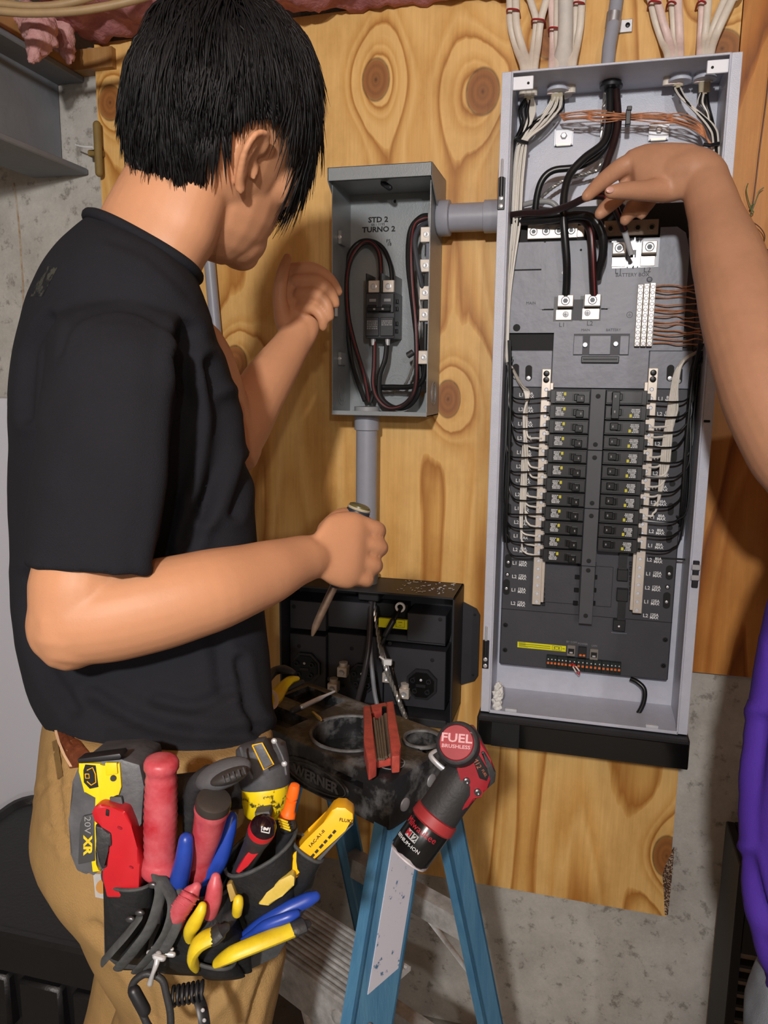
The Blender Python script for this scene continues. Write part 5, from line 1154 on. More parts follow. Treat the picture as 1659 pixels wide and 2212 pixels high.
# shirt
b = new()
vloft(b, [(100, 1540, 588, 1556, .80, .105), (64, 1470, 584, 1500, .815, .115), (38, 1370, 578, 1400, .835, .118), (27, 1200, 560, 1250, .845, .118), (21, 1020, 543, 1080, .85, .122), (22, 860, 514, 900, .85, .13), (38, 720, 478, 780, .85, .14), (72, 625, 447, 680, .85, .145), (118, 545, 432, 640, .845, .128), (163, 497, 427, 620, .835, .100), (190, 473, 424, 606, .83, .078), (198, 466, 424, 598, .83, .073)], 40, 2.5)
vloft(b, [(190, 640, 372, 660, .80, .06), (122, 705, 392, 725, .745, .085), (94, 840, 380, 850, .715, .078), (77, 960, 366, 975, .70, .072), (60, 1090, 350, 1105, .695, .066), (50, 1202, 327, 1219, .69, .060)], 32, 2.5)
FL = [([(398, 720), (388, 900), (372, 1080), (348, 1215)], .010, 20), ([(445, 790), (468, 900), (448, 1040), (405, 1170)], .008, 17), ([(490, 870), (484, 980), (440, 1110)], .007, 15), ([(532, 1000), (520, 1060), (505, 1110)], .005, 12),
      ([(516, 1430), (530, 1510), (556, 1570)], .006, 13), ([(340, 1510), (420, 1525), (500, 1490)], .004, 14), ([(200, 1500), (330, 1570), (470, 1590), (580, 1580)], .005, 16), ([(60, 1250), (92, 1420), (160, 1530)], .005, 18), ([(60, 900), (70, 760), (110, 690)], .006, 14),
      ([(130, 770), (160, 700), (240, 668), (320, 680), (385, 740)], .0022, 7), ([(420, 1300), (470, 1400), (480, 1480)], .004, 18), ([(385, 780), (420, 900), (400, 1050)], .006, 16), ([(240, 520), (330, 560), (410, 640)], .0015, 10)]
me = remesh(b, .0048, 4, .5, folds(FL)); obj('shirt', me, M_TEE, man, True, 180)
b = new(); cl = vring(190, 471, 427, 603, .83, .0765, 40, 2.5); tube(b, cl + cl[:1], .006, 10, False); obj('collar', b, M_TEE, man)
# trousers and legs
b = new()
vloft(b, [(104, 1520, 582, 1540, .79, .112), (90, 1590, 588, 1612, .785, .125), (77, 1700, 598, 1722, .78, .14), (70, 1785, 604, 1812, .78, .145), (104, 1852, 607, 1872, .78, .14), (152, 1915, 608, 1940, .775, .13), (182, 1995, 606, 2012, .77, .115), (236, 2085, 598, 2090, .765, .10), (264, 2180, 575, 2190, .76, .09), (266, 2280, 556, 2285, .76, .085)], 36, 2.4)
a = P(410, 2270, .76); R0 = .082
LB = V((-.49, -1.075, .07)); tube(b, cr([a, V((a.x - .02, a.y - .02, .62)), V((-.42, -1.0, .36)), LB], 6), [R0 * 1.02, R0 * .9, R0 * .8, R0 * .72], 24, True)
a2 = P(418, 1900, .87); LB2 = V((-.63, -1.0, .07)); tube(b, cr([a2, V((a2.x - .05, a2.y - .05, .62)), V((-.54, -.92, .38)), LB2], 6), [.088, .08, .072, .062], 24, True)
FL2 = [([(200, 2000), (300, 2100), (330, 2200)], .004, 14), ([(520, 2050), (480, 2130), (430, 2190)], .005, 12), ([(590, 2060), (560, 2140), (540, 2212)], .005, 10), ([(120, 1640), (130, 1760), (150, 1850)], .003, 8), ([(80, 1720), (110, 1690), (160, 1700)], .002, 7), ([(110, 1790), (160, 1830), (215, 1850)], .003, 9), ([(150, 1590), (130, 1640), (140, 1690), (190, 1720)], .002, 6)]
me = remesh(b, .005, 4, .5, folds(FL2)); obj('trousers', me, M_KHAKI, man, True, 180)
M_SHOE = mat('dark_boot', (40, 32, 26), .6)
for q in ((LB.x, LB.y), (LB2.x, LB2.y)):
    b = new(); dx, dy = RT.x * .8 + FH.x * .5, RT.y * .8 + FH.y * .5
    loft(b, [[V((q[0] + dx * t + w * math.cos(k) * -dy, q[1] + dy * t + w * math.cos(k) * dx, max(0.004, .5 * h_ + .5 * h_ * math.sin(k)))) for k in [2 * math.pi * j / 16 for j in range(16)]] for t, w, h_ in ((-.09, .02, .06), (-.08, .036, .11), (-.03, .042, .12), (.05, .046, .09), (.12, .048, .06), (.17, .035, .045), (.185, .012, .03))])
    obj('boot', b, M_SHOE, man)
from mathutils.bvhtree import BVHTree
def tree(o): return BVHTree.FromPolygons([v.co for v in o.data.vertices], [tuple(p.vertices) for p in o.data.polygons])
def on(t, u, v, off=.001):
    d = ray(u, v).normalized(); h, n, _, _ = t.ray_cast(CAM, d)
    return h - d * off if h is not None else None
def decal(bm, t, q, nu, nv, off=.0015, th=.0015):
    """sheet lying on a surface, the four picture corners q (tl, tr, br, bl) wrapped onto it"""
    G = []
    for i in range(nv + 1):
        row = []
        for j in range(nu + 1):
            a, b_ = i / nv, j / nu; l = V(q[0]) * (1 - a) + V(q[3]) * a; r_ = V(q[1]) * (1 - a) + V(q[2]) * a; p = l * (1 - b_) + r_ * b_; row.append(on(t, p.x, p.y, off))
        G.append(row)
    loft(bm, G, False, False); bmesh.ops.solidify(bm, geom=bm.faces[:], thickness=th)
T_TR = tree(bpy.data.objects['trousers'])
M_LEATH = mat('brown_leather', (150, 84, 52), .55, rgb2=(112, 56, 32), vs=120, bump=.5, bs=300)
b = new(); decal(b, T_TR, ((118, 1572), (172, 1600), (214, 1652), (150, 1660)), 8, 6, .003); obj('leather_patch', b, M_LEATH, man, True)
b = new()
for k in range(2): tube(b, [on(T_TR, u, v, .004) for u, v in ((119 + k * 3, 1578), (126 + k * 3, 1604), (138 + k * 3, 1632), (152 + k * 3, 1656))], .0006, 5)
obj('stitching', b, mat('pale_thread', (214, 176, 140), .7), man)
M_LBL = mat('white_woven_label', (222, 220, 218), .7)
b = new(); decal(b, T_TR, ((201, 1888), (232, 1888), (236, 1944), (206, 1938)), 3, 4, .002); o = obj('woven_label', b, M_LBL, man, False)
b = new(); c = on(T_TR, 222, 1915, .0025); lathe(b, [(.0055, 0), (.0055, .0014), (0, .0014)], axis(c, c - ray(222, 1915) * .01), 16); obj('label_mark', b, mat('ochre_thread', (178, 122, 46), .7), man)
b = new(); decal(b, T_TR, ((112, 1602), (124, 1597), (136, 1676), (124, 1684)), 2, 6, .003); obj('belt_loop', b, M_KHAKI, man)
T_SH = tree(bpy.data.objects['shirt'])
b = new(); decal(b, T_SH, ((98, 574), (124, 578), (92, 640), (66, 640)), 6, 8, .001, .0006); obj('back_print', b, mat('faded_print', (40, 40, 44), .85, rgb2=(92, 92, 82), vs=90, speck=.06, thr=.5), man)
b = new(); a = P(40, 1012, .80); box(b, -.004, .004, -.001, .001, -.009, .009, 0, Matrix.Translation(P(28, 1018, .825))); obj('shirt_tag', b, mat('tan_tag', (150, 132, 104), .7), man, False)
# ---- the man reaching in from the right
rf = P(1900, 2300, .98)
man2 = thing('person', 'person in purple shirt at the right edge reaching a bare arm into the panel', 'person', (rf.x, rf.y, 0))
b = new()
g2, S2 = head(b, P(2080, 420, .98), (-RT * .75 + FW * .6 - UP * .25).normalized(), (UP + (-RT * .75 + FW * .6) * .2).normalized(), 1.0)
F2 = (-RT * .75 + FW * .6 - UP * .25).normalized(); U2 = (UP - F2 * UP.dot(F2)).normalized()
ear(b, g2, 1); ear(b, g2, -1)
vloft(b, [(1960, 900, 2200, 900, .99, .10), (2000, 760, 2160, 760, .985, .06), (2020, 620, 2140, 620, .98, .055), (2030, 520, 2140, 520, .98, .055)], 24)
vloft(b, [(1690, 2050, 2160, 2050, .95, .10), (1690, 1600, 2170, 1600, .95, .11), (1760, 1200, 2200, 1200, .96, .11), (1880, 950, 2230, 950, .98, .10)], 24)
limb(b, [(2060, 940, .98, 90), (1920, 985, .95, 92), (1790, 1015, .935, 92), (1735, 1010, .935, 90)], 22)
limb(b, [(1740, 1020, .935, 86), (1710, 965, .945, 96), (1660, 850, .975, 98), (1612, 700, 1.02, 90), (1574, 565, 1.07, 76), (1544, 460, 1.11, 56), (1524, 395, 1.13, 50)], 24)
limb(b, [(1528, 420, 1.125, 46), (1524, 385, 1.13, 48), (1500, 370, 1.137, 50), (1470, 372, 1.146, 46)], 20)
vloft(b, [(1496, 314, 1476, 428, 1.135, .026), (1445, 311, 1446, 436, 1.150, .026), (1395, 313, 1404, 430, 1.165, .024), (1352, 328, 1368, 408, 1.178, .018)], 24, 2.4, FW)
for pts in (((1385, 345, 1.172, 22), (1345, 360, 1.18, 21), (1304, 390, 1.178, 18), (1268, 424, 1.168, 13)), ((1435, 410, 1.15, 28), (1390, 412, 1.14, 22), (1350, 412, 1.132, 19), (1320, 415, 1.128, 15)),
            ((1368, 385, 1.195, 20), (1335, 425, 1.20, 18), (1310, 448, 1.195, 16), (1296, 462, 1.19, 13)), ((1395, 400, 1.205, 20), (1372, 440, 1.215, 18), (1358, 462, 1.212, 15), (1350, 476, 1.205, 12)), ((1420, 405, 1.205, 18), (1402, 435, 1.212, 16), (1392, 452, 1.21, 13), (1386, 464, 1.205, 11))): limb(b, pts, 14, 4)
me = remesh(b, .0029, 7, .5); obj('body', me, M_SKIN2, man2, True, 180)
b = new(); c = P(1318, 410, 1.119); ell(b, c, (RT * .0062 - DN * .0012, DN * .0046 + RT * .001, FW * .0016), 14, 8); obj('thumb_nail', b, M_NAIL, man2)
face_bits(g2, man2, M_HAIR); hair('hair', g2, man2, 1200, 9, .05, .03, .0026)
b = new()
vloft(b, [(1692, 2160, 2180, 2160, .95, .12), (1664, 2070, 2185, 2070, .95, .122), (1632, 1950, 2190, 1950, .95, .125), (1611, 1780, 2190, 1780, .95, .13), (1613, 1650, 2190, 1650, .95, .13), (1630, 1480, 2190, 1480, .95, .13), (1652, 1330, 2200, 1330, .95, .13), (1700, 1180, 2220, 1180, .955, .13), (1800, 1000, 2250, 1000, .97, .125), (1900, 900, 2240, 900, .98, .11), (1985, 840, 2190, 840, .985, .075)], 36, 2.5)
limb(b, [(2080, 950, .98, 110), (1960, 985, .955, 124), (1870, 1005, .942, 128), (1815, 1015, .936, 128)], 24)
FP = [([(1640, 1560), (1626, 1750), (1640, 1950), (1665, 2100)], .008, 16), ([(1680, 1400), (1652, 1600), (1656, 1850), (1680, 2060)], .006, 18), ([(1615, 1850), (1640, 1950), (1680, 2020)], .006, 12)]
me = remesh(b, .006, 4, .5, folds(FP)); obj('shirt', me, M_PURP, man2, True, 180)
b = new(); vloft(b, [(1720, 2120, 2150, 2120, .96, .09), (1672, 2190, 2160, 2190, .955, .10), (1638, 2222, 2160, 2225, .945, .105), (1612, 2275, 2150, 2280, .94, .11), (1610, 2380, 2120, 2380, .935, .10)], 32, 2.5)
for u in (1775, 1990):
    a = P(u, 2300, .92); tube(b, cr([a + V((0, 0, .06)), V((a.x, a.y, .4)), V((a.x, a.y, .06))], 5), [.09, .075, .062], 20, True)
me = remesh(b, .006, 4, .5, folds([])); obj('trousers', me, M_JEAN, man2, True, 180)
for u in (1775, 1990):
    a = P(u, 2300, .92); b = new(); loft(b, [[V((a.x - .06 * 0 + w * math.cos(k), a.y + t, max(.004, .5 * h_ + .5 * h_ * math.sin(k)))) for k in [2 * math.pi * j / 16 for j in range(16)]] for t, w, h_ in ((-.09, .02, .06), (-.08, .036, .11), (-.03, .042, .12), (.05, .046, .09), (.12, .048, .06), (.17, .035, .045), (.185, .012, .03))]); obj('boot', b, M_SHOE, man2)
# ------------------------------------------------------------------ tool helpers
def vprism(bm, pts, d0, d1, bev=0):
    a = [bm.verts.new(P(u, v, d0)) for u, v in pts]; k = FW * (d1 - d0); b_ = [bm.verts.new(q.co + k) for q in a]; n = len(a)
    f = [bm.faces.new(a), bm.faces.new(b_[::-1])] + [bm.faces.new((a[i], b_[i], b_[(i + 1) % n], a[(i + 1) % n])) for i in range(n)]
    if bev: bmesh.ops.bevel(bm, geom=list({e for q in f for e in q.edges}), offset=bev, segments=2, affect='EDGES', profile=.6, clamp_overlap=True)
def turned(bm, A, B, prof, seg=24, roll=None):
    """solid turned about the line A-B (u, v, depth); profile of (t, radius in px)"""
    a, b_ = P(*A), P(*B); L = (b_ - a).length; d = (A[2] + B[2]) / 2
    M = axis(a, b_, roll); lathe(bm, [(mm(max(r, .05), d), t * L) for t, r in prof], M, seg); return M, L
def vtext(bm, s, size_px, u, v, d, rot=0, sx=1, tilt=None, bold=0):
    M = Matrix.Translation(P(u, v, d)) @ Matrix((RT, UP, -FW)).transposed().to_4x4() @ Matrix.Rotation(rot, 4, 'Z'); text(bm, s, mm(size_px, d), M, .0003, sx, bold)
M_RED = mat('worn_red_grip', (178, 38, 50), .42, rgb2=(204, 104, 112), vs=42, bump=.2, bs=90)
M_REDC = mat('red_plastic', (190, 28, 38), .38, var=.1, vs=30)
M_REDK = mat('crimson_housing', (150, 26, 38), .4, var=.12, vs=40)
M_BLUE = mat('blue_grip', (34, 66, 160), .36, var=.15, vs=50)
M_YELT = mat('yellow_grip', (232, 206, 40), .45, rgb2=(206, 176, 30), vs=70)
M_YELW = mat('worn_yellow_housing', (234, 204, 16), .45, rgb2=(70, 62, 30), vs=95, speck=.05, thr=.56)
M_AMB = mat('amber_plastic', (246, 184, 20), .4, var=.06, vs=40)
M_ORNG = mat('orange_plastic', (250, 106, 24), .38, var=.08, vs=40)
M_DKG = mat('dark_grey_rubber', (62, 62, 66), .6, rgb2=(84, 84, 86), vs=30, bump=.25, bs=200)
M_BRUB = mat('black_rubber', (32, 32, 34), .55, rgb2=(54, 54, 56), vs=40, bump=.25, bs=240)
M_LTH = mat('black_pouch_leather', (38, 38, 40), .55, rgb2=(64, 65, 66), vs=22, bump=.5, bs=160)
M_LTHE = mat('grey_leather_edge', (78, 80, 80), .75, rgb2=(46, 48, 48), vs=60, bump=.4, bs=200)
M_DST = mat('dark_steel', (88, 88, 90), .35, .7)
# ------------------------------------------------------------------ pouch
pouch = thing('tool_pouch', 'black leather tool pouch full of tools hanging on the hip of the tan trousers', 'pouch', P(400, 2000, .62))
def pp(name, b, m, sm=True, par=None, ang=50): return obj(name, b, m, par or pouch, sm, ang)
def pocket(rows, name='pocket', e=2.2):
    b = new(); out = []
    for i in range(len(rows) - 1):
        for k in range(4):
            t = k / 4; out.append([x + (y - x) * t for x, y in zip(rows[i], rows[i + 1])])
    out.append(rows[-1]); R = [vring(*r, n=28, e=e) for r in out]
    loft(b, R, False); b.faces.new(b.verts[-28:]) if False else None
    bmesh.ops.solidify(b, geom=b.faces[:], thickness=.0028); o = pp(name, b, M_LTH, True, None, 60)
    b = new(); tube(b, R[0] + R[0][:1], .0015, 7); pp('rim', b, M_LTHE, True, o); return o
b = new(); vprism(b, [(222, 1900), (300, 1896), (345, 1892), (430, 1930), (500, 1900), (640, 1850), (694, 1846), (664, 1960), (600, 2068), (540, 2096), (470, 2112), (400, 2106), (330, 2092), (262, 2098), (224, 2066)], .640, .645, .002); pp('backing', b, M_LTH)
pocket([(222, 1890, 334, 1888, .605, .020), (224, 1960, 330, 1975, .608, .018), (226, 2030, 318, 2055, .612, .012), (228, 2062, 300, 2082, .62, .004)])
pocket([(325, 1892, 500, 1900, .612, .026), (360, 1975, 515, 1985, .606, .026), (330, 2040, 540, 2050, .606, .020), (330, 2095, 545, 2098, .615, .006)])
pocket([(486, 1872, 640, 1786, .612, .026), (505, 1920, 640, 1880, .614, .024), (530, 1990, 640, 1950, .62, .014), (550, 2030, 620, 2010, .63, .004)])
pocket([(630, 1808, 697, 1852, .610, .013), (612, 1862, 672, 1900, .614, .013), (596, 1910, 644, 1942, .62, .008), (590, 1930, 625, 1960, .628, .003)])
pocket([(404, 2052, 508, 2072, .592, .014), (420, 2085, 520, 2092, .597, .012), (440, 2112, 530, 2108, .61, .004)])
for pts, w in ((((338, 1888, .588), (346, 1930, .58), (326, 2000, .578), (290, 2052, .58), (256, 2092, .592)), 9), (((350, 1900, .586), (374, 1950, .577), (362, 2010, .575), (330, 2060, .578), (296, 2098, .592)), 10), (((300, 1984, .582), (276, 2016, .578), (248, 2048, .58), (222, 2078, .592)), 8), (((388, 1930, .584), (384, 1990, .576), (356, 2050, .576), (318, 2098, .59)), 8)):
    b = new(); tube(b, cr([P(*q) for q in pts], 6), mm(w * 1.35, .58), 12, True, .34); pp('leather_fold', b, M_LTHE)
for u, v in ((330, 1912), (302, 1972), (282, 1986)):
    b = new(); c = P(u, v, .582); ell(b, c, (RT * .0038, DN * .0026, FW * .002), 12, 6); pp('rivet', b, M_DST)
# clip and carabiner
t = thing('belt_clip', 'small silver metal clip on the front of the tool pouch', 'clip', P(350, 2060, .575))
b = new(); tube(b, [P(322, 2058, .578), P(374, 2062, .578)], mm(6, .575), 10, True); tube(b, [P(330, 2048, .580), P(372, 2050, .580)], mm(4, .575), 8, True); obj('bar', b, M_STEEL, t)
b = new(); tube(b, cr([P(342, 2062, .574), P(338, 2082, .57), P(330, 2104, .57), P(324, 2124, .574)], 5), [mm(8, .57), mm(6, .57), mm(4.5, .57), mm(7, .57)], 10, True); tube(b, [P(336, 2066, .572), P(352, 2070, .572)], mm(7, .57), 8, True); obj('hook', b, M_STEEL, t)
t = thing('carabiner', 'black carabiner hanging below the tool pouch', 'carabiner', P(325, 2170, .575))
b = new(); tube(b, cr([P(u, v, .576) for u, v in ((338, 2108), (314, 2104), (292, 2118), (284, 2138), (292, 2160), (306, 2186), (322, 2218), (344, 2236), (366, 2226), (368, 2190), (360, 2150), (352, 2120), (338, 2108))], 5), mm(8, .575), 10); obj('ring', b, M_BRUB, t)
b = new(); tube(b, [P(290, 2142, .574), P(312, 2182, .574)], mm(14, .575), 12, True); obj('lock_sleeve', b, M_BLK, t)
b = new(); c = [P(372 + i * 1.15 + 3 * math.cos(i * .9) * 0, 2152 - i * .22, .585) + (UP * math.sin(i * .7) + FW * math.cos(i * .7)) * mm(19, .585) for i in range(60)]; tube(b, c, mm(4, .585), 6)
t = thing('coil_lanyard', 'black coiled lanyard below the tool pouch', 'lanyard', P(405, 2150, .585)); obj('coil', b, M_BLK, t)
b = new(); tube(b, cr([P(425, 2150, .588), P(436, 2178, .582), P(442, 2215, .578), P(446, 2260, .578)], 5), mm(13, .58), 8, False, .3); obj('strap', b, M_BLK, t)
for v in (2182, 2204):
    b = new(); c = P(438 + (v - 2182) * .15, v, .5765); ell(b, c, (RT * .0016, DN * .0016, FW * .0012), 8, 5); obj('eyelet', b, M_STEEL, t)
# ------------------------------------------------------------------ cordless drill behind the tools
t = thing('cordless_drill', 'yellow and black cordless drill with a big grey battery hung on the belt', 'drill', P(400, 1720, .63))
M_BAT = mat('grey_battery_shell', (70, 71, 74), .5, rgb2=(96, 97, 100), vs=40, bump=.2, bs=200)
b = new(); vprism(b, [(172, 1646), (262, 1640), (302, 1652), (312, 1700), (306, 1780), (262, 1868), (222, 1884), (200, 1882), (186, 1892), (164, 1882), (150, 1846), (148, 1770), (154, 1690)], .602, .66, .005); bat = obj('battery', b, M_BAT, t)
b = new(); vprism(b, [(170, 1648), (216, 1650), (224, 1656), (258, 1648), (262, 1700), (256, 1718), (236, 1722), (234, 1760), (236, 1800), (208, 1800), (206, 1840), (206, 1868), (216, 1882), (200, 1884), (196, 1850), (204, 1790), (208, 1722), (182, 1712), (170, 1668)], .5995, .606, .0006); obj('yellow_panel', b, mat('yellow_shell', (236, 206, 16), .42, var=.06, vs=60), t)
b = new(); vprism(b, [(184, 1652), (206, 1654), (212, 1700), (194, 1704), (181, 1690), (180, 1664)], .5987, .602); o = obj('gauge_window', b, M_PIT, t, False)
b = new(); tube(b, [P(u, v, .5984) for u, v in ((188, 1664), (200, 1658), (206, 1672), (207, 1690), (197, 1696), (188, 1688))], mm(1.2, .6), 5); tube(b, [P(184, 1672, .5984), P(192, 1672, .5984), P(193, 1681, .5984), P(185, 1681, .5984), P(184, 1672, .5984)], mm(1.1, .6), 5); obj('gauge_outline', b, M_AMB, o)
b = new(); vprism(b, [(226, 1648), (252, 1648), (254, 1672), (228, 1676)], .5975, .601, .001); o = obj('latch', b, mat('yellow_shell', ()), t); b = new(); c = P(245, 1681, .5992); lathe(b, [(mm(7, .6), 0), (mm(6, .6), .0012), (0, .0012)], axis(c, c - FW * .01), 12); obj('screw', b, M_DST, t)
b = new(); vprism(b, [(178, 1764), (204, 1758), (206, 1860), (168, 1868), (172, 1780)], .5992, .604, .0008); o = obj('battery_label', b, mat('label_grey', (64, 65, 66), .45), t)
b = new(); vtext(b, '20V', 20, 189, 1782, .5986, -math.pi / 2, 1.2); obj('lettering', b, M_TDOT, o); b = new(); vtext(b, 'XR', 25, 189, 1826, .5986, -math.pi / 2 , 1.2, None, .0004); obj('lettering', b, M_YELT, o)
b = new(); vprism(b, [(236, 1722), (262, 1722), (268, 1752), (238, 1750)], .598, .604, .001); obj('grip_pad', b, M_DKG, t)
b = new(); vprism(b, [(166, 1640), (258, 1628), (262, 1634), (258, 1640), (170, 1650)], .596, .612, .001); obj('belt_hook', b, M_BLK, t)
b = new(); tube(b, cr([P(285, 1720, .635), P(380, 1716, .65), (P(480, 1705, .66)), P(560, 1690, .665)], 5), [mm(52, .63), mm(42, .65), mm(44, .66), mm(50, .66)], 18, True); obj('handle', b, M_BRUB, t)
b = new(); turned(b, (562, 1600, .648), (574, 1700, .645), [(0, 24), (.04, 44), (.12, 54), (.45, 57), (.9, 54), (1, 50)]); hd = obj('rear_housing', b, M_DKG, t)
b = new(); turned(b, (573, 1690, .645), (572, 1764, .642), [(0, 49), (.1, 51), (.6, 49), (.9, 44), (1, 38)]); obj('yellow_housing', b, M_YELW, t)
b = new(); vprism(b, [(546, 1610), (566, 1606), (590, 1650), (570, 1662)], .609, .63, .001); o = obj('vent_plate', b, M_BAT, t); b = new(); tube(b, [P(u, v, .6085) for u, v in ((545, 1610), (566, 1605), (591, 1651), (570, 1663), (545, 1610))], mm(1.6, .61), 5); obj('vent_trim', b, M_AMB, t)
for pts in (((520, 1616), (530, 1648), (544, 1680)), ((596, 1604), (612, 1640), (618, 1672))):
    b = new(); tube(b, cr([P(u, v, .612) for u, v in pts], 4), mm(3, .61), 6, True); obj('seam_rib', b, M_BAT, t)
for u, v in ((592, 1601), (614, 1650)):
    b = new(); c = P(u, v, .612); ell(b, c, (RT * .0024, DN * .0024, FW * .0016), 10, 6); obj('screw', b, M_STEEL, t)
b = new(); vprism(b, [(548, 1756), (582, 1752), (586, 1768), (552, 1772)], .612, .65, .002); obj('nose_collar', b, M_DKG, t)
# ------------------------------------------------------------------ hand tools in the pouch
def turned_tool(name, label, cat, A, B, prof, m, part='handle', seg=24):
    t = thing(name, label, cat, P(*B)); b = new(); M, L = turned(b, A, B, prof, seg); o = obj(part, b, m, t, True, 50); return t, M, L, o
t = thing('utility_knife', 'bright red folding utility knife with a black grip in the left pocket', 'knife', P(260, 1890, .60))
b = new(); vprism(b, [(197, 1756), (203, 1743), (216, 1737), (240, 1744), (270, 1752), (284, 1786), (296, 1830), (302, 1868), (300, 1940), (230, 1940), (220, 1898), (220, 1880), (232, 1874), (229, 1836), (242, 1828), (239, 1800), (222, 1790), (203, 1776)], .588, .610, .004); obj('body', b, M_REDC, t)
b = new(); vprism(b, [(204, 1782), (222, 1791), (239, 1801), (241, 1828), (228, 1836), (231, 1874), (219, 1880), (212, 1862), (207, 1824)], .5862, .608, .002); obj('grip', b, M_BRUB, t)
b = new(); vprism(b, [(228, 1748), (236, 1750), (235, 1765), (227, 1762)], .5872, .59, .001); obj('blade_button', b, M_PIT, t)
for u, v, r in ((259, 1788, 6), (284, 1873, 5)):
    b = new(); c = P(u, v, .588); ell(b, c, (RT * mm(r, .59) - UP * mm(2, .59), DN * mm(r * .6, .59), FW * .0012), 10, 5); obj('dimple', b, M_REDK, t)
prof = [(0, 8), (.006, 24), (.02, 33), (.05, 37), (.09, 37), (.115, 33), (.14, 32)]
for i in range(22):
    tt = .16 + i * .030; prof.append((tt, 32.5 + 2.6 * math.sin((tt - .16) * 4.2) + (1.2 if i % 2 else -.8)))
prof += [(.83, 33), (.86, 37), (.90, 41), (.95, 41), (.98, 36), (1, 26)]
t, M, L, o = turned_tool('screwdriver', 'large worn red handle with a flared foot, second from the left in the pouch', 'screwdriver', (349, 1634, .585), (345, 1892, .602), prof, M_RED, 'handle', 28)
b = new(); tube(b, [P(345, 1890, .602), P(344, 1990, .61)], mm(9, .6), 8); obj('shaft', b, M_DST, t)
t, M, L, o = turned_tool('demolition_driver', 'red screwdriver with a dark steel strike cap between the blue handles', 'screwdriver', (460, 1738, .578), (428, 1900, .612), [(0, 36), (.06, 38), (.10, 35), (.25, 33), (.4, 31), (.5, 28), (.66, 24), (.78, 22), (.84, 26), (.95, 25), (1, 18)], M_RED, 'handle', 28)
b = new(); lathe(b, [(mm(37, .578), .004), (mm(39, .578), -.001), (mm(37, .578), -.005), (mm(30, .578), -.0062), (.0002, -.0066)], M, 28); obj('strike_cap', b, mat('brown_steel_cap', (70, 64, 60), .5, .4, var=.15, vs=50), t)
b = new(); tube(b, [P(428, 1895, .612), P(420, 1985, .62)], mm(8, .6), 8); obj('shaft', b, M_DST, t)
t = thing('rubber_ended_tool', 'dark grey tool with a wide oval ribbed end above the steel strike cap', 'tool', P(430, 1720, .61))
b = new(); ax1 = (RT * .94 + UP * .34).normalized(); ax2 = ax1.cross(FW).normalized(); ell(b, P(482, 1672, .590), (ax1 * mm(64, .59), ax2 * mm(27, .59), (FW * .8 + UP * .3) * .012), 24, 12); obj('oval_end', b, M_DKG, t)
b = new(); ell(b, P(496, 1676, .583), (ax1 * mm(44, .59), ax2 * mm(15, .59), FW * .010), 20, 10); o = obj('oval_face', b, mat('dark_rubber_face', (52, 48, 46), .6, var=.2, vs=40), t)
for k in range(5):
    b = new(); c = P(484 + k * 11, 1684 - k * 4.5, .5722); tube(b, [c + ax2 * mm(8, .57), c - ax2 * mm(6, .57)], mm(1.6, .57), 5, True); obj('rib', b, M_DKG, o)
b = new(); tube(b, cr([P(452, 1678, .598), P(424, 1700, .604), P(412, 1760, .615), P(410, 1850, .625)], 5), [mm(26, .6), mm(22, .6), mm(17, .61), mm(14, .61)], 14, True); obj('stem', b, M_BRUB, t)
t = thing('blue_pliers', 'pliers with two long blue handles flanking the steel-capped red driver', 'pliers', P(430, 1910, .61))
b = new(); limb(b, [(402, 1814, .580, 16), (398, 1850, .582, 19), (390, 1890, .588, 21), (384, 1935, .60, 21), (400, 2000, .615, 16)], 14); obj('handle', b, M_BLUE, t)
b = new(); limb(b, [(502, 1764, .604, 11), (492, 1800, .604, 17), (474, 1850, .606, 22), (448, 1900, .61, 23), (420, 1960, .615, 18)], 14); obj('handle', b, M_BLUE, t)
t, M, L, o = turned_tool('ratchet_driver', 'red and black screwdriver with a domed black end marked 2 in the right sheath', 'screwdriver', (566, 1792, .572), (512, 1900, .610), [(0, 27), (.05, 29), (.14, 27), (.24, 24), (.5, 22), (.75, 20), (1, 18)], M_BRUB, 'handle', 26)
b = new(); lathe(b, [(mm(28.5, .575), .006), (mm(30, .575), .001), (mm(29, .575), -.003)], M, 26); obj('red_collar', b, M_REDC, t)
b = new(); lathe(b, [(mm(29, .575), -.002), (mm(27.5, .575), -.006), (mm(20, .575), -.010), (mm(9, .575), -.0125), (.0002, -.013)], M, 26); dm = obj('domed_end', b, mat('gloss_dark_cap', (30, 14, 20), .12), t)
b = new(); vprism(b, [(556, 1812), (574, 1808), (562, 1840), (536, 1872), (516, 1888), (508, 1884), (530, 1850)], .5755, .586, .003); obj('red_window', b, M_REDC, t)
b = new(); ell(b, P(551, 1824, .5748), (RT * mm(7, .57), UP * mm(4, .57) + RT * mm(2, .57), FW * .001), 10, 5); obj('pale_spot', b, mat('pink_pad', (206, 120, 120), .5), t)
zc = -(M.to_3x3() @ V((0, 0, 1))); xx = (RT - zc * RT.dot(zc)).normalized(); yy = zc.cross(xx); MM = Matrix((xx, yy, zc)).transposed().to_4x4(); c = P(573, 1792, .5625)
b = new(); text(b, '2', mm(14, .57), Matrix.Translation(c + zc * .0014) @ MM @ Matrix.Rotation(.05 - math.pi / 2, 4, 'Z'), .0004, 1.2, .0003); w = mm(9.5, .57)
for q in ((-w, w, -w, -w * .82), (-w, w, w * .82, w), (-w, -w * .82, -w, w), (w * .82, w, -w, w)): box(b, q[0], q[1], q[2], q[3], -.0003, .0003, 0, Matrix.Translation(c + zc * .0012) @ MM)
obj('lettering', b, M_PRINT, t)
t = thing('orange_tipped_tool', 'slim tool with a bright orange end beside the drill', 'tool', P(622, 1790, .61))
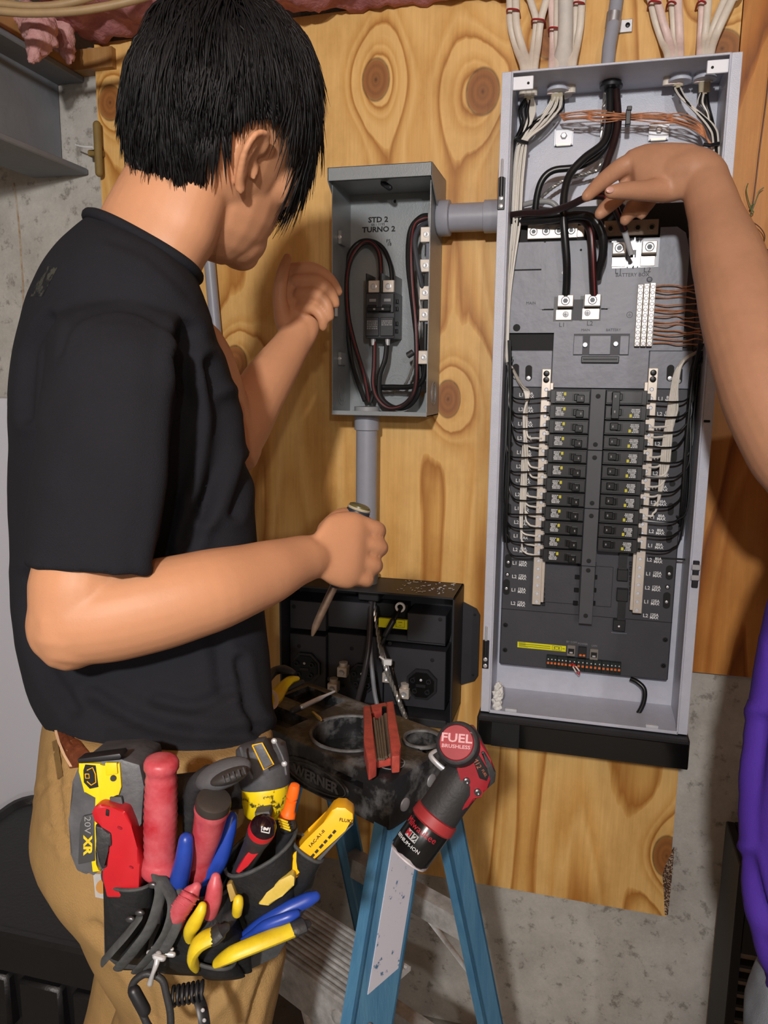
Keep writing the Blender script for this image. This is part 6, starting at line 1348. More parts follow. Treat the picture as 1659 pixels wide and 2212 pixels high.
b = new(); turned(b, (638, 1693, .600), (620, 1768, .606), [(0, 4), (.03, 10), (.10, 12), (.38, 13), (.40, 8), (.46, 8), (.48, 12), (.78, 13), (.82, 16), (1, 17)], 18); obj('orange_cap', b, M_ORNG, t)
b = new(); ell(b, P(620, 1782, .603), (RT * mm(20, .6), UP * mm(17, .6), FW * mm(20, .6)), 18, 10); o = obj('black_end', b, M_BRUB, t)
b = new()
for k in range(4): c = P(611 + k * 2, 1772 + k * 6, .5895 + .0003 * k); box(b, -.0042, .0042, -.0004, .0004, -.0006, .0006, 0, Matrix.Translation(c) @ Matrix.Rotation(.2, 4, 'Y'))
obj('yellow_print', b, M_YELT, o)
b = new(); turned(b, (619, 1790, .606), (606, 1870, .618), [(0, 20), (.5, 17), (1, 12)], 16); obj('body', b, M_BRUB, t)
t = thing('voltage_tester', 'yellow pen-shaped voltage tester sticking out of the right pocket', 'tester', P(660, 1850, .61))
b = new(); vprism(b, [(717, 1750), (728, 1744), (746, 1745), (763, 1758), (764, 1778), (742, 1790), (640, 1900), (605, 1868), (664, 1820), (700, 1776)], .600, .622, .003); obj('yellow_body', b, M_AMB, t)
b = new(); vprism(b, [(764, 1782), (748, 1796), (652, 1906), (644, 1898), (742, 1792)], .602, .624, .001); obj('grey_side', b, M_BAT, t)
b = new(); a1 = math.atan2(1850 - 1780, 726 - 665)
vtext(b, 'FLUKE', 10, 748, 1773, .5993, -.15, 1.1); vtext(b, '1AC-A1-II', 9, 684, 1812, .5993, .84, 1.3); [box(b, -mm(w, .6), mm(w, .6), -.0003, .0003, -mm(2.6, .6), mm(2.6, .6), 0, Matrix.Translation(P(u, v, .5993)) @ Matrix((RT, FW, UP)).transposed().to_4x4() @ Matrix.Rotation(-.84, 4, 'Y')) for u, v, w in ((722, 1797, 4), (713, 1807, 5), (703, 1818, 4), (694, 1828, 5), (684, 1839, 4), (675, 1849, 5))]; obj('lettering', b, M_INK, t)
t = thing('red_pliers', 'pliers with two worn red handles low in the middle pocket', 'pliers', P(430, 1990, .59))
b = new(); limb(b, [(424, 1916, .570, 11), (412, 1932, .570, 19), (396, 1955, .575, 22), (382, 1978, .582, 22), (376, 2010, .595, 18)], 14); o = obj('handle', b, M_RED, t)
for k in range(5):
    b = new(); u, v = 412 - k * 7.5, 1932 + k * 10.5; tube(b, cr([P(u - 18, v - 8, .567 + k * .002), P(u, v + 2, .559 + k * .003), P(u + 17, v + 11, .567 + k * .002)], 4), mm(2, .57), 6, True); obj('grip_ridge', b, M_RED, o)
b = new(); limb(b, [(466, 1896, .580, 11), (464, 1916, .580, 17), (460, 1945, .583, 19), (452, 1975, .59, 17), (440, 2010, .60, 13)], 14); obj('handle', b, M_RED, t)
t = thing('small_yellow_pliers', 'small pliers with stubby yellow handles beside the red pliers', 'pliers', P(460, 2010, .60))
b = new(); limb(b, [(437, 1958, .570, 10), (432, 1972, .570, 13), (420, 1995, .574, 16), (410, 2016, .582, 14), (420, 2050, .60, 10)], 14); obj('handle', b, M_YELT, t)
b = new(); limb(b, [(515, 1944, .578, 11), (514, 1956, .578, 12), (512, 1972, .584, 11)], 12); limb(b, [(512, 1975, .586, 12), (496, 2000, .592, 13), (470, 2030, .60, 10)], 12) if False else None; obj('handle', b, M_YELT, t)
b = new(); limb(b, [(508, 1972, .588, 11), (490, 1990, .592, 16), (464, 2015, .60, 14)], 12); obj('pivot', b, M_BRUB, t)
t = thing('wire_strippers', 'big yellow wire strippers with black handle ends at the bottom of the pouch', 'wire strippers', P(480, 2060, .585))
b = new(); tube(b, cr([P(466, 2020, .566), P(442, 2030, .566), (P(424, 2046, .566)), P(416, 2070, .57), P(424, 2090, .58)], 5), [mm(24, .57), mm(26, .57), mm(24, .57), mm(19, .57), mm(12, .57)], 12, True, .6); obj('handle', b, M_YELT, t)
b = new(); tube(b, cr([P(640, 2004, .590), P(600, 2020, .584), P(550, 2040, .578), P(498, 2062, .575), P(470, 2078, .58)], 5), [mm(21, .58), mm(22, .58), mm(22, .58), mm(21, .575), mm(14, .58)], 12, True, .65); obj('handle', b, M_YELT, t)
b = new(); tube(b, [P(466, 2020, .5655), P(478, 2010, .566), P(484, 2006, .567)], [mm(25, .566), mm(23, .566), mm(14, .566)], 12, True, .62); obj('end_cap', b, M_BRUB, t)
b = new(); tube(b, [P(640, 2004, .5895), P(656, 1998, .592), P(661, 1996, .593)], [mm(22.5, .59), mm(21, .59), mm(12, .59)], 12, True, .66); obj('end_cap', b, M_BRUB, t)
t = thing('blue_cutters', 'cutters with two slim blue handles pointing right above the yellow strippers', 'cutters', P(545, 2010, .60))
b = new(); limb(b, [(680, 1937, .606, 12), (660, 1946, .604, 16), (610, 1970, .60, 17), (556, 2002, .60, 14), (520, 2030, .605, 10)], 12); obj('handle', b, M_BLUE, t)
b = new(); limb(b, [(640, 1974, .592, 9), (620, 1982, .590, 12), (575, 2000, .590, 13), (545, 2020, .594, 10), (510, 2045, .60, 8)], 12); obj('handle', b, M_BLUE, t)
t = thing('yellow_handled_tool', 'tool with a flat pale yellow handle in the right side pocket', 'tool', P(600, 1930, .60))
b = new(); vprism(b, [(556, 1955), (576, 1928), (602, 1902), (628, 1889), (637, 1895), (636, 1914), (610, 1936), (580, 1958)], .590, .602, .003); obj('handle', b, mat('dusty_yellow_grip', (214, 190, 90), .55, rgb2=(190, 160, 60), vs=50), t)
b = new(); vprism(b, [(488, 1912), (500, 1908), (512, 1940), (498, 1950)], .592, .60, .001); tag(obj('folding_rule', b, mat('tan_rule', (170, 140, 70), .6)), 'tan edge of a folding rule just behind the red pliers', 'rule')
b = new(); vprism(b, [(590, 1905), (604, 1880), (626, 1850), (642, 1842), (634, 1880), (612, 1910)], .600, .606, .002); pp('side_flap', b, M_LTHE)
# screwdriver in the right hand
t = thing('screwdriver', 'screwdriver with a dark handle gripped in the man fist, blade pointing down left', 'screwdriver', P(712, 1270, .875))
b = new(); turned(b, (776, 1098, .872), (722, 1268, .884), [(0, 22), (.03, 26), (.12, 26), (.4, 25), (.8, 24), (.95, 18), (1, 9)], 20); obj('handle', b, mat('blue_black_handle', (40, 50, 60), .35), t)
M = axis(P(776, 1098, .872), P(722, 1268, .884)); b = new(); lathe(b, [(mm(24, .87), .001), (mm(23, .87), -.003), (mm(17, .87), -.0045), (.0002, -.005)], M, 20); obj('end_cap', b, mat('olive_cap', (92, 86, 50), .3), t)
b = new(); lathe(b, [(mm(25, .87), .0015), (mm(26, .87), .000), (mm(25, .87), -.0012)], M, 20); obj('pale_ring', b, M_DRAB, t)
b = new(); tube(b, cr([P(722, 1266, .884), P(700, 1312, .887), P(682, 1352, .89), P(675, 1372, .891)], 4), [mm(9, .88), mm(9, .88), mm(8, .88), mm(3, .88)], 10, True); obj('shaft', b, mat('rusty_shaft', (130, 106, 88), .4, .5, var=.2, vs=120), t)
# ------------------------------------------------------------------ step ladder
ZC = .955
C0 = atz(842, 1690, ZC); LD = (atz(624, 1592, ZC) - C0); LD.z = 0; LD.normalize(); WD = V((LD.y * -1, LD.x, 0)); WD = WD if WD.y > 0 else -WD
ZZ = V((0, 0, 1)); ML = Matrix.Translation(C0) @ Matrix((LD, WD, ZZ)).transposed().to_4x4()
def lp(s, t, z=0): return C0 + LD * s + WD * t + ZZ * z
def st_of(u, v): q = atz(u, v, ZC) - C0; return q.dot(LD), q.dot(WD)
M_CAP = mat('scuffed_brightened_cap', (32, 32, 33), .36, rgb2=(120, 120, 120), vs=24, speck=.24, thr=.50, bump=.35, bs=90)  # real scuffs, laid on heavier to stand in for light falling on the top
M_FG = mat('blue_fibreglass', (70, 122, 160), .42, rgb2=(92, 142, 174), vs=60, bump=.2, bs=400, stretch=(1, 1, .15))
M_AL = mat('worn_aluminium', (206, 204, 202), .4, .3, rgb2=(140, 136, 132), vs=36, bump=.2, bs=300)
lad = thing('step_ladder', 'blue fibreglass step ladder with a black tool-tray top', 'ladder', (C0.x - .2, C0.y + .05, 0))
def lo(name, b, m, sm=True, par=None, ang=40): return obj(name, b, m, par or lad, sm, ang)
CW, CL, CHt, SF = .152, .30, .066, .235
def boolean(base, cutters):
    me = bpy.data.meshes.new('c'); bmesh.ops.recalc_face_normals(base, faces=base.faces[:]); base.to_mesh(me); base.free(); o = bpy.data.objects.new('c', me); COL.objects.link(o); tmp = [o]
    for c in cutters:
        m2 = bpy.data.meshes.new('k'); bmesh.ops.recalc_face_normals(c, faces=c.faces[:]); c.to_mesh(m2); c.free(); k = bpy.data.objects.new('k', m2); COL.objects.link(k); tmp.append(k)
        md = o.modifiers.new('b', 'BOOLEAN'); md.operation = 'DIFFERENCE'; md.object = k; md.solver = 'EXACT'
    dg = bpy.context.evaluated_depsgraph_get(); r = bpy.data.meshes.new_from_object(o.evaluated_get(dg)); r.materials.clear()
    for k in tmp: bpy.data.objects.remove(k)
    return r
base = new(); box(base, 0, CL, 0, CW, -CHt, 0, .008, ML, 2)
hs, ht = .122, .062
def cyl(s, t, r, z0, z1, n=28): c = new(); lathe(c, [(r, z0), (r, z1)], ML @ Matrix.Translation((s, t, 0)), n); return c
def cbox(*a): c = new(); box(c, *a, 0, ML); return c
slot_s = [st_of(u, v)[0] for u, v in ((722, 1668), (790, 1690))]
cut = [cyl(hs, ht, .050, -.030, .02), cyl(hs, ht, .030, -.2, .02), cyl(.040, .112, .022, -.05, .02), cyl(.040, .112, .012, -.2, .02), cbox(.195, .285, .015, .055, -.020, .02), cbox(.20, .28, .085, .135, -.016, .02), cbox(.042, .092, -.01, .02, -.024, -.016), cbox(.012, .026, .085, .14, -.010, .02), cbox(.0, CL, .008, CW - .008, -.2, -.045)]
cut = cut[:-1]
me = boolean(base, cut); cap = lo('top_cap', me, M_CAP, True, None, 35)
for s, t, r in ((hs, ht, .050), (.040, .112, .022)):
    b = new(); lathe(b, [(r, -.001), (r + .001, .0025), (r + .004, .0025), (r + .005, -.001)], ML @ Matrix.Translation((s, t, 0)), 36, True); lo('tray_rim', b, mat('scuffed_rim', (58, 58, 59), .5, rgb2=(120, 120, 120), vs=60), True, cap)
FM = ML @ Matrix(((-1, 0, 0, .128), (0, 0, -1, -.0006), (0, 1, 0, -.040), (0, 0, 0, 1)))      # front face: x runs towards the near corner, y up, z out
b = new(); ring = [[FM @ V((k * .062 * math.cos(a), k * .021 * math.sin(a), h_)) for a in [2 * math.pi * j / 40 for j in range(40)]] for k, h_ in ((.93, -.001), (.95, .0016), (.99, .0016), (1.02, -.001), (.93, -.001))]; loft(b, ring, False); lo('logo_rim', b, M_CAP, True, cap)
b = new(); ring = [[FM @ V((.004 + k * .054 * math.cos(a), k * .0155 * math.sin(a), h_)) for a in [2 * math.pi * j / 40 for j in range(40)]] for k, h_ in ((.97, -.001), (.98, .0012), (1.0, .0012), (1.02, -.001), (.97, -.001))]; loft(b, ring, False); lo('logo_rim', b, mat('worn_grey_edge', (96, 96, 98), .5), True, cap)
b = new(); text(b, 'WERNER', .0200, FM @ Matrix.Translation((.004, -.0005, .0006)), .0008, 1.0, .0003); lo('lettering', b, mat('worn_grey_edge', ()), False, cap)
EM = ML @ Matrix(((0, 0, -1, -.0004), (1, 0, 0, 0), (0, 1, 0, 0), (0, 0, 0, 1)))               # end face towards the room
for t, z in ((.028, -.040), (.080, -.030)):
    b = new(); lathe(b, [(.0085, 0), (.008, .0015), (.005, .0028), (0, .003)], EM @ Matrix.Translation((t, z, 0)), 16); lo('rivet', b, mat('grey_rivet', (150, 150, 152), .5, .3), True, cap)
b = new(); c = ML @ Matrix.Translation((.028, .036, .0006)); lathe(b, [(.017, 0), (.017, .0006), (.0155, .0006), (.0155, 0)], c, 24, True); box(b, -.0006, .0006, -.015, .015, 0, .0006, 0, c @ Matrix.Rotation(.75, 4, 'Z'))
for a_, l in ((.2, .010), (1.2, .009), (2.4, .011), (-.5, .008)): box(b, -.0008, .0008, -l, l * .3, 0, .0005, 0, c @ Matrix.Rotation(a_, 4, 'Z') @ Matrix.Translation((.003, .001, 0)))
lo('warning_symbol', b, mat('chalky_grey', (140, 140, 140), .8), True, cap)
def rail(top, bot, web_t, fl, front, name='rail'):
    """C-channel; web faces the end of the ladder, flanges run along its length"""
    b = new(); th = .004
    for (a0, a1, c0, c1) in ((0, th, -web_t / 2, web_t / 2), (0, fl, -web_t / 2, -web_t / 2 + th), (0, fl, web_t / 2 - th, web_t / 2)):
        sg = 1 if front else -1
        ra = [top + LD * (sg * x) + WD * y for x, y in ((a0, c0), (a1, c0), (a1, c1), (a0, c1))]; rb = [bot + LD * (sg * x) + WD * y for x, y in ((a0, c0), (a1, c0), (a1, c1), (a0, c1))]; loft(b, [ra, rb])
    return lo(name, b, M_FG, False)
FT0, FT1 = lp(.006, .046, -.05), lp(-.045, -.24, -ZC + .02)
BT0, BT1 = lp(.006, .120, -.05), lp(-.030, .36, -ZC + .02)
FF0, FF1 = lp(SF, .046, -.05), lp(SF + .045, -.24, -ZC + .02)
BF0, BF1 = lp(SF, .120, -.05), lp(SF + .030, .36, -ZC + .02)
RL = [rail(FT0, FT1, .084, .019, True), rail(BT0, BT1, .038, .018, True), rail(FF0, FF1, .084, .019, False), rail(BF0, BF1, .038, .018, False)]
for q in (FT1, BT1, FF1, BF1):
    b = new(); box(b, q.x - .03, q.x + .03, q.y - .035, q.y + .035, 0, .03, .006); lo('foot', b, M_BRUB)
def at_z(a, c, z): t = (z - a.z) / (c.z - a.z); return a + (c - a) * t
M_STK = mat('worn_white_sticker', (206, 204, 214), .6, rgb2=(72, 112, 146), vs=70, speck=.05, thr=.60)
z0, z1 = .705, .868
A_, B_ = at_z(FT0, FT1, z1), at_z(FT0, FT1, z0); b = new(); nrm = -LD * .0009
loft(b, [[q + WD * y + nrm * k for y, k in ((-.024, 1), (.032, 1), (.032, 0), (-.024, 0))] for q in [A_ + (B_ - A_) * (i / 14) for i in range(15)]]); lo('sticker', b, M_STK, False, RL[0])
for k, zs in enumerate((.685, .385)):
    a, c = at_z(FT0, FT1, zs), at_z(FF0, FF1, zs); dirv = (c - a).normalized(); b = new()
    R = []
    prof = [(-.032, 0), (-.030, .004)]
    for i in range(11): y = -.026 + i * .0085; prof += [(y, .004), (y + .0015, .0062), (y + .0045, .0062), (y + .006, .004)]
    prof += [(.068, .002), (.068, -.004), (-.026, -.004), (-.026, -.052), (-.032, -.052)]
    loft(b, [[q + WD * y + ZZ * z for y, z in prof] for q in (a + dirv * .004, c - dirv * .004)]); o = lo('step', b, M_AL, False)
    for s in (.10, .40):
        b = new(); q = a + dirv * s * .35 + WD * -.032 + ZZ * -.022; lathe(b, [(.010, 0), (.0095, .0022), (.006, .0035), (0, .0036)], axis(q, q - WD * .01), 16); lo('rivet', b, M_AL, True, o)
    b = new(); q = at_z(FT0, FT1, zs - .025) - LD * .0005 - WD * .012; lathe(b, [(.009, 0), (.0085, .002), (.005, .003), (0, .0031)], axis(q, q - LD * .01), 16); lo('rivet', b, mat('grey_rivet', ()), True, RL[0])
    b = new(); q1 = at_z(FT0, FT1, zs - .16) + LD * .02; q2 = a + dirv * .14 - ZZ * .03; tube(b, [q1, q2], .010, 8, False, .4); lo('step_brace', b, M_AL)
for zs in (.655, .33):
    a, c = at_z(BT0, BT1, zs), at_z(BF0, BF1, zs); b = new(); dirv = (c - a).normalized(); loft(b, [[q + WD * y + ZZ * z for y, z in ((-.014, .016), (.012, .016), (.012, .012), (-.010, .012), (-.010, -.018), (-.014, -.018))] for q in (a + dirv * .005, c - dirv * .005)]); lo('rear_brace', b, M_AL, False)
    b = new(); q1 = a + dirv * .10; q2 = at_z(BT0, BT1, zs - .12); tube(b, [q1 - ZZ * .015, q2 + LD * .012], .006, 8, False, .4); lo('brace_strut', b, M_AL)
# ------------------------------------------------------------------ things on the ladder top
t = thing('hex_key_set', 'worn red folding hex key set lying across the tray of the ladder top', 'hex keys', lp(.07, .05, .003))
D0 = .842
Q = lambda u, v, h_=0: atz(u, v, ZC + .006 + h_)
def slab(bm, pts, h0, h1):
    a = [bm.verts.new(Q(u, v, h1)) for u, v in pts]; c = [bm.verts.new(V((q.co.x, q.co.y, q.co.z - (h1 - h0)))) for q in a]; n = len(a); f = [bm.faces.new(a), bm.faces.new(c[::-1])] + [bm.faces.new((a[i], c[i], c[(i + 1) % n], a[(i + 1) % n])) for i in range(n)]
    bmesh.ops.bevel(bm, geom=list({e for q in f for e in q.edges}), offset=.0025, segments=2, affect='EDGES', profile=.6)
M_HEXR = mat('dusty_red_plastic', (198, 84, 70), .55, rgb2=(150, 60, 52), vs=60, bump=.3, bs=160)
b = new(); slab(b, [(785, 1524), (800, 1522), (803, 1548), (814, 1640), (796, 1650), (786, 1600)], 0, .022); obj('side_plate', b, M_HEXR, t)
b = new(); slab(b, [(834, 1516), (850, 1513), (866, 1612), (864, 1632), (846, 1634), (838, 1560)], 0, .022); obj('side_plate', b, M_HEXR, t)
b = new(); slab(b, [(800, 1522), (834, 1516), (836, 1530), (802, 1540)], 0, .014); obj('end_bridge', b, M_HEXR, t); b = new(); slab(b, [(812, 1632), (846, 1626), (846, 1638), (814, 1644)], 0, .010); obj('end_bridge', b, M_HEXR, t)
M_KEY = mat('brown_steel_key', (120, 108, 94), .42, .5, var=.2, vs=90)
for k, (ua, va, ub, vb, r) in enumerate(((798, 1552, 812, 1642, 5.5), (808, 1552, 819, 1640, 4), (814, 1556, 824, 1640, 3), (819, 1552, 829, 1640, 3.2), (825, 1548, 834, 1636, 4.2), (833, 1544, 844, 1632, 6))):
    b = new(); tube(b, [Q(ua, va, .016), Q(ub, vb, .014)], mm(r, .86), 6); obj('hex_key', b, M_KEY, t, True, 25)
for u, v in ((797, 1546), (832, 1534)):
    b = new(); q = Q(u, v, .016); lathe(b, [(.0048, -.008), (.0048, .004), (.003, .0048), (0, .0048)], Matrix.Translation(q), 12); obj('pivot', b, M_SCREWBLK, t)
t = thing('bit_holder', 'steel magnetic bit holder lying on the far part of the ladder top', 'bit holder', Q(680, 1512))
b = new(); tube(b, [Q(632, 1536, .004), Q(652, 1527, .004)], mm(8, .95), 12, True); obj('dark_end', b, M_BRUB, t)
b = new(); tube(b, [Q(652, 1527, .006), Q(690, 1509, .006), Q(702, 1503, .006), Q(722, 1494, .006)], [mm(6.5, .95), mm(6.5, .95), mm(4, .95), mm(3, .95)], 10, True); obj('sleeve', b, M_STEEL, t)
b = new(); tube(b, [Q(676, 1540, .003), Q(690, 1552, .003), Q(694, 1556, .003)], [mm(5, .93), mm(5, .93), mm(2.5, .93)], 8, True); tag(obj('brass_bit', b, mat('brass', (176, 150, 84), .3, .7)), 'short brass coloured driver bit on the ladder top', 'bit')
t = thing('tape_knife', 'yellow and black hooked tool lying on the far end of the ladder top', 'tool', Q(610, 1490))
b = new(); tube(b, cr([Q(640, 1466, .03), Q(625, 1470, .03), Q(606, 1490, .022), Q(590, 1512, .016), Q(560, 1530, .012)], 5), [mm(9, .98), mm(14, .98), mm(18, .97), mm(22, .96), mm(20, .95)], 12, True, .7); obj('yellow_body', b, mat('yellow_shell', ()), t)
b = new(); tube(b, cr([Q(632, 1452, .040), Q(612, 1446, .040), Q(590, 1452, .036), Q(570, 1478, .030)], 5), [mm(8, .98), mm(15, .98), mm(16, .98), mm(14, .97)], 12, True, .7); tube(b, [Q(622, 1488, .022), Q(652, 1474, .026)], mm(7, .98), 8, True); obj('black_grip', b, M_BRUB, t)
b = new(); pts = [Q(584 + 14 * math.cos(a), 1512 + 20 * math.sin(a), .03) for a in [2 * math.pi * i / 24 for i in range(25)]]; tube(b, pts, mm(5, .95), 8, False, .4); tag(obj('strap_loop', b, mat('pale_strap', (216, 200, 184), .6)), 'pale strap loop half hidden behind the black shirt above the ladder top', 'strap')
# ------------------------------------------------------------------ compact red driver hooked on the cap end
t = thing('impact_driver', 'compact red and black impact driver hooked on the near end of the ladder top', 'drill', P(930, 1780, .85))
ax = (1006, 1672, .858), (884, 1848, .850)
b = new(); turned(b, ax[0], ax[1], [(-.12, 30), (0, 42), (.12, 47), (.25, 46), (.40, 45), (.50, 46), (.505, 44)], 26); obj('grip', b, mat('dark_rubber_grip', (44, 43, 44), .6, var=.12, vs=30, bump=.25, bs=300), t)
b = new(); turned(b, ax[0], ax[1], [(.49, 46), (.50, 50), (.60, 51), (.62, 47)], 26); obj('red_collar', b, mat('brick_red_rubber', (160, 48, 50), .5, var=.1, vs=40), t)
b = new(); turned(b, ax[0], ax[1], [(.60, 45), (.62, 47), (.96, 46), (1.0, 43), (1.01, 30)], 28); bt = obj('battery', b, mat('gloss_black_battery', (18, 18, 19), .25), t)
b = new(); M, L = turned(b, ax[0], ax[1], [(1.008, 2), (1.008, 43), (1.025, 44), (1.03, 41), (1.032, 2)], 28); obj('white_end', b, mat('scuffed_white', (214, 206, 208), .6, rgb2=(180, 170, 172), vs=60), bt)
b = new(); rr = random.Random(4); M0 = axis(P(*ax[0]), P(*ax[1])); Lx = (P(*ax[1]) - P(*ax[0])).length
ring = []
for j in range(29):
    a = 2 * math.pi * j / 28; r = mm(46.6, .853); h1 = Lx * (1.005 - .05 * max(0, math.sin(a * 1.5 + 2.2)) - rr.uniform(0, .03)); ring.append((M0 @ V((r * math.cos(a), r * math.sin(a), Lx * 1.006)), M0 @ V((r * math.cos(a), r * math.sin(a), h1))))
bm = b
for j in range(28):
    q = [bm.verts.new(x) for x in (ring[j][0], ring[j + 1][0], ring[j + 1][1], ring[j][1])]; bm.faces.new(q)
bmesh.ops.solidify(b, geom=b.faces[:], thickness=.0004); obj('torn_label', b, mat('scuffed_white', ()), bt)
# prints on the battery, wrapped on its round side
def on_cyl(bm, s, size, tt, phi, sx=1, bold=0, m=None):
    me_ = text_mesh(s, size, .0002, bold); r = mm(47.2, .853); vs = []
    for v in me_.vertices:
        a = phi - v.co.x * sx / r; vs.append(bm.verts.new(M0 @ V(((r + v.co.z) * math.cos(a), (r + v.co.z) * math.sin(a), Lx * tt - v.co.y))))
    for p_ in me_.polygons:
        try: bm.faces.new([vs[i] for i in p_.vertices])
        except ValueError: pass
vd = (CAM - P(930, 1790, .853)).normalized(); x_, y_ = M0.to_3x3() @ V((1, 0, 0)), M0.to_3x3() @ V((0, 1, 0)); PH = math.atan2(vd.dot(y_), vd.dot(x_))
b = new(); on_cyl(b, 'Milwaukee', .0105, .69, PH + .28, 1); obj('lettering', b, mat('logo_red', (176, 30, 44), .5), bt, False)
def plate(bm, w, h_, tt, phi, dr=.0002):
    r = mm(47.1, .853) + dr; R = []
    for i in range(7): a = phi + (i / 6 - .5) * w / r; R.append([M0 @ V((r * math.cos(a), r * math.sin(a), Lx * tt + k)) for k in (-h_ / 2, h_ / 2)])
    loft(bm, R, False, False); bmesh.ops.solidify(bm, geom=bm.faces[:], thickness=.0003)
b = new(); plate(b, .0155, .0085, .785, PH + .42); obj('white_badge', b, M_PRINT, bt, False)
b = new(); r_ = .0003; on_cyl(b, 'M', .0085, .785, PH + .62, 1.1, .0003); obj('lettering', b, mat('logo_red', ()), bt, False); b = new(); on_cyl(b, '12', .0085, .785, PH + .32, 1.1, .0003); obj('lettering', b, M_SCREWBLK, bt, False)
b = new(); on_cyl(b, 'LITHIUM-ION', .0055, .87, PH + .44, 1.1); obj('lettering', b, M_PRINT, bt, False)
# head
b = new(); vprism(b, [(1012, 1592), (1034, 1590), (1060, 1640), (1070, 1662), (1068, 1690), (1050, 1710), (1036, 1716), (1026, 1730), (1010, 1744), (996, 1756), (1002, 1720), (1004, 1690), (988, 1664), (980, 1650), (1000, 1620)], .836, .885, .006); obj('red_housing', b, M_REDK, t)
b = new(); vprism(b, [(1046, 1622), (1062, 1652), (1072, 1668), (1070, 1690), (1052, 1706), (1062, 1680), (1054, 1650), (1038, 1626)], .834, .887, .003); obj('black_bumper', b, M_BRUB, t)
b = new(); vprism(b, [(1020, 1636), (1034, 1630), (1058, 1670), (1052, 1688), (1036, 1682)], .8345, .845, .001); pl = obj('data_plate', b, M_PIT, t)
b = new(); vtext(b, 'M12', 15, 1030, 1648, .8338, -1.1, 1); vtext(b, 'FUEL', 8, 1046, 1670, .8338, -1.05, 1); obj('lettering', b, mat('copper_print', (170, 96, 70), .5), pl, False)
HA, HB = P(986, 1604, .832), P(1006, 1622, .886)
M = axis(HA, HB); R = mm(46, .84)
b = new(); lathe(b, [(R * .86, .0), (R * .98, .002), (R * 1.04, .008), (R * 1.06, .03), (R, .05), (R * .8, .056)], M, 32); obj('rear_bumper', b, M_BRUB, t)
b = new(); lathe(b, [(.0002, -.0015), (R * .78, -.0015), (R * .84, .0005), (R * .84, .004)], M, 32); dc = obj('rear_disc', b, mat('brick_red_disc', (156, 34, 46), .42, var=.12, vs=50), t)
zc = -(M.to_3x3() @ V((0, 0, 1))); xx = (RT - zc * RT.dot(zc)).normalized(); yy = zc.cross(xx); MM = Matrix.Translation(HA + zc * .0017) @ Matrix((xx, yy, zc)).transposed().to_4x4() @ Matrix.Rotation(-.12, 4, 'Z')
b = new(); text(b, 'FUEL', .0125, MM @ Matrix.Translation((0, .004, 0)), .0002, 1.25, .0003); text(b, 'BRUSHLESS', .0052, MM @ Matrix.Translation((0, -.0045, 0)), .0002, 1.2, .0001); obj('lettering', b, mat('pale_pink_print', (220, 170, 174), .5), dc, False)
for u, v in ((1017, 1588), (993, 1643), (1008, 1688), (1032, 1712)):
    b = new(); c = P(u, v, .833); lathe(b, [(.0036, .003), (.0036, -.001), (.002, -.0016), (0, -.0008)], axis(c, c + FW * .01), 12); obj('screw', b, M_DST, t)
b = new(); tube(b, cr([P(940, 1622, .872), P(930, 1632, .868), P(944, 1650, .862), P(966, 1668, .858)], 5), mm(6, .86), 8, True, .5); obj('belt_hook', b, M_STEEL, t)
# ------------------------------------------------------------------ tote and crate
M_TOTE = mat('black_tote_plastic', (24, 23, 24), .42, var=.15, vs=20, bump=.3, bs=160)
t = thing('storage_tote', 'large black plastic tote with a flat lid on the floor at the lower left', 'tote', (-.85, -.34, 0))
def rrect(x0, x1, y0, y1, r, z, n=5):
    out = []
    for cx, cy, a0 in ((x1 - r, y1 - r, 0), (x0 + r, y1 - r, 90), (x0 + r, y0 + r, 180), (x1 - r, y0 + r, 270)):
        for k in range(n + 1): a = math.radians(a0 + 90 * k / n); out.append(V((cx + r * math.cos(a), cy + r * math.sin(a), z)))
    return out
tx0, tx1, ty0, ty1 = -1.19, -.60, -.53, -.125
b = new(); loft(b, [rrect(tx0 + .05, tx1 - .05, ty0 + .05, ty1 - .05, .05, .001), rrect(tx0 + .02, tx1 - .02, ty0 + .02, ty1 - .02, .05, .44)]); obj('tub', b, M_TOTE, t)
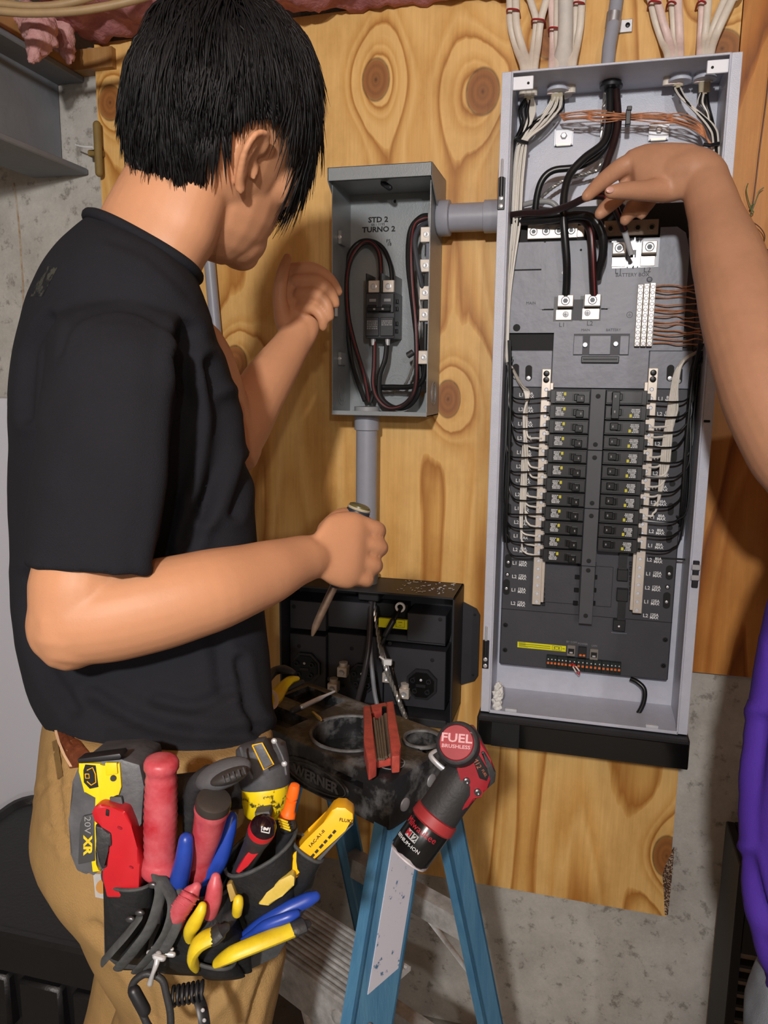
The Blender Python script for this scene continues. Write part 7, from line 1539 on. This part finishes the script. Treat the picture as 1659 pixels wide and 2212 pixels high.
b = new(); loft(b, [rrect(tx0, tx1, ty0, ty1, .06, .425), rrect(tx0, tx1, ty0, ty1, .06, .488), rrect(tx0 + .006, tx1 - .006, ty0 + .006, ty1 - .006, .056, .494), rrect(tx0 + .016, tx1 - .016, ty0 + .016, ty1 - .016, .05, .494), rrect(tx0 + .024, tx1 - .024, ty0 + .024, ty1 - .024, .045, .484), rrect(tx0 + .05, tx1 - .05, ty0 + .05, ty1 - .05, .04, .484)]); obj('lid', b, M_TOTE, t)
for i in range(5):
    x = tx0 + .09 + i * .105; b = new(); box(b, x, x + .085, ty0 + .006, ty0 + .04, .30, .405, .006); obj('side_panel', b, M_TOTE, t)
for z in (.235, .205):
    b = new(); box(b, tx0 + .03, tx1 - .03, ty0 + .014, ty0 + .03, z, z + .014, .003); obj('grey_band', b, mat('grey_band', (92, 88, 86), .5), t)
t = thing('slatted_crate', 'dark crate with square openings on the floor beside the purple shirt', 'crate', (.42, -.25, 0))
cy = -.16; a = at(1603, 1875, cy); cx0 = a.x; cz1 = a.z; M_CRT = mat('dark_brown_crate', (30, 24, 23), .6, var=.15, vs=30)
b = new(); box(b, cx0, cx0 + .30, cy + .02, cy + .14, 0, cz1); obj('box', b, mat('lit_background_beige', (168, 146, 130), .7, var=.08, vs=12), t, False)  # beige box added to stand in for lit background behind the openings
b = new(); box(b, cx0 - .004, cx0 + .012, cy, cy + .144, 0, cz1 + .004, .002); obj('frame_post', b, M_CRT, t, False); b = new(); box(b, cx0 + .29, cx0 + .304, cy, cy + .144, 0, cz1 + .004, .002); obj('frame_post', b, M_CRT, t, False)
zt_ = at(1625, 2064, cy).z; b = new(); box(b, cx0 + .012, cx0 + .29, cy, cy + .144, zt_, cz1 + .004); obj('top_board', b, M_CRT, t, False)
for k in range(9):
    z = zt_ - (k + 1) * .0265; b = new(); box(b, cx0 + .012, cx0 + .29, cy + .002, cy + .019, z - .003, z + .003); obj('slat', b, M_CRT, t, False)
for k in range(4):
    x = cx0 + .05 + k * .06; b = new(); box(b, x, x + .006, cy + .003, cy + .018, 0, zt_); obj('slat', b, M_CRT, t, False)
